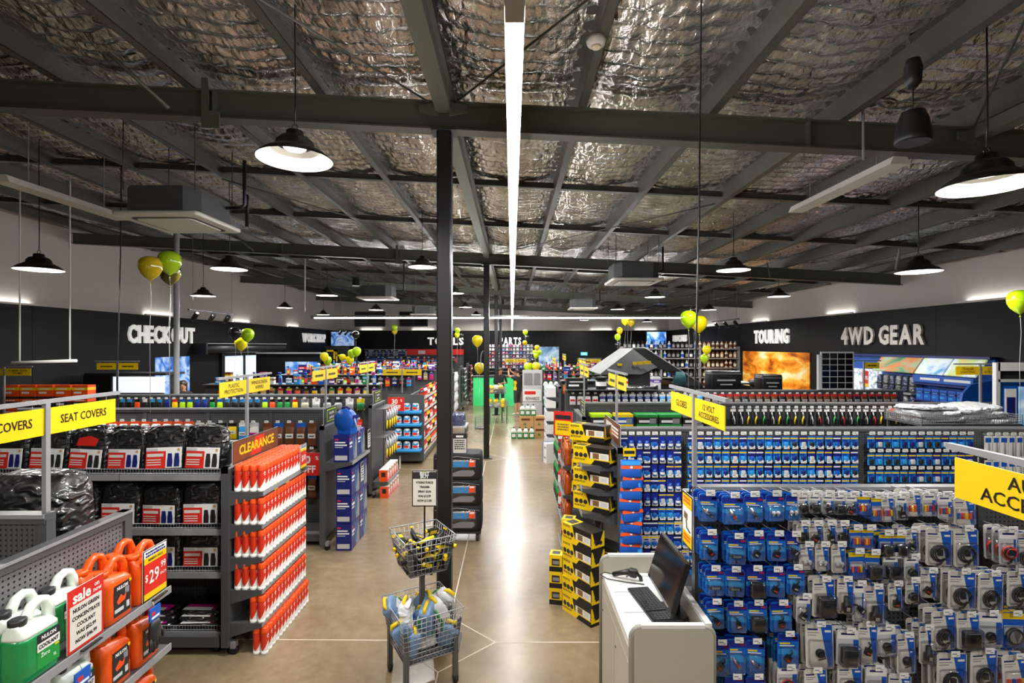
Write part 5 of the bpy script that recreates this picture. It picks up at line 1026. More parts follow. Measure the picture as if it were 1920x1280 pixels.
# ------------------------------------------------------------------ aisle: two-tier wire basket stand
BC = (-.72, 4.1); BR = .532
t = ob('basket_stand', None, None, (BC[0], BC[1], 0), BR, 'two tier grey wire basket stand on castors in the aisle', 'basket stand')
def basket(z0, z1, a0, a1, nx, nz):
    g = ob('basket', None, t); 
    for s in range(4):
        b = MB(); R4 = Matrix.Rotation(s*PI/2, 4, 'Z')
        for i in range(nx+1):
            u = -1+2*i/nx; b.tube([(u*a0, -a0, z0), (u*a1, -a1, z1)], .0022, 'wire', 4, R4)
        for j in range(nz+1):
            q = j/nz; a = a0+(a1-a0)*q; z = z0+(z1-z0)*q; b.tube([(-a, -a, z), (a, -a, z)], .0026 if j < nz else .005, 'wire', 4, R4)
        ob('wire_side', b, g)
        c = MB().add([(-a0, -a0, z0), (-a0+.035, -a0, z0), (-a0, -a0+.035, z0)]+[(-a0-(a1-a0)*.75, -a0-(a1-a0)*.75, z0+(z1-z0)*.75), (-a0-(a1-a0)*.75+.04, -a0-(a1-a0)*.75, z0+(z1-z0)*.75), (-a0-(a1-a0)*.75, -a0-(a1-a0)*.75+.04, z0+(z1-z0)*.75)], [(0, 1, 4, 3), (0, 3, 5, 2)], 'rack', T=R4); ob('corner_plate', c, g)
    b = MB()
    for i in range(nx+1):
        u = -a0+2*a0*i/nx; b.box(u-.002, u+.002, -a0, a0, z0-.002, z0+.002, 'wire'); b.box(-a0, a0, u-.002, u+.002, z0-.002, z0+.002, 'wire')
    ob('wire_floor', b.box(-a0, a0, -a0, a0, z0-.006, z0-.002, 'rack'), g); return g
basket(.25, .6, .205, .25, 13, 9); basket(.88, 1.16, .15, .205, 10, 6)
for sx in (-1, 1):
    for sy in (-1, 1):
        l_ = ob('leg', MB().box(-.018, .018, -.018, .018, .05, .45, 'rack'), t, (sx*.2, sy*.2, 0))
        ob('castor', MB().lathe([(.03, -.014), (.03, .014)], 'rubber', 12, T=Matrix.Translation((0, 0, .03)) @ Matrix.Rotation(PI/2, 4, 'Y')).box(-.02, .02, -.018, .018, .03, .06, 'charcoal'), l_)
ob('centre_post', MB().box(-.018, .018, -.018, .018, .25, 1.1, 'rack'), t)
def spraycard(b, wd, ht):
    P(b, -wd/2, wd/2, 0, ht, 'black'); P(b, -wd*.46, wd*.46, ht*.03, ht*.76, 'offwhite', 1); P(b, -wd*.46, wd*.46, ht*.76, ht*.97, 'charcoal', 1); P(b, -wd*.46, wd*.46, ht*.955, ht*.97, 'offwhite', 2); P(b, -wd*.1, wd*.1, ht*.955, ht*.97, 'lime', 3)
    TXT(b, 'BEST', wd*.13, 'white', 0, ht*.905, 2, 1, .03); TXT(b, 'BUY', wd*.13, 'white', 0, ht*.82, 2, 1, .03)
    for j, s in enumerate(('VYKING FORCE', 'TRIGGER', 'SPRAY GUN', 'WAS $12.99', 'NOW $11.50!')): TXT(b, s, wd*.088, 'black', 0, ht*(.66-.125*j), 2, .8, .045)
card_sign('sale_card', 'framed black and white spray gun price card on a rod above the wire baskets', (BC[0]+.02, BC[1], 1.36), 0, .2, .29, spraycard, stand=MB().box(-.006, .006, -.004, .004, -.27, .01, 'black').box(-.02, .02, -.02, .02, -.285, -.26, 'black'))
def gun(c1, c2):
    return Kind('spray_gun', MB().tube([(-.06, 0, .02), (.0, 0, .03), (.05, 0, .03), (.075, 0, .028)], [.014, .018, .015, .012], c1, 7).tube([(-.03, 0, .02), (-.055, 0, -.03), (-.06, 0, -.06)], [.014, .015, .013], c1, 7),
        [('trigger', MB().tube([(.0, 0, .015), (-.012, 0, -.02), (-.03, 0, -.045)], .006, c2, 5)), ('nozzle', MB().lathe([(.012, 0), (.016, .006), (.014, .022)], c2, 9, T=Matrix.Translation((.07, 0, .028)) @ Matrix.Rotation(PI/2, 4, 'Y'))), ('card', MB().box(-.05, .05, .015, .018, -.04, .045, 'charcoal').box(-.045, .04, .018, .0186, .0, .03, c2))])
GK = [gun('black', 'yellow'), gun('charcoal', 'yellow'), gun('yellow', 'black')]
def loc2w(x, y, z): c, s = math.cos(BR), math.sin(BR); return (BC[0]+c*x-s*y, BC[1]+s*x+c*y, z)
rg = random.Random(5); n_ = 0
for lay in range(4):
    for i in range(9):
        a = .1+.012*lay; x, y = (i % 3-1)*a+rg.uniform(-.012, .012), (i//3-1)*a+rg.uniform(-.012, .012)
        if abs(x) < .03 and abs(y) < .03: x += .04
        GK[rg.choice((0, 0, 1, 2))].put(loc2w(x, y, .925+.052*lay), 0, 'black and yellow trigger spray gun, %s layer, %s in the upper basket' % (('bottom', 'second', 'third', 'top')[lay], nth(i+1)), 'spray gun', 'spray guns in the upper basket', (rg.uniform(-1.4, 1.4), rg.uniform(-.5, .5), rg.uniform(0, 6.28)))
def squirt(c1):
    return Kind('wash_mitt_pack', bag(.15, .1, .2, c1, 44), [('yellow_handle', MB().tube([(-.05, 0, .17), (-.03, 0, .215), (.03, 0, .22), (.055, 0, .18)], [.012, .015, .015, .012], 'yellow', 8)), ('label_print', MB().prism([(-.05, .03), (.03, .03), (.06, .13), (-.02, .13)], -.054, -.048, 'white').box(-.03, .03, -.056, -.053, .06, .1, 'blue')), ('green_trim', MB().tube([(.065, -.035, .02), (.07, -.04, .1), (.06, -.03, .16)], .012, 'green', 6))])
mat('bluegrey', '6f8fb5', .4, var=.25, scale=14); MK = [squirt('bluegrey'), squirt('silver'), squirt('wrap_white')]
for lay in range(3):
    for i in range(6):
        x, y = ((i % 3)-1)*.14+rg.uniform(-.02, .02), (i//3-.5)*.2+rg.uniform(-.02, .02)
        MK[(0, 1, 0, 0, 2)[(i+2*lay) % 5]].put(loc2w(x, y, .28+.1*lay), 0, 'blue grey cleaning pack with yellow handle, %s layer, %s in the lower basket' % (('bottom', 'middle', 'top')[lay], nth(i+1)), 'cleaning pack', 'cleaning packs in the lower basket', (rg.uniform(-.7, .5), rg.uniform(-.7, .7), rg.uniform(0, 6.28)))
# wheeled stack of zip bags behind the nearest column
t = ob('bag_trolley', MB().box(-.32, .32, -.2, .2, .11, .14, 'charcoal'), None, (-.74, 7.1, 0), 0, 'low black trolley on castors carrying zip bags behind the column', 'trolley')
for sx in (-1, 1):
    for sy in (-1, 1): c_ = ob('castor', MB().lathe([(.05, -.018), (.05, .018)], 'charcoal', 14, T=Matrix.Translation((sx*.27, sy*.15, .05)) @ Matrix.Rotation(PI/2, 4, 'Y')).lathe([(.022, -.02), (.022, .02)], 'grey', 10, T=Matrix.Translation((sx*.27, sy*.15, .05)) @ Matrix.Rotation(PI/2, 4, 'Y')), t)
ZB = Kind('zip_bag', MB().rbox(.66, .4, [(0, .96, .94), (.02, 1, 1), (.3, 1, 1), (.335, .97, .95), (.345, .9, .9)], 'fabric_black', .07, 4),
  [('clear_window', MB().rbox(.52, .012, [(.04, .95, 1), (.06, 1, 1), (.26, 1, 1), (.28, .95, 1)], 'clear', .005, 2, T=Matrix.Translation((0, -.204, 0)))), ('blue_fold', MB().box(-.25, .25, -.206, -.2, .17, .25, 'sky').box(-.25, .25, -.207, -.2, .25, .265, 'silver')), ('grey_fold', MB().prism([(-.25, .05), (.2, .05), (.24, .09), (.22, .13), (.05, .13), (-.1, .08), (-.25, .06)], -.21, -.2, 'grey')), ('tag', MB().box(.16, .24, -.214, -.208, .18, .27, 'orange').box(.17, .23, -.2145, -.214, .24, .265, 'white')), ('zip', MB().tube([(-.3, -.195, .28), (0, -.206, .315), (.3, -.195, .28)], .005, 'grey', 5))])
for i in range(3): ZB.put((-.74, 7.1, .142+.347*i), 0, 'black zip bag with blue and grey bedding, %s of three on the trolley' % ('lowest', 'middle', 'topmost')[i], 'zip bag', 'zip bags on the trolley')
card_sign('sale_card', 'small framed black and white price card above the zip bags', at(862, 850, 6.98), 0, .2, .275, lambda b, wd, ht: (P(b, -wd/2, wd/2, 0, ht, 'black'), P(b, -wd*.45, wd*.45, ht*.03, ht*.74, 'offwhite', 1), P(b, -wd*.45, wd*.45, ht*.76, ht*.97, 'charcoal', 1), P(b, -wd*.25, wd*.25, ht*.8, ht*.9, 'white', 2), scribble(b, -wd*.36, ht*.68, wd*.72, 5, 'charcoal', -.0045, ht*.06)))
# ------------------------------------------------------------------ left: rack running along the aisle with blue trays
t = ob('display_rack', None, None, (-2.36, 11.4, 0), 0, 'rack along the aisle with blue trays on its end and red bottles', 'rack', 'shop racks')
ob('end_panel', MB().box(-.4, .4, 0, .05, .08, 1.55, 'rack'), t); ob('plinth', MB().box(-.36, .36, .05, 4.6, .05, .15, 'rack'), t); ob('spine', MB().box(-.03, .03, .05, 4.6, .15, 1.5, 'rack_dark'), t)
SHZ = (.2, .52, .84, 1.16, 1.45)
for j, z in enumerate(SHZ):
    ob('shelf', MB().box(.03, .36, .05, 4.6, z-.02, z, 'rack').box(.36, .366, .05, 4.6, z-.03, z+.02, 'silver'), t)
for z in (.3, .58, .86, 1.14): ob('blue_tray', MB().rbox(.62, .2, [(z, .98, .9, .05, -.1), (z+.03, 1, 1, .05, -.1), (z+.07, 1.01, 1.02, .05, -.1)], 'sky', .03, 3), t)
KTR = Kind('tray_pack', MB().rbox(.15, .1, [(0, .9, .9), (.02, 1, 1), (.12, .95, .9), (.16, .7, .6)], 'wrap_white', .03, 3).box(-.05, .04, -.052, -.045, .03, .08, 'red').box(-.06, .06, -.051, -.045, .09, .14, 'sky').box(-.02, .03, -.053, -.05, .12, .17, 'white'), [])
for j, z in enumerate((.3, .58, .86, 1.14)):
    for i in range(3): KTR.put((-2.5+.19*i, 11.27, z+.072), random.uniform(-.2, .2), 'white and blue pack, %s from left, %s blue tray below the red sign' % (nth(i+1), ('lowest', 'second', 'third', 'top')[j]), 'pack', 'packs in the blue trays')
card_sign('discount_sign', 'red thirty percent off sign above the blue trays', (-2.52, 11.12, 1.22), 0, .36, .3, pct('30'), stand=MB().tube([(0, 0, .28), (0, .28, .28)], .004, 'wire', 4))
bc = [bottlek('red', 'white', 'red', .045, .24), bottlek('yellow', 'black', 'yellow', .045, .25), bottlek('orange', 'white', 'black', .05, .25), bottlek('charcoal', 'red', 'red', .045, .22), bottlek('white', 'red', 'black', .045, .24)]
bcn = ['red', 'yellow', 'orange', 'black', 'white']
for j, z in enumerate(SHZ):
    for i in range(22):
        k = (i//3+j*2) % 5 if j else (0 if i < 6 else 1 if i < 10 else 2); bc[k].put((-2.36+.3, 11.56+.13*i, z+.001), PI/2, '%s bottle, %s from camera, %s shelf of the aisle side rack' % (bcn[k], nth(i+1), ('lowest', 'second', 'third', 'fourth', 'top')[j]), 'bottle', 'bottles on the aisle side rack')
aisle_sign('pair of yellow signs facing the viewer above the blue trays', -2.66, 12.4, 2.09, 1.5, (('~',), ('~',)), .46, .14, 1, along='x')
# ------------------------------------------------------------------ far racks, each with its own stock
def stock(rg, small=False):
    c1, c2, c3 = rg.sample(PAL[:13], 3); q = rg.random()
    if q < .3: return boxk(c1, c2, rg.choice((.14, .2, .12)), .1, rg.choice((.16, .22, .28))), '%s and %s box' % (c1, c2), 'box'
    if q < .55: return bottlek(c1, c2, c3, rg.choice((.04, .05)), rg.choice((.22, .28))), '%s and %s bottle' % (c1, c2), 'bottle'
    if q < .8: return trigger(c1, c2, c3, rg.choice((.24, .28))), '%s and %s trigger bottle' % (c1, c2), 'bottle'
    return tubk(c1, c2, .065, .13), '%s tub with %s lid' % (c1, c2), 'tub'
def farrack(label, short, x0, x1, yc, h, seed, top=True, pegs=True, dx=.2, side=-1, dp=.42, packs=None):
    rg = random.Random(seed); R = gondola(label, x0, x1, yc, h, [(.18, .42)])
    n = int((x1-x0-.1)/dx); xa = x1 if side < 0 else x0
    if top: ob('top_shelf', MB().box(-(x1-x0)/2, (x1-x0)/2, -.25, .25, h, h+.02, 'rack'), R)
    for i in range(n):
        x = xa+side*(.12+dx*i)
        if top: K, d, c = stock(rg); K.put((x, yc-.12, h+.021), rg.uniform(-.2, .2), '%s, %s from aisle, on top of %s' % (d, nth(i+1), short), c, 'goods on far racks')
        if pegs:
            if packs: K, d = packs(i, rg)
            else: c1, c2 = rg.sample(PAL, 2); K, d = pouch(c1, c2, .13, .22, .04, rg.choice(('white', 'yellow', 'red'))), '%s pack with %s header' % (c1, c2)
            hook(R, x, h-.08, .12); K.put((x, yc-.11, h-.1), rg.uniform(-.1, .1), '%s, %s from aisle, hung on %s' % (d, nth(i+1), short), 'pack', 'packs on far racks')
    return R
farrack('fourth left rack with cleaning goods on top', 'fourth left rack', -7.2, -3.1, 12.1, 1.72, 21)
farrack('fifth left rack partly hidden behind the cleaning goods', 'fifth left rack', -6.6, -2.8, 14.6, 1.8, 22)
farrack('sixth left rack with goods on top farther back', 'sixth left rack', -7, -2.6, 17.4, 1.8, 23)
farrack('seventh left rack with goods on top near the tool wall', 'seventh left rack', -7.4, -2.6, 20.6, 1.75, 24)
farrack('eighth left rack just before the tool wall', 'eighth left rack', -8, -2.8, 24, 1.65, 25)
R_G = farrack('fourth right rack with red carded goods along its top', 'fourth right rack', 1.1, 7.9, 10.4, 1.75, 31, top=False, dx=.15, side=1, packs=lambda i, rg: ((pouch('silver', 'black', .12, .2, .05, 'red'), 'silver accessory pack') if i < 4 else (pouch('navy', 'white', .12, .2, .05), 'navy and white pack') if i < 12 else (pouch('sky', 'white', .12, .2, .05), 'pale blue pack') if i < 18 else (pouch(rg.choice(('brown', 'brown', 'charcoal')), 'red', .12, .2, .05, 'silver'), 'dark red carded tool')))
ob('top_shelf', MB().box(-3.4, -1.6, -.25, .25, 1.75, 1.77, 'rack'), R_G)
for x, w_, h_, c1, c2, lb in ((1.3, .42, .22, 'black', 'charcoal', 'black boxed screen'), (2.25, .14, .2, 'white', 'red', 'white and red picture box'), (2.9, .16, .24, 'silver', 'purple', 'silver and purple box')): boxk(c1, c2, w_, .2, h_).put((x, 10.35, 1.771), 0, lb+' standing on the left end of the fourth right rack', 'box', 'goods on the fourth right rack')
tubk('charcoal', 'black', .11, .24).put((1.8, 10.35, 1.771), 0, 'dark round canister standing on the fourth right rack', 'canister')
ob('chrome_bar', MB().tube([(-.35, 0, .03), (.35, 0, .03)], .03, 'chrome', 10).box(-.36, -.33, -.05, .05, 0, .08, 'charcoal').box(.33, .36, -.05, .05, 0, .08, 'charcoal'), None, (2.55, 10.25, 1.771), 0, 'short chrome bar lying on the fourth right rack', 'bar')
KFP = [Kind('flat_pack', MB().box(-.32, .32, -.18, .18, 0, .05, c).box(-.2, .25, -.1806, -.18, .012, .038, 'white'), []) for c in ('orange', 'yellow', 'magenta')]
for i in range(3): KFP[i].put(((5.98, 6.63, 6.35)[i], 7.52, (1.651, 1.651, 1.702)[i]), .05*i, ('orange', 'yellow', 'pink')[i]+' flat pack lying behind the wrapped mats', 'flat pack')
ob('rear_tray', MB().box(-.3, 1.0, .36, .76, 1.63, 1.65, 'rack').box(-.3, 1.0, .33, .36, 1.6, 1.65, 'rack'), bpy.data.objects['mat_basket'])
farrack('fifth right rack with silver towing goods on top', 'fifth right rack', 1.22, 2.1, 12.9, 1.75, 32, side=1)
farrack('sixth right rack with boxed goods beyond the tent', 'sixth right rack', 1.55, 4.2, 15.7, 1.75, 33, side=1)
farrack('seventh right rack with boxed goods farther back', 'seventh right rack', 1.0, 4.2, 18.2, 1.75, 34, side=1)
farrack('eighth right rack with boxed goods near the back wall', 'eighth right rack', 1.0, 6, 22.5, 1.65, 35, side=1)
for i, (px, py, Y, lb) in enumerate(((592, 690, 17.4, 'yellow sign facing the viewer left of the balloons'), (1105, 672, 22.5, 'yellow sign facing the viewer right of the long light, far back'), (967, 672, 24, 'yellow sign facing the viewer before the parts shelves'))):
    aisle_sign('pair of far '+lb, xat(px, Y), Y, zat(py, Y), (1.8, 1.65, 0)[i], (('~',), ('~',)), .5, .15, 1, along='x')
for x, y, lb in ((xat(1092, 10.4), 10.4, 'fourth right rack'), (1.05, 12.8, 'fifth right rack'), (1.6, 15.7, 'sixth right rack')): aisle_sign('pair of small yellow signs above the '+lb, x, y, 2.36, 1.75, (('~',), ('~',)), .46, .14, -1)
aisle_sign('yellow sign for number plate frames before the black left wall', xat(8, 9.8), 9.8, zat(688, 9.8), 1.2, (('NUMBER PLATE', 'FRAMES'), ('NUMBER PLATE', 'FRAMES')), .5, .14, 1, along='x')
aisle_sign('pair of yellow signs before the black wall left of the lit counter', xat(220, 10.2), 10.2, zat(678, 10.2), 1.2, (('~',), ('~',)), .4, .13, 1, along='x')
gondola('low dark rack behind the left gloves with orange goods', -10, -7.6, 10.15, 1.2, [(.6, .4)])
KOC = boxk('orange', 'red', .3, .2, .3)
for i in range(5):
    for j in range(3): boxk(('orange', 'charcoal', 'orange')[j], ('red', 'orange', 'yellow')[j], .3, .2, .22).put((-9.8+.34*i, 10.1, 1.201+.224*j), 0, 'orange boxed item, %s from left, %s row before the black wall' % (nth(i+1), ('lower', 'middle', 'upper')[j]), 'box', 'orange boxed items')
# right rack ends at the aisle
E_H = endcap('right rack end with a column of white and blue boxes', 1.1, 12.2, -PI/2, .8, 1.7, [(.3, .3), (.6, .3), (.9, .3), (1.2, .3), (1.45, .3)], 'perf_dark')
KWB = Kind('white_blue_box', MB().box(-.13, .13, -.11, .11, 0, .22, 'white').box(-.1306, -.08, -.1106, .1106, 0, .2206, 'blue').box(-.03, .09, -.1108, -.11, .1, .14, 'grey'), [])
for j, z in enumerate((.302, .602, .902, 1.202, 1.452)):
    for i in range(3): KWB.put((.9, 11.93+.27*i, z), -PI/2, 'white box with blue edge, %s from camera, %s shelf' % (nth(i+1), ('lowest', 'second', 'third', 'fourth', 'top')[j]), 'box', 'white and blue boxes')
for i in range(2): KWB.put((.84, 11.6, .221*i), -1.3, 'white box with blue edge, %s of the two on the floor' % ('lower', 'upper')[i], 'box', 'white and blue boxes')
# island of green coolant and cartons
KGN = Kind('coolant_bottle', MB().rbox(.15, .1, [(0, .95, .95), (.01, 1, 1), (.2, 1, 1), (.24, .8, .85), (.29, .4, .5), (.31, .25, .35)], 'green_liquid', .03, 3).rbox(.152, .102, [(.17, 1, 1), (.2, 1, 1), (.24, .8, .85), (.29, .4, .5)], 'milky', .03, 3), [('cap', MB().lathe([(.022, .305), (.022, .335)], 'black', 10)), ('label_print', MB().box(-.05, .05, -.0515, -.049, .05, .14, 'white'))])
KCT = Kind('cardboard_carton', MB().box(-.2, .2, -.16, .16, 0, .3, 'tan').box(-.15, .1, -.161, -.16, .18, .24, 'brown').prism([(-.1, .05), (.0, .05), (-.05, .13)], -.161, -.16, 'green'), [])
for i in range(4): KGN.put((.05+.17*i, 14.55, 0), 0, 'green coolant bottle, %s from left, on the floor before the cartons' % nth(i+1), 'bottle', 'green coolant bottles')
for i in range(2):
    for j in range(2): KCT.put((.42+.41*i, 14.9, .301*j), 0, 'brown carton, %s, %s stack behind the floor coolant bottles' % (('lower', 'upper')[j], ('left', 'right')[i]), 'carton', 'coolant cartons')
for i in range(3): KGN.put((.3+.16*i, 14.88, .603), 0, 'green coolant bottle, %s from left, on top of the cartons' % nth(i+1), 'bottle', 'green coolant bottles')
t = ob('coolant_tower', None, None, (.72, 15.6, 0), 0, 'tall white display tower with price board holding coolant', 'display tower')
ob('back_board', MB().box(-.4, .2, .02, .06, 0, 1.9, 'silver'), t); ob('sign_board', MB().box(-.38, .18, .0, .02, .95, 1.3, 'white'), t); ob('vents', MB().box(-.35, -.1, .0, .02, 1.45, 1.8, 'grey').box(-.05, .14, 0, .02, 1.45, 1.8, 'grey'), t)
ob('lettering', MB().text('REWARDS', .1, 'charcoal', FT(-.1, -.002, 1.02), .65, .02).box(-.34, .0, -.002, 0, 1.15, 1.25, 'red'), t)
ob('tray', MB().box(.2, .75, -.25, .1, 1.24, 1.26, 'rack').box(.2, .75, -.25, .1, .84, .86, 'rack').box(.7, .75, .05, .1, 0, 1.9, 'rack').box(.2, .25, .05, .1, 0, 1.9, 'rack'), t)
for j, z in enumerate((.861, 1.261)):
    for i in range(3): KGN.put((1.02+.16*i, 15.5, z), 0, 'green coolant bottle, %s from left, %s tray of the display tower' % (nth(i+1), ('lower', 'upper')[j]), 'bottle', 'green coolant bottles')
# ------------------------------------------------------------------ rooftop tent
t = ob('rooftop_tent', None, None, (3.3, 13.0, 0), 0, 'grey rooftop tent with yellow lettering standing among the right racks', 'tent')
ob('base', MB().box(-.75, 1.55, 0, 1.5, 1.5, 1.62, 'charcoal').box(-.75, 1.55, -.01, 0, 1.48, 1.52, 'rail'), t)
for x in (-.6, 1.4):
    for y in (.1, 1.4): ob('leg', MB().box(x-.03, x+.03, y-.03, y+.03, 0, 1.5, 'rack'), t)
def quad(b, pts, k, th=.02): 
    pts = [Vector(p) for p in pts]; nn = (pts[1]-pts[0]).cross(pts[2]-pts[0]).normalized()*th; m = len(pts)
    b.add([tuple(p) for p in pts]+[tuple(p-nn) for p in pts], [tuple(range(m)), tuple(range(2*m-1, m-1, -1))]+[(i, m+i, m+(i+1) % m, (i+1) % m) for i in range(m)], k)
b = MB(); quad(b, [(-.25, -.05, 2.55), (.05, -.05, 2.55), (1.5, 0, 1.63), (1.0, 0, 1.63), (.85, 0, 2.0), (.2, 0, 2.06), (.2, 0, 1.63), (-.4, 0, 1.63), (-.7, 0, 1.9)], 'tent_grey'); ob('front_wall', b, t)
b = MB(); quad(b, [(-.25, -.08, 2.56), (-.25, 1.5, 2.56), (-1.15, 1.5, 1.95), (-1.15, -.5, 1.95)], 'tent_light'); quad(b, [(-.25, -.09, 2.56), (-1.15, -.55, 1.95), (-.1, -.35, 1.93), (.35, -.15, 2.1)], 'tent_grey'); ob('awning', b, t)
b = MB(); quad(b, [(.05, -.06, 2.57), (1.55, -.02, 1.63), (1.55, 1.5, 1.63), (.05, 1.5, 2.57)], 'tent_grey'); quad(b, [(-.25, -.06, 2.57), (.05, -.06, 2.57), (.05, 1.5, 2.57), (-.25, 1.5, 2.57)], 'tent_light'); ob('roof', b, t)
ob('frame', MB().tube([(-.25, -.06, 2.58), (.06, -.06, 2.58), (1.58, -.03, 1.62)], .018, 'rail').tube([(-1.15, -.5, 1.94), (-.75, -.02, 1.5)], .012, 'rail'), t)
ob('door_flap', MB().rbox(.35, .1, [(1.63, .8, 1), (1.8, 1, 1), (1.98, .6, 1)], 'teal', .04, 3, T=Matrix.Translation((.95, -.02, 0))), t)
ob('lettering', MB().box(-.3, -.2, -.3, -.29, 2.16, 2.24, 'yellow').box(-.18, -.04, -.28, -.27, 2.17, 2.25, 'yellow').box(-.02, .16, -.26, -.25, 2.18, 2.26, 'yellow').box(-.7, -.58, -.37, -.36, 2.14, 2.2, 'yellow'), t)
ob('mattress', MB().rbox(.62, .7, [(1.625, 1, 1), (1.72, 1, 1)], 'wood', .05, 3, T=Matrix.Translation((.5, .5, 0))), t)
# ------------------------------------------------------------------ right: lubricant shelving, desert poster, boating wall
t = ob('oil_shelving', None, None, (6.7, 20.4, 0), 0, 'tall shelving of oil bottles below the lubricants lettering', 'shelving')
for x in (-2.3, -.75, .8, 2.35): ob('upright', MB().box(x-.03, x+.03, -.02, .4, 0, 2.6, 'rail'), t)
OZ = (1.0, 1.38, 1.76, 2.14, 2.52)
for z in OZ: ob('shelf', MB().box(-2.3, 2.35, -.02, .4, z-.04, z, 'rail'), t)
ob('back_panel', MB().box(-2.3, 2.35, .4, .42, 0, 2.6, 'charcoal'), t)
rg = random.Random(77); OC = [('black', 'grey', 'black'), ('charcoal', 'white', 'black'), ('cream', 'brown', 'tan'), ('orange', 'white', 'orange'), ('silver', 'blue', 'white'), ('tan', 'cream', 'brown'), ('brown', 'cream', 'black')]
for j, z in enumerate(OZ):
    for i in range(26):
        x = -2.17+.176*i; k = 3 if i < 6 and j < 4 else (rg.choice((0, 0, 1, 4)) if i < 17 else rg.choice((2, 5, 6)))
        bottlek(*OC[k], .06, .29).put((6.7+x, 20.5, z+.001), 0, '%s oil bottle, %s from left, %s shelf of the lubricant shelving' % (OC[k][0], nth(i+1), ('lowest', 'second', 'third', 'fourth', 'top')[j]), 'bottle', 'bottles on the lubricant shelving')
def wallboard(name, label, y0, y1, z0, z1, k, cat='poster', x=XR-.08, frame=None):
    t = ob(name, MB().box(x-.03, x, y0, y1, z0, z1, k), None, (0, 0, 0), 0, label, cat)
    if frame: ob('frame', MB().box(x-.05, x, y0-.04, y1+.04, z1, z1+.05, frame).box(x-.05, x, y0-.04, y1+.04, z0-.05, z0, frame), t)
    return t
wallboard('desert_poster', 'large orange desert poster on the right wall below the touring lettering', 15.6, 20.1, 1.1, 2.42, 'pic_desert')
for i, (px, py, w_, h_, Y, lb) in enumerate(((1355, 735, .75, .5, 12.8, 'black camping fridge with white lettering left of the desert poster'), (1440, 735, .5, .42, 12.5, 'black boxed camping item before the desert poster'))):
    p = at(px, py, Y); o = ob('camp_fridge', MB().rbox(w_, .45, [(0, .97, .97), (.03, 1, 1), (h_-.06, 1, 1), (h_, .96, .96)], 'black', .04, 3), None, (p.x, Y, 1.52), 0, lb, 'fridge'); ob('lid', MB().rbox(w_*1.02, .46, [(h_-.08, 1, 1), (h_-.07, 1, 1)], 'grey', .04, 3), o); ob('print', MB().box(-w_*.3, w_*.3, -.228, -.222, h_*.5, h_*.58, 'silver').box(-w_*.2, w_*.2, -.228, -.222, h_*.3, h_*.36, 'silver'), o); ob('grip', MB().box(-w_*.15, w_*.15, -.25, -.225, h_*.7, h_*.76, 'charcoal'), o)
gondola('low rack carrying black camping fridges', 5.0, 8.6, 12.7, 1.52, [(.18, .42)])
t = ob('kettle_barbecue', MB().lathe([(.02, 0), (.2, .04), (.32, .16), (.35, .28)], 'black', 20), None, (at(1430, 730, 14).x, 14, 1.35), 0, 'round black camp oven with a wide lid before the desert poster', 'camp oven')
ob('lid', MB().lathe([(.36, .28), (.37, .3), (.3, .36), (.08, .4), (.03, .43)], 'charcoal', 20), t); ob('stand', MB().box(-.2, .2, -.2, .2, -1.35, .02, 'charcoal'), t); ob('side_shelf', MB().box(-.95, -.3, -.2, .2, .24, .28, 'charcoal').box(-.9, -.45, -.18, .18, .28, .31, 'white'), t)
# solar panel on the fourth right rack
p0, p1 = at(1538, 730, 10.35), at(1600, 660, 10.35)
t = ob('solar_panel', MB().box(p0.x, p1.x, 10.33, 10.36, 1.752, 2.52, 'silver'), None, (0, 0, 0), .0, 'upright black solar panel with white grid standing on the fourth right rack', 'solar panel')
w_ = (p1.x-p0.x-.04); 
for i in range(4):
    for j in range(6): ob('cell', MB().box(p0.x+.02+w_*i/4+.008, p0.x+.02+w_*(i+1)/4-.008, 10.326, 10.33, 1.775+.12*j+.007, 1.775+.12*(j+1)-.007, 'screen'), t)
ob('side_frame', MB().box(p0.x-.06, p0.x, 10.31, 10.37, 1.752, 2.46, 'silver'), t)
# boating wall
t = ob('boating_display', None, None, (XR-.1, 11.5, 0), 0, 'long blue boating display along the right wall with picture headers', 'wall display')
ob('back_board', MB().box(-.06, 0, -1.95, 2.3, 0, 2.42, 'blue'), t)
for i, (y0, y1, k) in enumerate(((.95, 2.0, 'confetti_blue'), (-.35, .9, 'pic_track'), (-1.1, -.4, 'pic_sky'), (-1.85, -1.15, 'pic_sky'))):
    if i: b = MB(); quad(b, [(-.35, y1, 2.05), (-.35, y0, 2.05), (-.12, y0, 2.38), (-.12, y1, 2.38)], k, .03); ob('header_board', b, t)
ob('top_trim', MB().box(-.16, 0, -1.95, 2.3, 2.38, 2.43, 'navy'), t)
for z in (1.15, 1.5, 1.85): ob('shelf', MB().box(-.4, -.06, -1.9, -.4, z-.03, z, 'navy'), t)
ob('boat_poster', MB().box(-.09, -.06, .95, 2.1, 1.3, 2.05, 'pic_boat').box(-.095, -.09, 1.4, 1.62, 1.6, 2.0, 'red').box(-.097, -.095, 1.4, 1.62, 1.6, 1.68, 'yellow').text('20%', .1, 'white', FT(-.0965, 1.51, 1.82, -PI/2), .8, .02), t)
ob('text_band', MB().box(-.38, -.36, -1.85, -.4, 1.87, 2.02, 'blue').box(-.385, -.38, -1.1, -.6, 1.92, 1.97, 'white').box(-.385, -.38, -1.8, -1.2, 1.92, 1.97, 'white'), t)
ob('end_fin', MB().prism([(-.1, 0), (-.75, 0), (-.75, 1.5), (-.7, 1.75), (-.55, 1.92), (-.1, 2.0)], -2.0, -1.95, 'blue'), t)
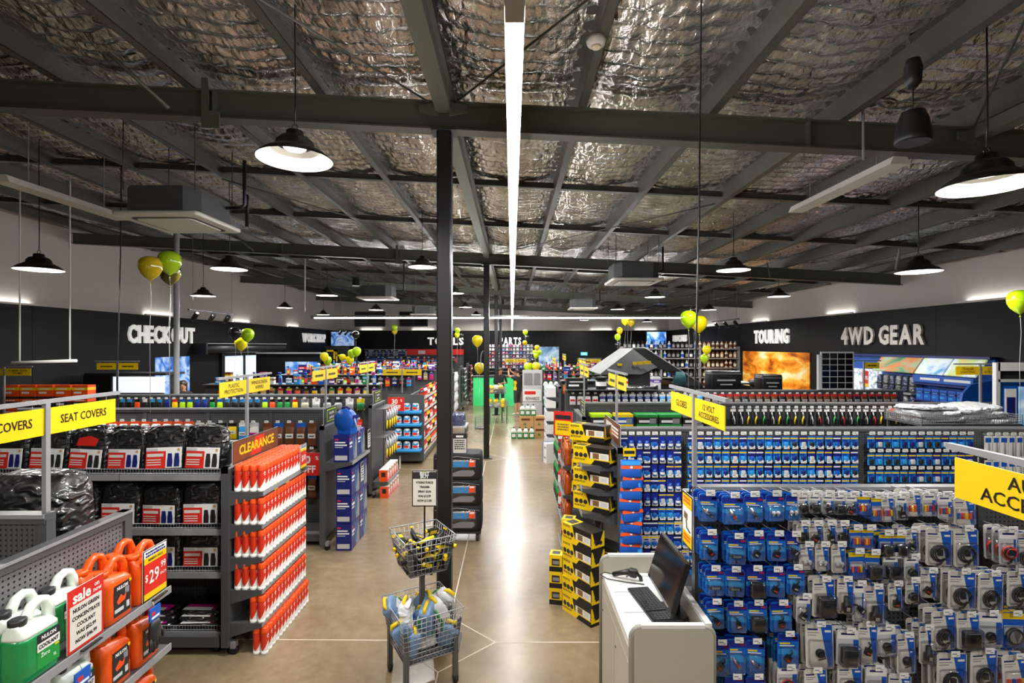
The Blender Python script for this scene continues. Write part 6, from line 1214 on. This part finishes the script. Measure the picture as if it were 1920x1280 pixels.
for i in range(6):
    for j in range(2): KV = Kind('life_jacket', bag(.16, .2, .34, ('wrap_blue', 'wrap_grey')[(i+j) % 2], 60+i+6*j), [('strap', MB().box(-.09, .09, -.108, -.1, .12, .15, 'black'))]); KV.put((XR-.3, 11.25+.2*i, 1.2+.42*j), -PI/2, '%s life jacket, %s from the camera, %s row on the boating wall' % (('blue', 'grey')[(i+j) % 2], nth(i+1), ('lower', 'upper')[j]), 'life jacket', 'life jackets')
ob('hang_bar', MB().box(-.38, -.06, -.35, .95, 1.56, 1.6, 'rail').box(-.38, -.06, -.35, .95, 1.16, 1.195, 'rail'), t)
rg = random.Random(9)
for j, z in enumerate((1.15, 1.5)):
    for i in range(7): boxk('blue', 'navy', .18, .16, .24, 'sky').put((XR-.4, 9.72+.2*i, z+.001), -PI/2, 'dark blue box, %s from the camera, %s boating shelf' % (nth(i+1), ('lower', 'upper')[j]), 'box', 'blue boxes on boating shelves')
aisle_sign('pair of yellow trailer lighting signs before the boating wall', xat(1838, 7.9), 7.9, zat(686, 7.9)+.02, 1.76, (('TRAILER', 'LIGHTING'), ('STRAPS', '& TIE DOWNS')), .37, .13, 1, along='x')
aisle_sign('single yellow sign before the blue header right of the solar panel', xat(1620, 10.4), 10.4, zat(677, 10.4), 1.75, (None, ('~',)), .3, .12, 1, along='x')
t = ob('blue_booth', None, None, (7.0, 7.4, 0), 0, 'blue and white framed display booth at the right edge', 'display booth')
ob('frame', MB().box(-.03, .03, -.03, .03, 0, 2.4, 'silver').box(0, 1.4, -.03, .03, 2.28, 2.4, 'white').box(0, 1.4, -.03, .03, 2.12, 2.16, 'silver'), t); ob('panel', MB().box(.03, 1.4, .0, .04, 0, 2.12, 'blue').box(.03, 1.4, .0, .04, 2.16, 2.28, 'charcoal'), t); ob('poster', MB().box(.12, .28, -.012, 0, 1.55, 2.02, 'white').box(.14, .26, -.016, -.012, 1.6, 1.9, 'navy').box(.32, .7, -.012, 0, 1.5, 2.05, 'pic_person').box(.45, .7, -.012, 0, 1.1, 1.35, 'white'), t)
# ------------------------------------------------------------------ wall lettering
def letters(word, label, loc, rz, h, length, k='white', depth=.05):
    t = ob('wall_lettering', None, None, loc, rz, label, 'lettering'); ws = []
    for ch in word:
        if ch == ' ': ws.append((None, .28)); continue
        v, f = text_data(ch, .04); x0 = min(p[0] for p in v); x1 = max(p[0] for p in v); ws.append(((v, f, x0), x1-x0+.09))
    tot = sum(w_[1] for w_ in ws)-.09; sx = length/tot; x = -length/2; hh = h/.72
    for d, adv in ws:
        if d:
            v, f, x0 = d; n = len(v); b = MB()
            vs = [((p[0]-x0)*sx, -depth, p[1]*hh) for p in v]+[((p[0]-x0)*sx, 0, p[1]*hh) for p in v]; fs = [tuple(q) for q in f]
            ed = {}
            for q in f:
                for i in range(len(q)):
                    e = (q[i], q[(i+1) % len(q)]); ed[e] = ed.get(e, 0)+1
            for (i, j) in ed:
                if (j, i) not in ed: fs.append((j, i, n+i, n+j))
            ob('letter', b.add(vs, fs, k), t, (x, 0, 0))
        x += adv*sx
    return t
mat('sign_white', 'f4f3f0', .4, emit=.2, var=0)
letters('CHECKOUT', 'white checkout lettering on the black left wall', (XL+.08, 15.1, 2.93), PI/2, .47, 2.85, 'sign_white')
letters('WORKSHOP', 'white workshop lettering on the black left wall', (XL+.08, 26.6, 3.0), PI/2, .42, 3.1, 'sign_white')
letters('TOOLS', 'white tools lettering on the back wall, half hidden by the column', (xat(835, 29.7), 29.82, 2.86), 0, .42, 2.1, 'sign_white')
letters('PARTS', 'white parts lettering on the back wall behind the columns', (xat(957, 29.7), 29.82, 2.86), 0, .42, 1.25, 'sign_white')
letters('LUBRICANTS', 'white lubricants lettering on the far right wall', (XR-.08, 27.7, 3.0), -PI/2, .34, 2.3, 'sign_white')
letters('TOURING', 'white touring lettering on the right wall above the desert poster', (XR-.08, 17.95, 2.93), -PI/2, .46, 2.4, 'sign_white')
letters('4WD GEAR', 'large pale lettering reading four wheel drive gear on the right wall', (XR-.08, 12.65, 2.87), -PI/2, .44, 2.85, 'offwhite')
# ------------------------------------------------------------------ back wall
t = ob('parts_shelving', None, None, (0, 29.4, 0), 0, 'wall of narrow shelves with small parts boxes under the parts lettering', 'shelving')
PZ = [.95+.2*i for i in range(9)]
for z in PZ: ob('shelf', MB().box(-1.45, 1.3, -.15, .3, z-.02, z, 'rail'), t)
for x in (-1.45, -.1, 1.3): ob('upright', MB().box(x-.02, x+.02, -.15, .3, 0, 2.62, 'charcoal'), t)
ob('back_panel', MB().box(-1.45, 1.3, .3, .32, 0, 2.65, 'charcoal'), t)
rg = random.Random(4)
for j, z in enumerate(PZ[2:]):
    for i in range(13):
        c1 = rg.choice(('white', 'silver', 'sky', 'white', 'magenta', 'navy', 'red', 'offwhite')); boxk(c1, rg.choice(('white', 'navy', 'red')), .15, .1, .14).put((-1.33+.2*i+.05, 29.34, z+.001), 0, 'small %s parts box, %s from left, %s shelf on the back wall' % (c1, nth(i+1), nth(j+1)), 'box', 'parts boxes on the back wall')
t = ob('parts_counter', None, None, (-.75, 22.4, 0), 0, 'glowing green fronted parts counter behind the columns', 'counter')
mat('green_glow', '3fd07a', .4, emit=.12, var=.05); ob('front_panel', MB().box(-.95, .85, 0, .05, 0, 1.25, 'green_glow'), t); ob('top', MB().box(-1.0, .9, -.05, .7, 1.25, 1.3, 'charcoal'), t); ob('body', MB().box(-.95, .85, .05, .65, 0, 1.25, 'charcoal'), t)
t = ob('tool_wall', None, None, (-5.6, 29.5, 0), 0, 'rack of hanging tools along the back wall with a red header', 'wall rack')
ob('back_panel', MB().box(-2.9, 2.8, .1, .14, 0, 2.42, 'perf_dark'), t); ob('header', MB().box(-.5, 2.8, -.02, .1, 2.1, 2.42, 'red').box(.2, .6, -.03, -.02, 2.15, 2.35, 'silver').box(1.4, 1.9, -.03, -.02, 2.15, 2.35, 'silver'), t); ob('hang_bar', MB().box(-2.9, -.5, .0, .1, 2.38, 2.42, 'rail'), t)
for j, z in enumerate((2.36, 1.98)):
    for i in range(24 if j == 0 else 44):
        c1 = rg.choice(('navy', 'navy', 'charcoal', 'grey', 'blue') if i < 24 else ('red', 'charcoal', 'navy', 'red')); pouch(c1, rg.choice(('silver', 'black', 'navy')), .1, .3, .05, 'grey').put((-8.4+.1*i*(1.2 if j else 1), 29.45, z-.02), 0, '%s hanging tool pack, %s from left, %s row of the tool wall' % (c1, nth(i+1), ('upper', 'lower')[j]), 'tool pack', 'packs on the tool wall')
def screen(name, label, px0, px1, py0, py1, Y, k, cat='screen', mount=True):
    a, c = at(px0, py1, Y), at(px1, py0, Y); t = ob(name, MB().box(a.x-.03, c.x+.03, Y, Y+.06, a.z-.03, c.z+.03, 'black'), None, (0, 0, 0), 0, label, cat)
    ob('display', MB().box(a.x, c.x, Y-.006, Y, a.z, c.z, k), t)
    if mount: ob('mount', MB().box((a.x+c.x)/2-.05, (a.x+c.x)/2+.05, Y+.06, Y+.1, a.z+.1, c.z, 'charcoal'), t)
    return t
t = screen('wall_screen', 'blue lit screen hung high in the far left corner', 621, 664, 622, 648, 28.6, 'pic_blue'); ob('wall_arm', MB().tube([at(642, 630, 28.7), at(642, 630, 29.84)], .04, 'black'), t)
t = screen('wall_screen', 'blue lit screen hung high at the far right above the shelving', 1213, 1249, 622, 646, 27, 'pic_blue'); ob('wall_arm', MB().tube([at(1231, 634, 27.1), at(1231, 634, 27.1)+Vector((0, 2.75, 0))], .04, 'black'), t)
t = screen('advert_screen', 'large blue lit screen showing a car wheel on a black partition', 535, 596, 678, 712, 18.1, 'pic_blue')
b0, b1 = at(480, 740, 18.2), at(600, 663, 18.2); ob('partition', MB().box(b0.x, b1.x, 18.2, 18.3, 0, b1.z, 'wall_black').box(b0.x, b1.x, 18.17, 18.3, b1.z, b1.z+.05, 'rail'), t)
t = screen('picture_board', 'pale blue picture board beside the parts shelves', 1010, 1048, 650, 688, 27.5, 'pic_person'); ob('leg', MB().box(at(1012, 0, 27.5).x, at(1046, 0, 27.5).x, 27.52, 27.56, 0, 1.5, 'silver'), t)
t = ob('exit_sign', MB().box(-.2, .2, -.05, 0, -.1, .1, 'sky'), None, (xat(1095, 29.8), 29.82, zat(663, 29.8)), 0, 'small glowing turquoise sign on the black back wall', 'sign'); mat('exit_glow', '6fd8ee', emit=.5, var=0); ob('face', MB().box(-.18, .18, -.055, -.05, -.08, .08, 'exit_glow').box(-.04, .05, -.058, -.055, -.05, .05, 'white'), t)
# ------------------------------------------------------------------ left wall: entrance, tills
mat('daylight', 'cfe2f5', emit=.42, var=.1, scale=1.5)
dr = ob('door_1', MB().box(XL+.07, XL+.16, 18.0, 21.0, 0, 2.36, 'black'), kind='structure')
for a, c in ((18.2, 19.4), (19.6, 20.8)): ob('pane', MB().box(XL+.16, XL+.17, a, c, .1, 2.26, 'daylight'), dr)
t = ob('roller_shutter', MB().lathe([(.16, 0), (.16, 5.8)], 'charcoal', 14, T=Matrix.Translation((XL+.32, 16.6, 2.53)) @ Matrix.Rotation(-PI/2, 4, 'X')), None, (0, 0, 0), 0, 'long dark roller shutter box above the glass entrance', 'roller shutter'); ob('top_lip', MB().box(XL+.1, XL+.5, 16.6, 22.4, 2.69, 2.72, 'rail'), t); ob('bracket', MB().box(XL+.07, XL+.5, 16.5, 16.6, 2.35, 2.72, 'charcoal'), t)
ob('car_poster', MB().box(XL+.075, XL+.1, 14.75, 16.3, 1.2, 2.3, 'pic_blue'), None, (0, 0, 0), 0, 'blue car poster on the left wall below the checkout lettering', 'poster')
t = ob('checkout_counter', None, None, (-8.75, 11.9, 0), 0, 'black checkout counter with a lit white canopy front', 'counter')
ob('body', MB().box(-1.2, .7, 0, .7, 0, 1.0, 'black'), t); ob('canopy', MB().box(-1.2, .7, 0, .7, 1.95, 2.0, 'charcoal').box(-1.2, -.55, -.02, .7, 1.5, 1.95, 'black'), t); mat('canopy_glow', 'eaf0fb', emit=.5, var=0)
ob('lit_panel', MB().box(-.5, .68, -.03, .0, 1.55, 1.92, 'canopy_glow'), t); ob('post', MB().box(.6, .66, .3, .36, 1.0, 1.95, 'charcoal').box(-1.15, -1.09, .3, .36, 1.0, 1.95, 'charcoal').box(-.52, -.5, .2, .26, 1., 1.95, 'charcoal'), t)
# ------------------------------------------------------------------ balloons
def balloon_kind(k):
    r = .14; prof = [(.004, -.172), (.02, -.16), (.06, -.13), (.104, -.085), (.133, -.025), (.14, .03), (.132, .08), (.105, .12), (.06, .145), (.004, .153)]
    return Kind('balloon', MB().lathe(prof, k, 20), [('knot', MB().lathe([(.014, -.205), (.006, -.188), (.004, -.183)], k, 8))])
BK = {k: balloon_kind('b_'+k) for k in ('yellow', 'lime', 'black', 'gold', 'olive')}
def cluster(items, Y, where, strings=None):
    for i, (px, py, r, k) in enumerate(items):
        p = at(px, py, Y+.3*(i % 3)); s = r*Y/F/.14
        o = BK[k].put(p, 0, '%s balloon, %s' % ({'lime': 'lime green', 'gold': 'golden yellow', 'olive': 'dark olive'}.get(k, k), where[i] if isinstance(where, (list, tuple)) else where), 'balloon', 'party balloons'); o.scale = (s, s, s)
        if strings is not None:
            q = strings; ob('string', MB().tube([(0, 0, -.19), (.012, 0, -.4), (-.008, 0, -.8), (0, 0, (q[2]-p.z)/s)], .0025/s, 'silver', 4), o)
cluster([(282, 502, 20, 'gold'), (318, 492, 21, 'lime'), (319, 513, 20, 'olive')], 6.6, ('left one of the three floating high before the left wall', 'partly behind the dark one, high before the left wall', 'nearest of the three floating high before the left wall'), (-4.5, 7.2, 1.77))
cluster([(441, 625, 11, 'black'), (464, 628, 12, 'lime'), (452, 645, 12, 'yellow')], 11.2, ('in the trio right of the checkout lettering', 'in the trio right of the checkout lettering', 'lowest in the trio right of the checkout lettering'), (-5.9, 12.1, 1.9))
cluster([(608, 669, 8, 'yellow'), (614, 676, 8, 'lime'), (642, 670, 6.5, 'yellow'), (669, 659, 8, 'lime'), (660, 663, 8, 'lime'), (656, 675, 8, 'yellow'), (667, 628, 7, 'black')], 15.6, ('upper left one beside the blue screen', 'lower left one beside the blue screen', 'single one before the yellow tool boxes', 'topmost of three above the third rack sign', 'middle of three above the third rack sign', 'lowest of three above the third rack sign', 'beside the high far left screen'), (-5.4, 17.4, 2.0))
cluster([(740, 614, 5.5, 'lime'), (740, 621, 5.5, 'gold')], 21, ('upper of two below the back windows', 'lower of two below the back windows'), (xat(748, 24), 24, 1.9))
cluster([(895, 639, 10, 'yellow'), (899, 690, 10, 'gold')], 12.3, ('upper one tied to the second column', 'lower one tied to the second column'), (-.66, 12.0, 1.6))
cluster([(858, 620, 5, 'lime'), (857, 628, 5, 'yellow'), (864, 629, 4.5, 'black')], 20, ('top one between the first two columns', 'middle one between the first two columns', 'low one between the first two columns'), (-2.6, 20.6, 1.95))
cluster([(1291, 598, 15, 'lime'), (1311, 607, 15, 'yellow'), (1302, 582, 9, 'black')], 9.4, ('left of the pair high right of the cord', 'right of the pair high right of the cord', 'behind the pair high at right'), (3.5, 10.4, 1.75))
cluster([(1172, 602, 7, 'yellow'), (1183, 604, 7, 'gold'), (1177, 597, 6, 'black'), (1162, 620, 6, 'gold'), (1158, 632, 6, 'lime'), (1159, 647, 6, 'black')], 17.5, ('left one high above the tent', 'right one high above the tent', 'between the two high above the tent', 'upper of the column left of the tent peak', 'middle of the column left of the tent peak', 'lowest of the column left of the tent peak'), (3.6, 18.2, 1.95))
cluster([(1325, 656, 8, 'yellow'), (1321, 672, 8, 'lime')], 14.8, ('upper of two before the oil shelving', 'lower of two before the oil shelving'), (5.6, 12.9, 1.53))
cluster([(1913, 565, 20, 'lime')], 6.4, ('cut off by the right edge before the black wall',), (6.19, 5.66, 1.75))
cluster([(990, 688, 8, 'lime'), (1005, 687, 8, 'yellow'), (1000, 677, 5, 'black'), (1007, 652, 5, 'gold'), (1003, 661, 5, 'lime'), (1011, 661, 5, 'lime'), (1005, 667, 5, 'lime'), (985, 623, 5, 'lime'), (988, 633, 4.5, 'black'), (984, 643, 4.5, 'gold')], 15.8, ('left of the pair above the display tower', 'right of the pair above the display tower', 'above the pair on the display tower', 'highest of four beside the picture board', 'left of four beside the picture board', 'right of four beside the picture board', 'lowest of four beside the picture board', 'highest of three right of the parts lettering', 'middle of three right of the parts lettering', 'lowest of three right of the parts lettering'), (.5, 15.64, 1.9))
# ------------------------------------------------------------------ people
def person(label, loc, rz, J, R, E, mats, fn, hair, group=None):
    me = bpy.data.meshes.new('person'); names = list(J); me.from_pydata([J[k] for k in names], [(names.index(a), names.index(b)) for a, b in E], [])
    o = bpy.data.objects.new('person', me); COL.objects.link(o); m = o.modifiers.new('skin', 'SKIN'); m.use_smooth_shade = True; sv = me.skin_vertices[0].data
    for i, k in enumerate(names): r = R[k]; sv[i].radius = r if isinstance(r, tuple) else (r, r); sv[i].use_root = (k == 'pelvis')
    s2 = o.modifiers.new('sub', 'SUBSURF'); s2.levels = 2; s2.render_levels = 2
    dg = bpy.context.evaluated_depsgraph_get(); me2 = bpy.data.meshes.new_from_object(o.evaluated_get(dg)); bpy.data.objects.remove(o); me2.materials.clear()
    for k in mats: me2.materials.append(M(k))
    for p in me2.polygons: c = p.center; p.material_index = fn(c); p.use_smooth = True
    t = ob('person', me2, None, loc, rz, label, 'person', group)
    h = J['head']; hb = MB(); ob('hair', hair(h), t)
    f = MB(); y = h[1]-.098
    for sx in (-1, 1): f.ball((h[0]+sx*.034, y+.006, h[2]+.005), .01, 'white', 6); f.ball((h[0]+sx*.034, y-.002, h[2]+.005), .006, 'black', 6); f.ball((h[0]+sx*.1, h[1]+.01, h[2]-.005), .022, 'skin', 6)
    f.tube([(h[0], y+.004, h[2]+.01), (h[0], y-.018, h[2]-.025)], [.008, .014], 'skin', 6); f.box(h[0]-.024, h[0]+.024, y-.0, y+.012, h[2]-.062, h[2]-.052, 'red'); ob('face', f, t); return t
def stdJ(arms):
    J = dict(pelvis=(0, 0, .95), spine=(0, 0, 1.15), chest=(0, 0, 1.34), neck=(0, 0, 1.48), jaw=(0, -.015, 1.56), head=(0, -.015, 1.645), crown=(0, 0, 1.72)); R = dict(pelvis=(.16, .115), spine=(.145, .105), chest=(.17, .115), neck=.055, jaw=(.07, .08), head=(.085, .098), crown=(.065, .08))
    E = [('pelvis', 'spine'), ('spine', 'chest'), ('chest', 'neck'), ('neck', 'jaw'), ('jaw', 'head'), ('head', 'crown')]
    for s, sx in (('l', -1), ('r', 1)):
        J.update({'hip'+s: (sx*.095, 0, .87), 'knee'+s: (sx*.105, -.01, .49), 'ank'+s: (sx*.11, .02, .09), 'toe'+s: (sx*.125, -.14, .045)}); R.update({'hip'+s: .095, 'knee'+s: .06, 'ank'+s: .042, 'toe'+s: .036})
        E += [('pelvis', 'hip'+s), ('hip'+s, 'knee'+s), ('knee'+s, 'ank'+s), ('ank'+s, 'toe'+s)]
        sh, el, wr, pd = arms[s]; J.update({'sh'+s: sh, 'el'+s: el, 'wr'+s: wr}); R.update({'sh'+s: .062, 'el'+s: .043, 'wr'+s: .03})
        E += [('chest', 'sh'+s), ('sh'+s, 'el'+s), ('el'+s, 'wr'+s)]
        w_, d = Vector(wr), Vector(pd).normalized(); side = d.cross(Vector((0, 0, 1))) if abs(d.z) < .9 else Vector((1, 0, 0)); side.normalize(); pm = w_+d*.06; J['palm'+s] = tuple(pm); R['palm'+s] = (.036, .018); E.append(('wr'+s, 'palm'+s))
        up = side.cross(d)
        for q in range(4):
            a_ = pm+side*(.027-.018*q)+d*.02; b_ = a_+d*(.035, .042, .04, .03)[q]-up*.01; J['f%d%s' % (q, s)] = tuple(a_); J['g%d%s' % (q, s)] = tuple(b_); R['f%d%s' % (q, s)] = .0095; R['g%d%s' % (q, s)] = .008; E += [('palm'+s, 'f%d%s' % (q, s)), ('f%d%s' % (q, s), 'g%d%s' % (q, s))]
        a_ = w_+d*.025+side*.035; J['t'+s] = tuple(a_); J['u'+s] = tuple(a_+d*.04+side*.015); R['t'+s] = .011; R['u'+s] = .009; E += [('wr'+s, 't'+s), ('t'+s, 'u'+s)]
    return J, R, E
def cap_hair(long=False, k='hair'):
    def f(h):
        b = MB(); b.lathe([(.1, -.02), (.106, .02), (.1, .06), (.07, .1), (.02, .115), (.004, .116)], k, 14, T=Matrix.Translation((h[0], h[1]+.022, h[2])))
        if long: b.rbox(.19, .09, [(-.26, .8, .7), (-.15, 1, 1), (.03, 1, 1), (.08, .8, .8)], k, .035, 3, T=Matrix.Translation((h[0], h[1]+.065, h[2])))
        return b
    return f
mat('shirt_black', '1a1b1e', .8, var=.1); mat('shorts_grey', '2d2f33', .8, var=.1)
def shop_fn(sleeve=.0):
    def f(c):
        if c.z < .1: return 3
        if c.z < .52: return 0
        if c.z < .98: return 2
        if c.z > 1.485: return 0
        return 1
    return f
# raised arms, back to the viewer
J, R, E = stdJ({'l': ((-.19, 0, 1.42), (-.24, -.22, 1.5), (-.07, -.36, 1.66), (.2, -.1, 1)), 'r': ((.19, 0, 1.42), (.24, -.22, 1.5), (.07, -.36, 1.66), (-.2, -.1, 1))})
def f1(c):
    if c.z < .1: return 3
    if c.z < .5: return 0
    if c.z < .95: return 2
    if c.z > 1.485 or (c.y < -.1 and c.z > 1.2): return 0
    if abs(c.x) > .13 and c.z < 1.32 and abs(c.y) < .06: return 4
    return 1
p1 = person('person in black shirt and shorts standing with both arms raised to a phone', (.2, 19.3, 0), -2.2, J, R, E, ['skin', 'shirt_black', 'shorts_grey', 'shoe_white', 'yellow'], f1, cap_hair())
v = Matrix.Rotation(-2.2, 4, 'Z') @ Vector((0, -.4, 1.75)); ob('phone', MB().box(-.04, .04, -.005, .005, -.07, .07, 'black').box(.012, .03, .005, .007, .03, .055, 'charcoal'), None, (.2+v.x, 19.3+v.y, v.z), -2.2, 'black phone held up by the person in shorts', 'phone')
J, R, E = stdJ({'l': ((-.19, 0, 1.42), (-.26, -.04, 1.15), (-.08, -.24, 1.12), (1, -.3, .1)), 'r': ((.19, 0, 1.42), (.26, -.04, 1.15), (.08, -.24, 1.16), (-1, -.3, .1))})
def f2(c):
    if c.z < .1: return 3
    if c.z < .98: return 2
    if c.z > 1.485 or (c.y < -.13 and c.z > 1.0): return 0
    return 1
person('person in a black shirt with folded arms behind the far yellow baskets', (-.47, 20.4, 0), .25, J, R, E, ['skin', 'shirt_black', 'shorts_grey', 'charcoal'], f2, cap_hair())
J, R, E = stdJ({'l': ((-.18, 0, 1.42), (-.23, 0, 1.14), (-.2, -.15, .98), (.2, -1, -.2)), 'r': ((.18, 0, 1.42), (.23, 0, 1.14), (.2, -.15, .98), (-.2, -1, -.2))})
person('person with long dark hair at the checkout beside the silver pole', (xat(343, 13), 13, 0), .5, J, R, E, ['skin', 'shirt_black', 'shorts_grey', 'charcoal'], f2, cap_hair(True))
person('person with short dark hair at the checkout below the lit canopy', (xat(298, 13.3), 13.3, -.03), -.6, J, R, E, ['skin', 'shirt_black', 'shorts_grey', 'charcoal'], f2, cap_hair(False, 'black'))
# far basket stand with yellow packs, small bins
t = ob('basket_stand', None, None, (-.55, 17.6, 0), .3, 'far two tier wire basket stand with yellow and black packs', 'basket stand')
for z, a in ((.55, .33), (1.02, .27)):
    g = ob('basket', MB().box(-a, a, -a, a, z-.01, z, 'rack'), t)
    for s in range(4): ob('wire_side', wirepanel(2*a, .2, .05, .004), g, (a*math.sin(s*PI/2), -a*math.cos(s*PI/2), z), s*PI/2)
for sx in (-1, 1):
    for sy in (-1, 1): ob('leg', MB().box(sx*.3-.015, sx*.3+.015, sy*.3-.015, sy*.3+.015, 0, .6, 'rack'), t)
ob('centre_post', MB().box(-.02, .02, -.02, .02, .55, 1.05, 'rack'), t)
KYP = [Kind('yellow_pack', bag(.15, .11, .12, k, 80+i), []) for i, k in enumerate(('yellow', 'wrap_black', 'offwhite'))]; rg = random.Random(12)
for j, (z, a) in enumerate(((.555, .22), (1.025, .17))):
    for i in range(18):
        k = rg.choice((0, 0, 1, 2)) if j else rg.choice((0, 0, 0, 2)); KYP[k].put((-.55+((i % 9) % 3-1)*a+rg.uniform(-.02, .02), 17.6+((i % 9)//3-1)*a+rg.uniform(-.02, .02), z+.13*(i//9)), rg.uniform(0, 6), '%s pack, %s in the %s basket of the far stand' % (('yellow', 'black', 'white')[k], nth(i+1), ('lower', 'upper')[j]), 'pack', 'packs in the far baskets', (rg.uniform(-.4, .4), rg.uniform(-.4, .4), rg.uniform(0, 6)))
t = ob('wire_bin', MB().box(-.2, .2, -.2, .2, .02, .04, 'grey'), None, (xat(903, 16.4), 16.4, 0), 0, 'low grey wire bin beside the second column', 'bin')
for s in range(4): ob('wire_side', wirepanel(.4, .35, .05, .004), t, (.2*math.sin(s*PI/2), -.2*math.cos(s*PI/2), 0.02), s*PI/2)
t = ob('flat_trolley', MB().box(-.3, .3, -.4, .4, .25, .3, 'silver'), None, (-1.62, 15.2, 0), 0, 'silver trolley with a blue bag between the first two columns', 'trolley')
for sx in (-1, 1): ob('leg', MB().box(sx*.27-.02, sx*.27+.02, -.38, .38, .08, .25, 'rack').lathe([(.05, -.02), (.05, .02)], 'rubber', 10, T=Matrix.Translation((sx*.27, -.3, .05)) @ Matrix.Rotation(PI/2, 4, 'Y')), t)
ob('blue_bag', bag(.5, .6, .35, 'wrap_blue', 91), None, (-1.62, 15.2, .302), 0, 'shiny blue bag lying on the silver trolley', 'bag')
for i, (y, c1, c2, lb) in enumerate(((17.6, 'silver', 'white', 'sixth'), (21, 'charcoal', 'silver', 'seventh'), (24.2, 'brown', 'red', 'eighth'))):
    E_ = endcap('rack end with hanging %s packs at the %s left rack' % (c1, lb), -2.1, y, PI/2, .9, 1.8, [(.3, .3)], 'perf_dark')
    for j in range(4):
        for q in range(5): pouch(c1, c2, .15, .28, .06, 'white').put((-1.92, y-.36+.18*q, 1.7-.33*j), PI/2, '%s pack, %s from camera, %s row, end of %s left rack' % (c1, nth(q+1), nth(j+1), lb), 'pack', 'packs on far rack ends'); ob('peg_hook', MB().tube([(-.36+.18*q, -.02, 1.71-.33*j), (-.36+.18*q, -.2, 1.715-.33*j)], .004, 'wire', 4), E_)
# yellow tool boxes under the far left screen
for i, (px, py, w_, h_) in enumerate(((621, 664, .46, .44), (641, 671, .46, .34), (621, 688, .46, .34), (641, 690, .46, .34))):
    p = at(px, py, 25.5); o = ob('tool_box', MB().box(-w_/2, w_/2, -.15, .15, 0, h_, 'black').box(-w_/2-.01, w_/2+.01, -.16, .16, h_*.8, h_, 'yellow').box(-w_/2-.01, -w_/2+.06, -.16, .16, 0, h_, 'yellow').box(w_/2-.06, w_/2+.01, -.16, .16, 0, h_, 'yellow'), None, (p.x, 25.5, p.z-h_/2), 0, 'yellow and black tool box, %s of four below the far left screen' % nth(i+1), 'tool box', 'yellow tool boxes'); ob('handle', MB().tube([(-.12, 0, h_), (-.1, 0, h_+.06), (.1, 0, h_+.06), (.12, 0, h_)], .015, 'black', 6), o)
t = ob('tool_shelf', None, None, (at(630, 0, 25.5).x, 25.5, 0), 0, 'tall dark shelf carrying the yellow tool boxes', 'shelf')
ob('board', MB().box(-.6, .6, .17, .22, 0, 2.6, 'charcoal'), t)
for px, py, h_ in ((621, 664, .44), (641, 671, .34), (621, 688, .34), (641, 690, .34)): x = at(px, 0, 25.5).x-at(630, 0, 25.5).x; z = zat(py, 25.5)-h_/2; ob('shelf', MB().box(x-.24, x+.24, -.17, .17, z-.02, z-.001, 'charcoal'), t)
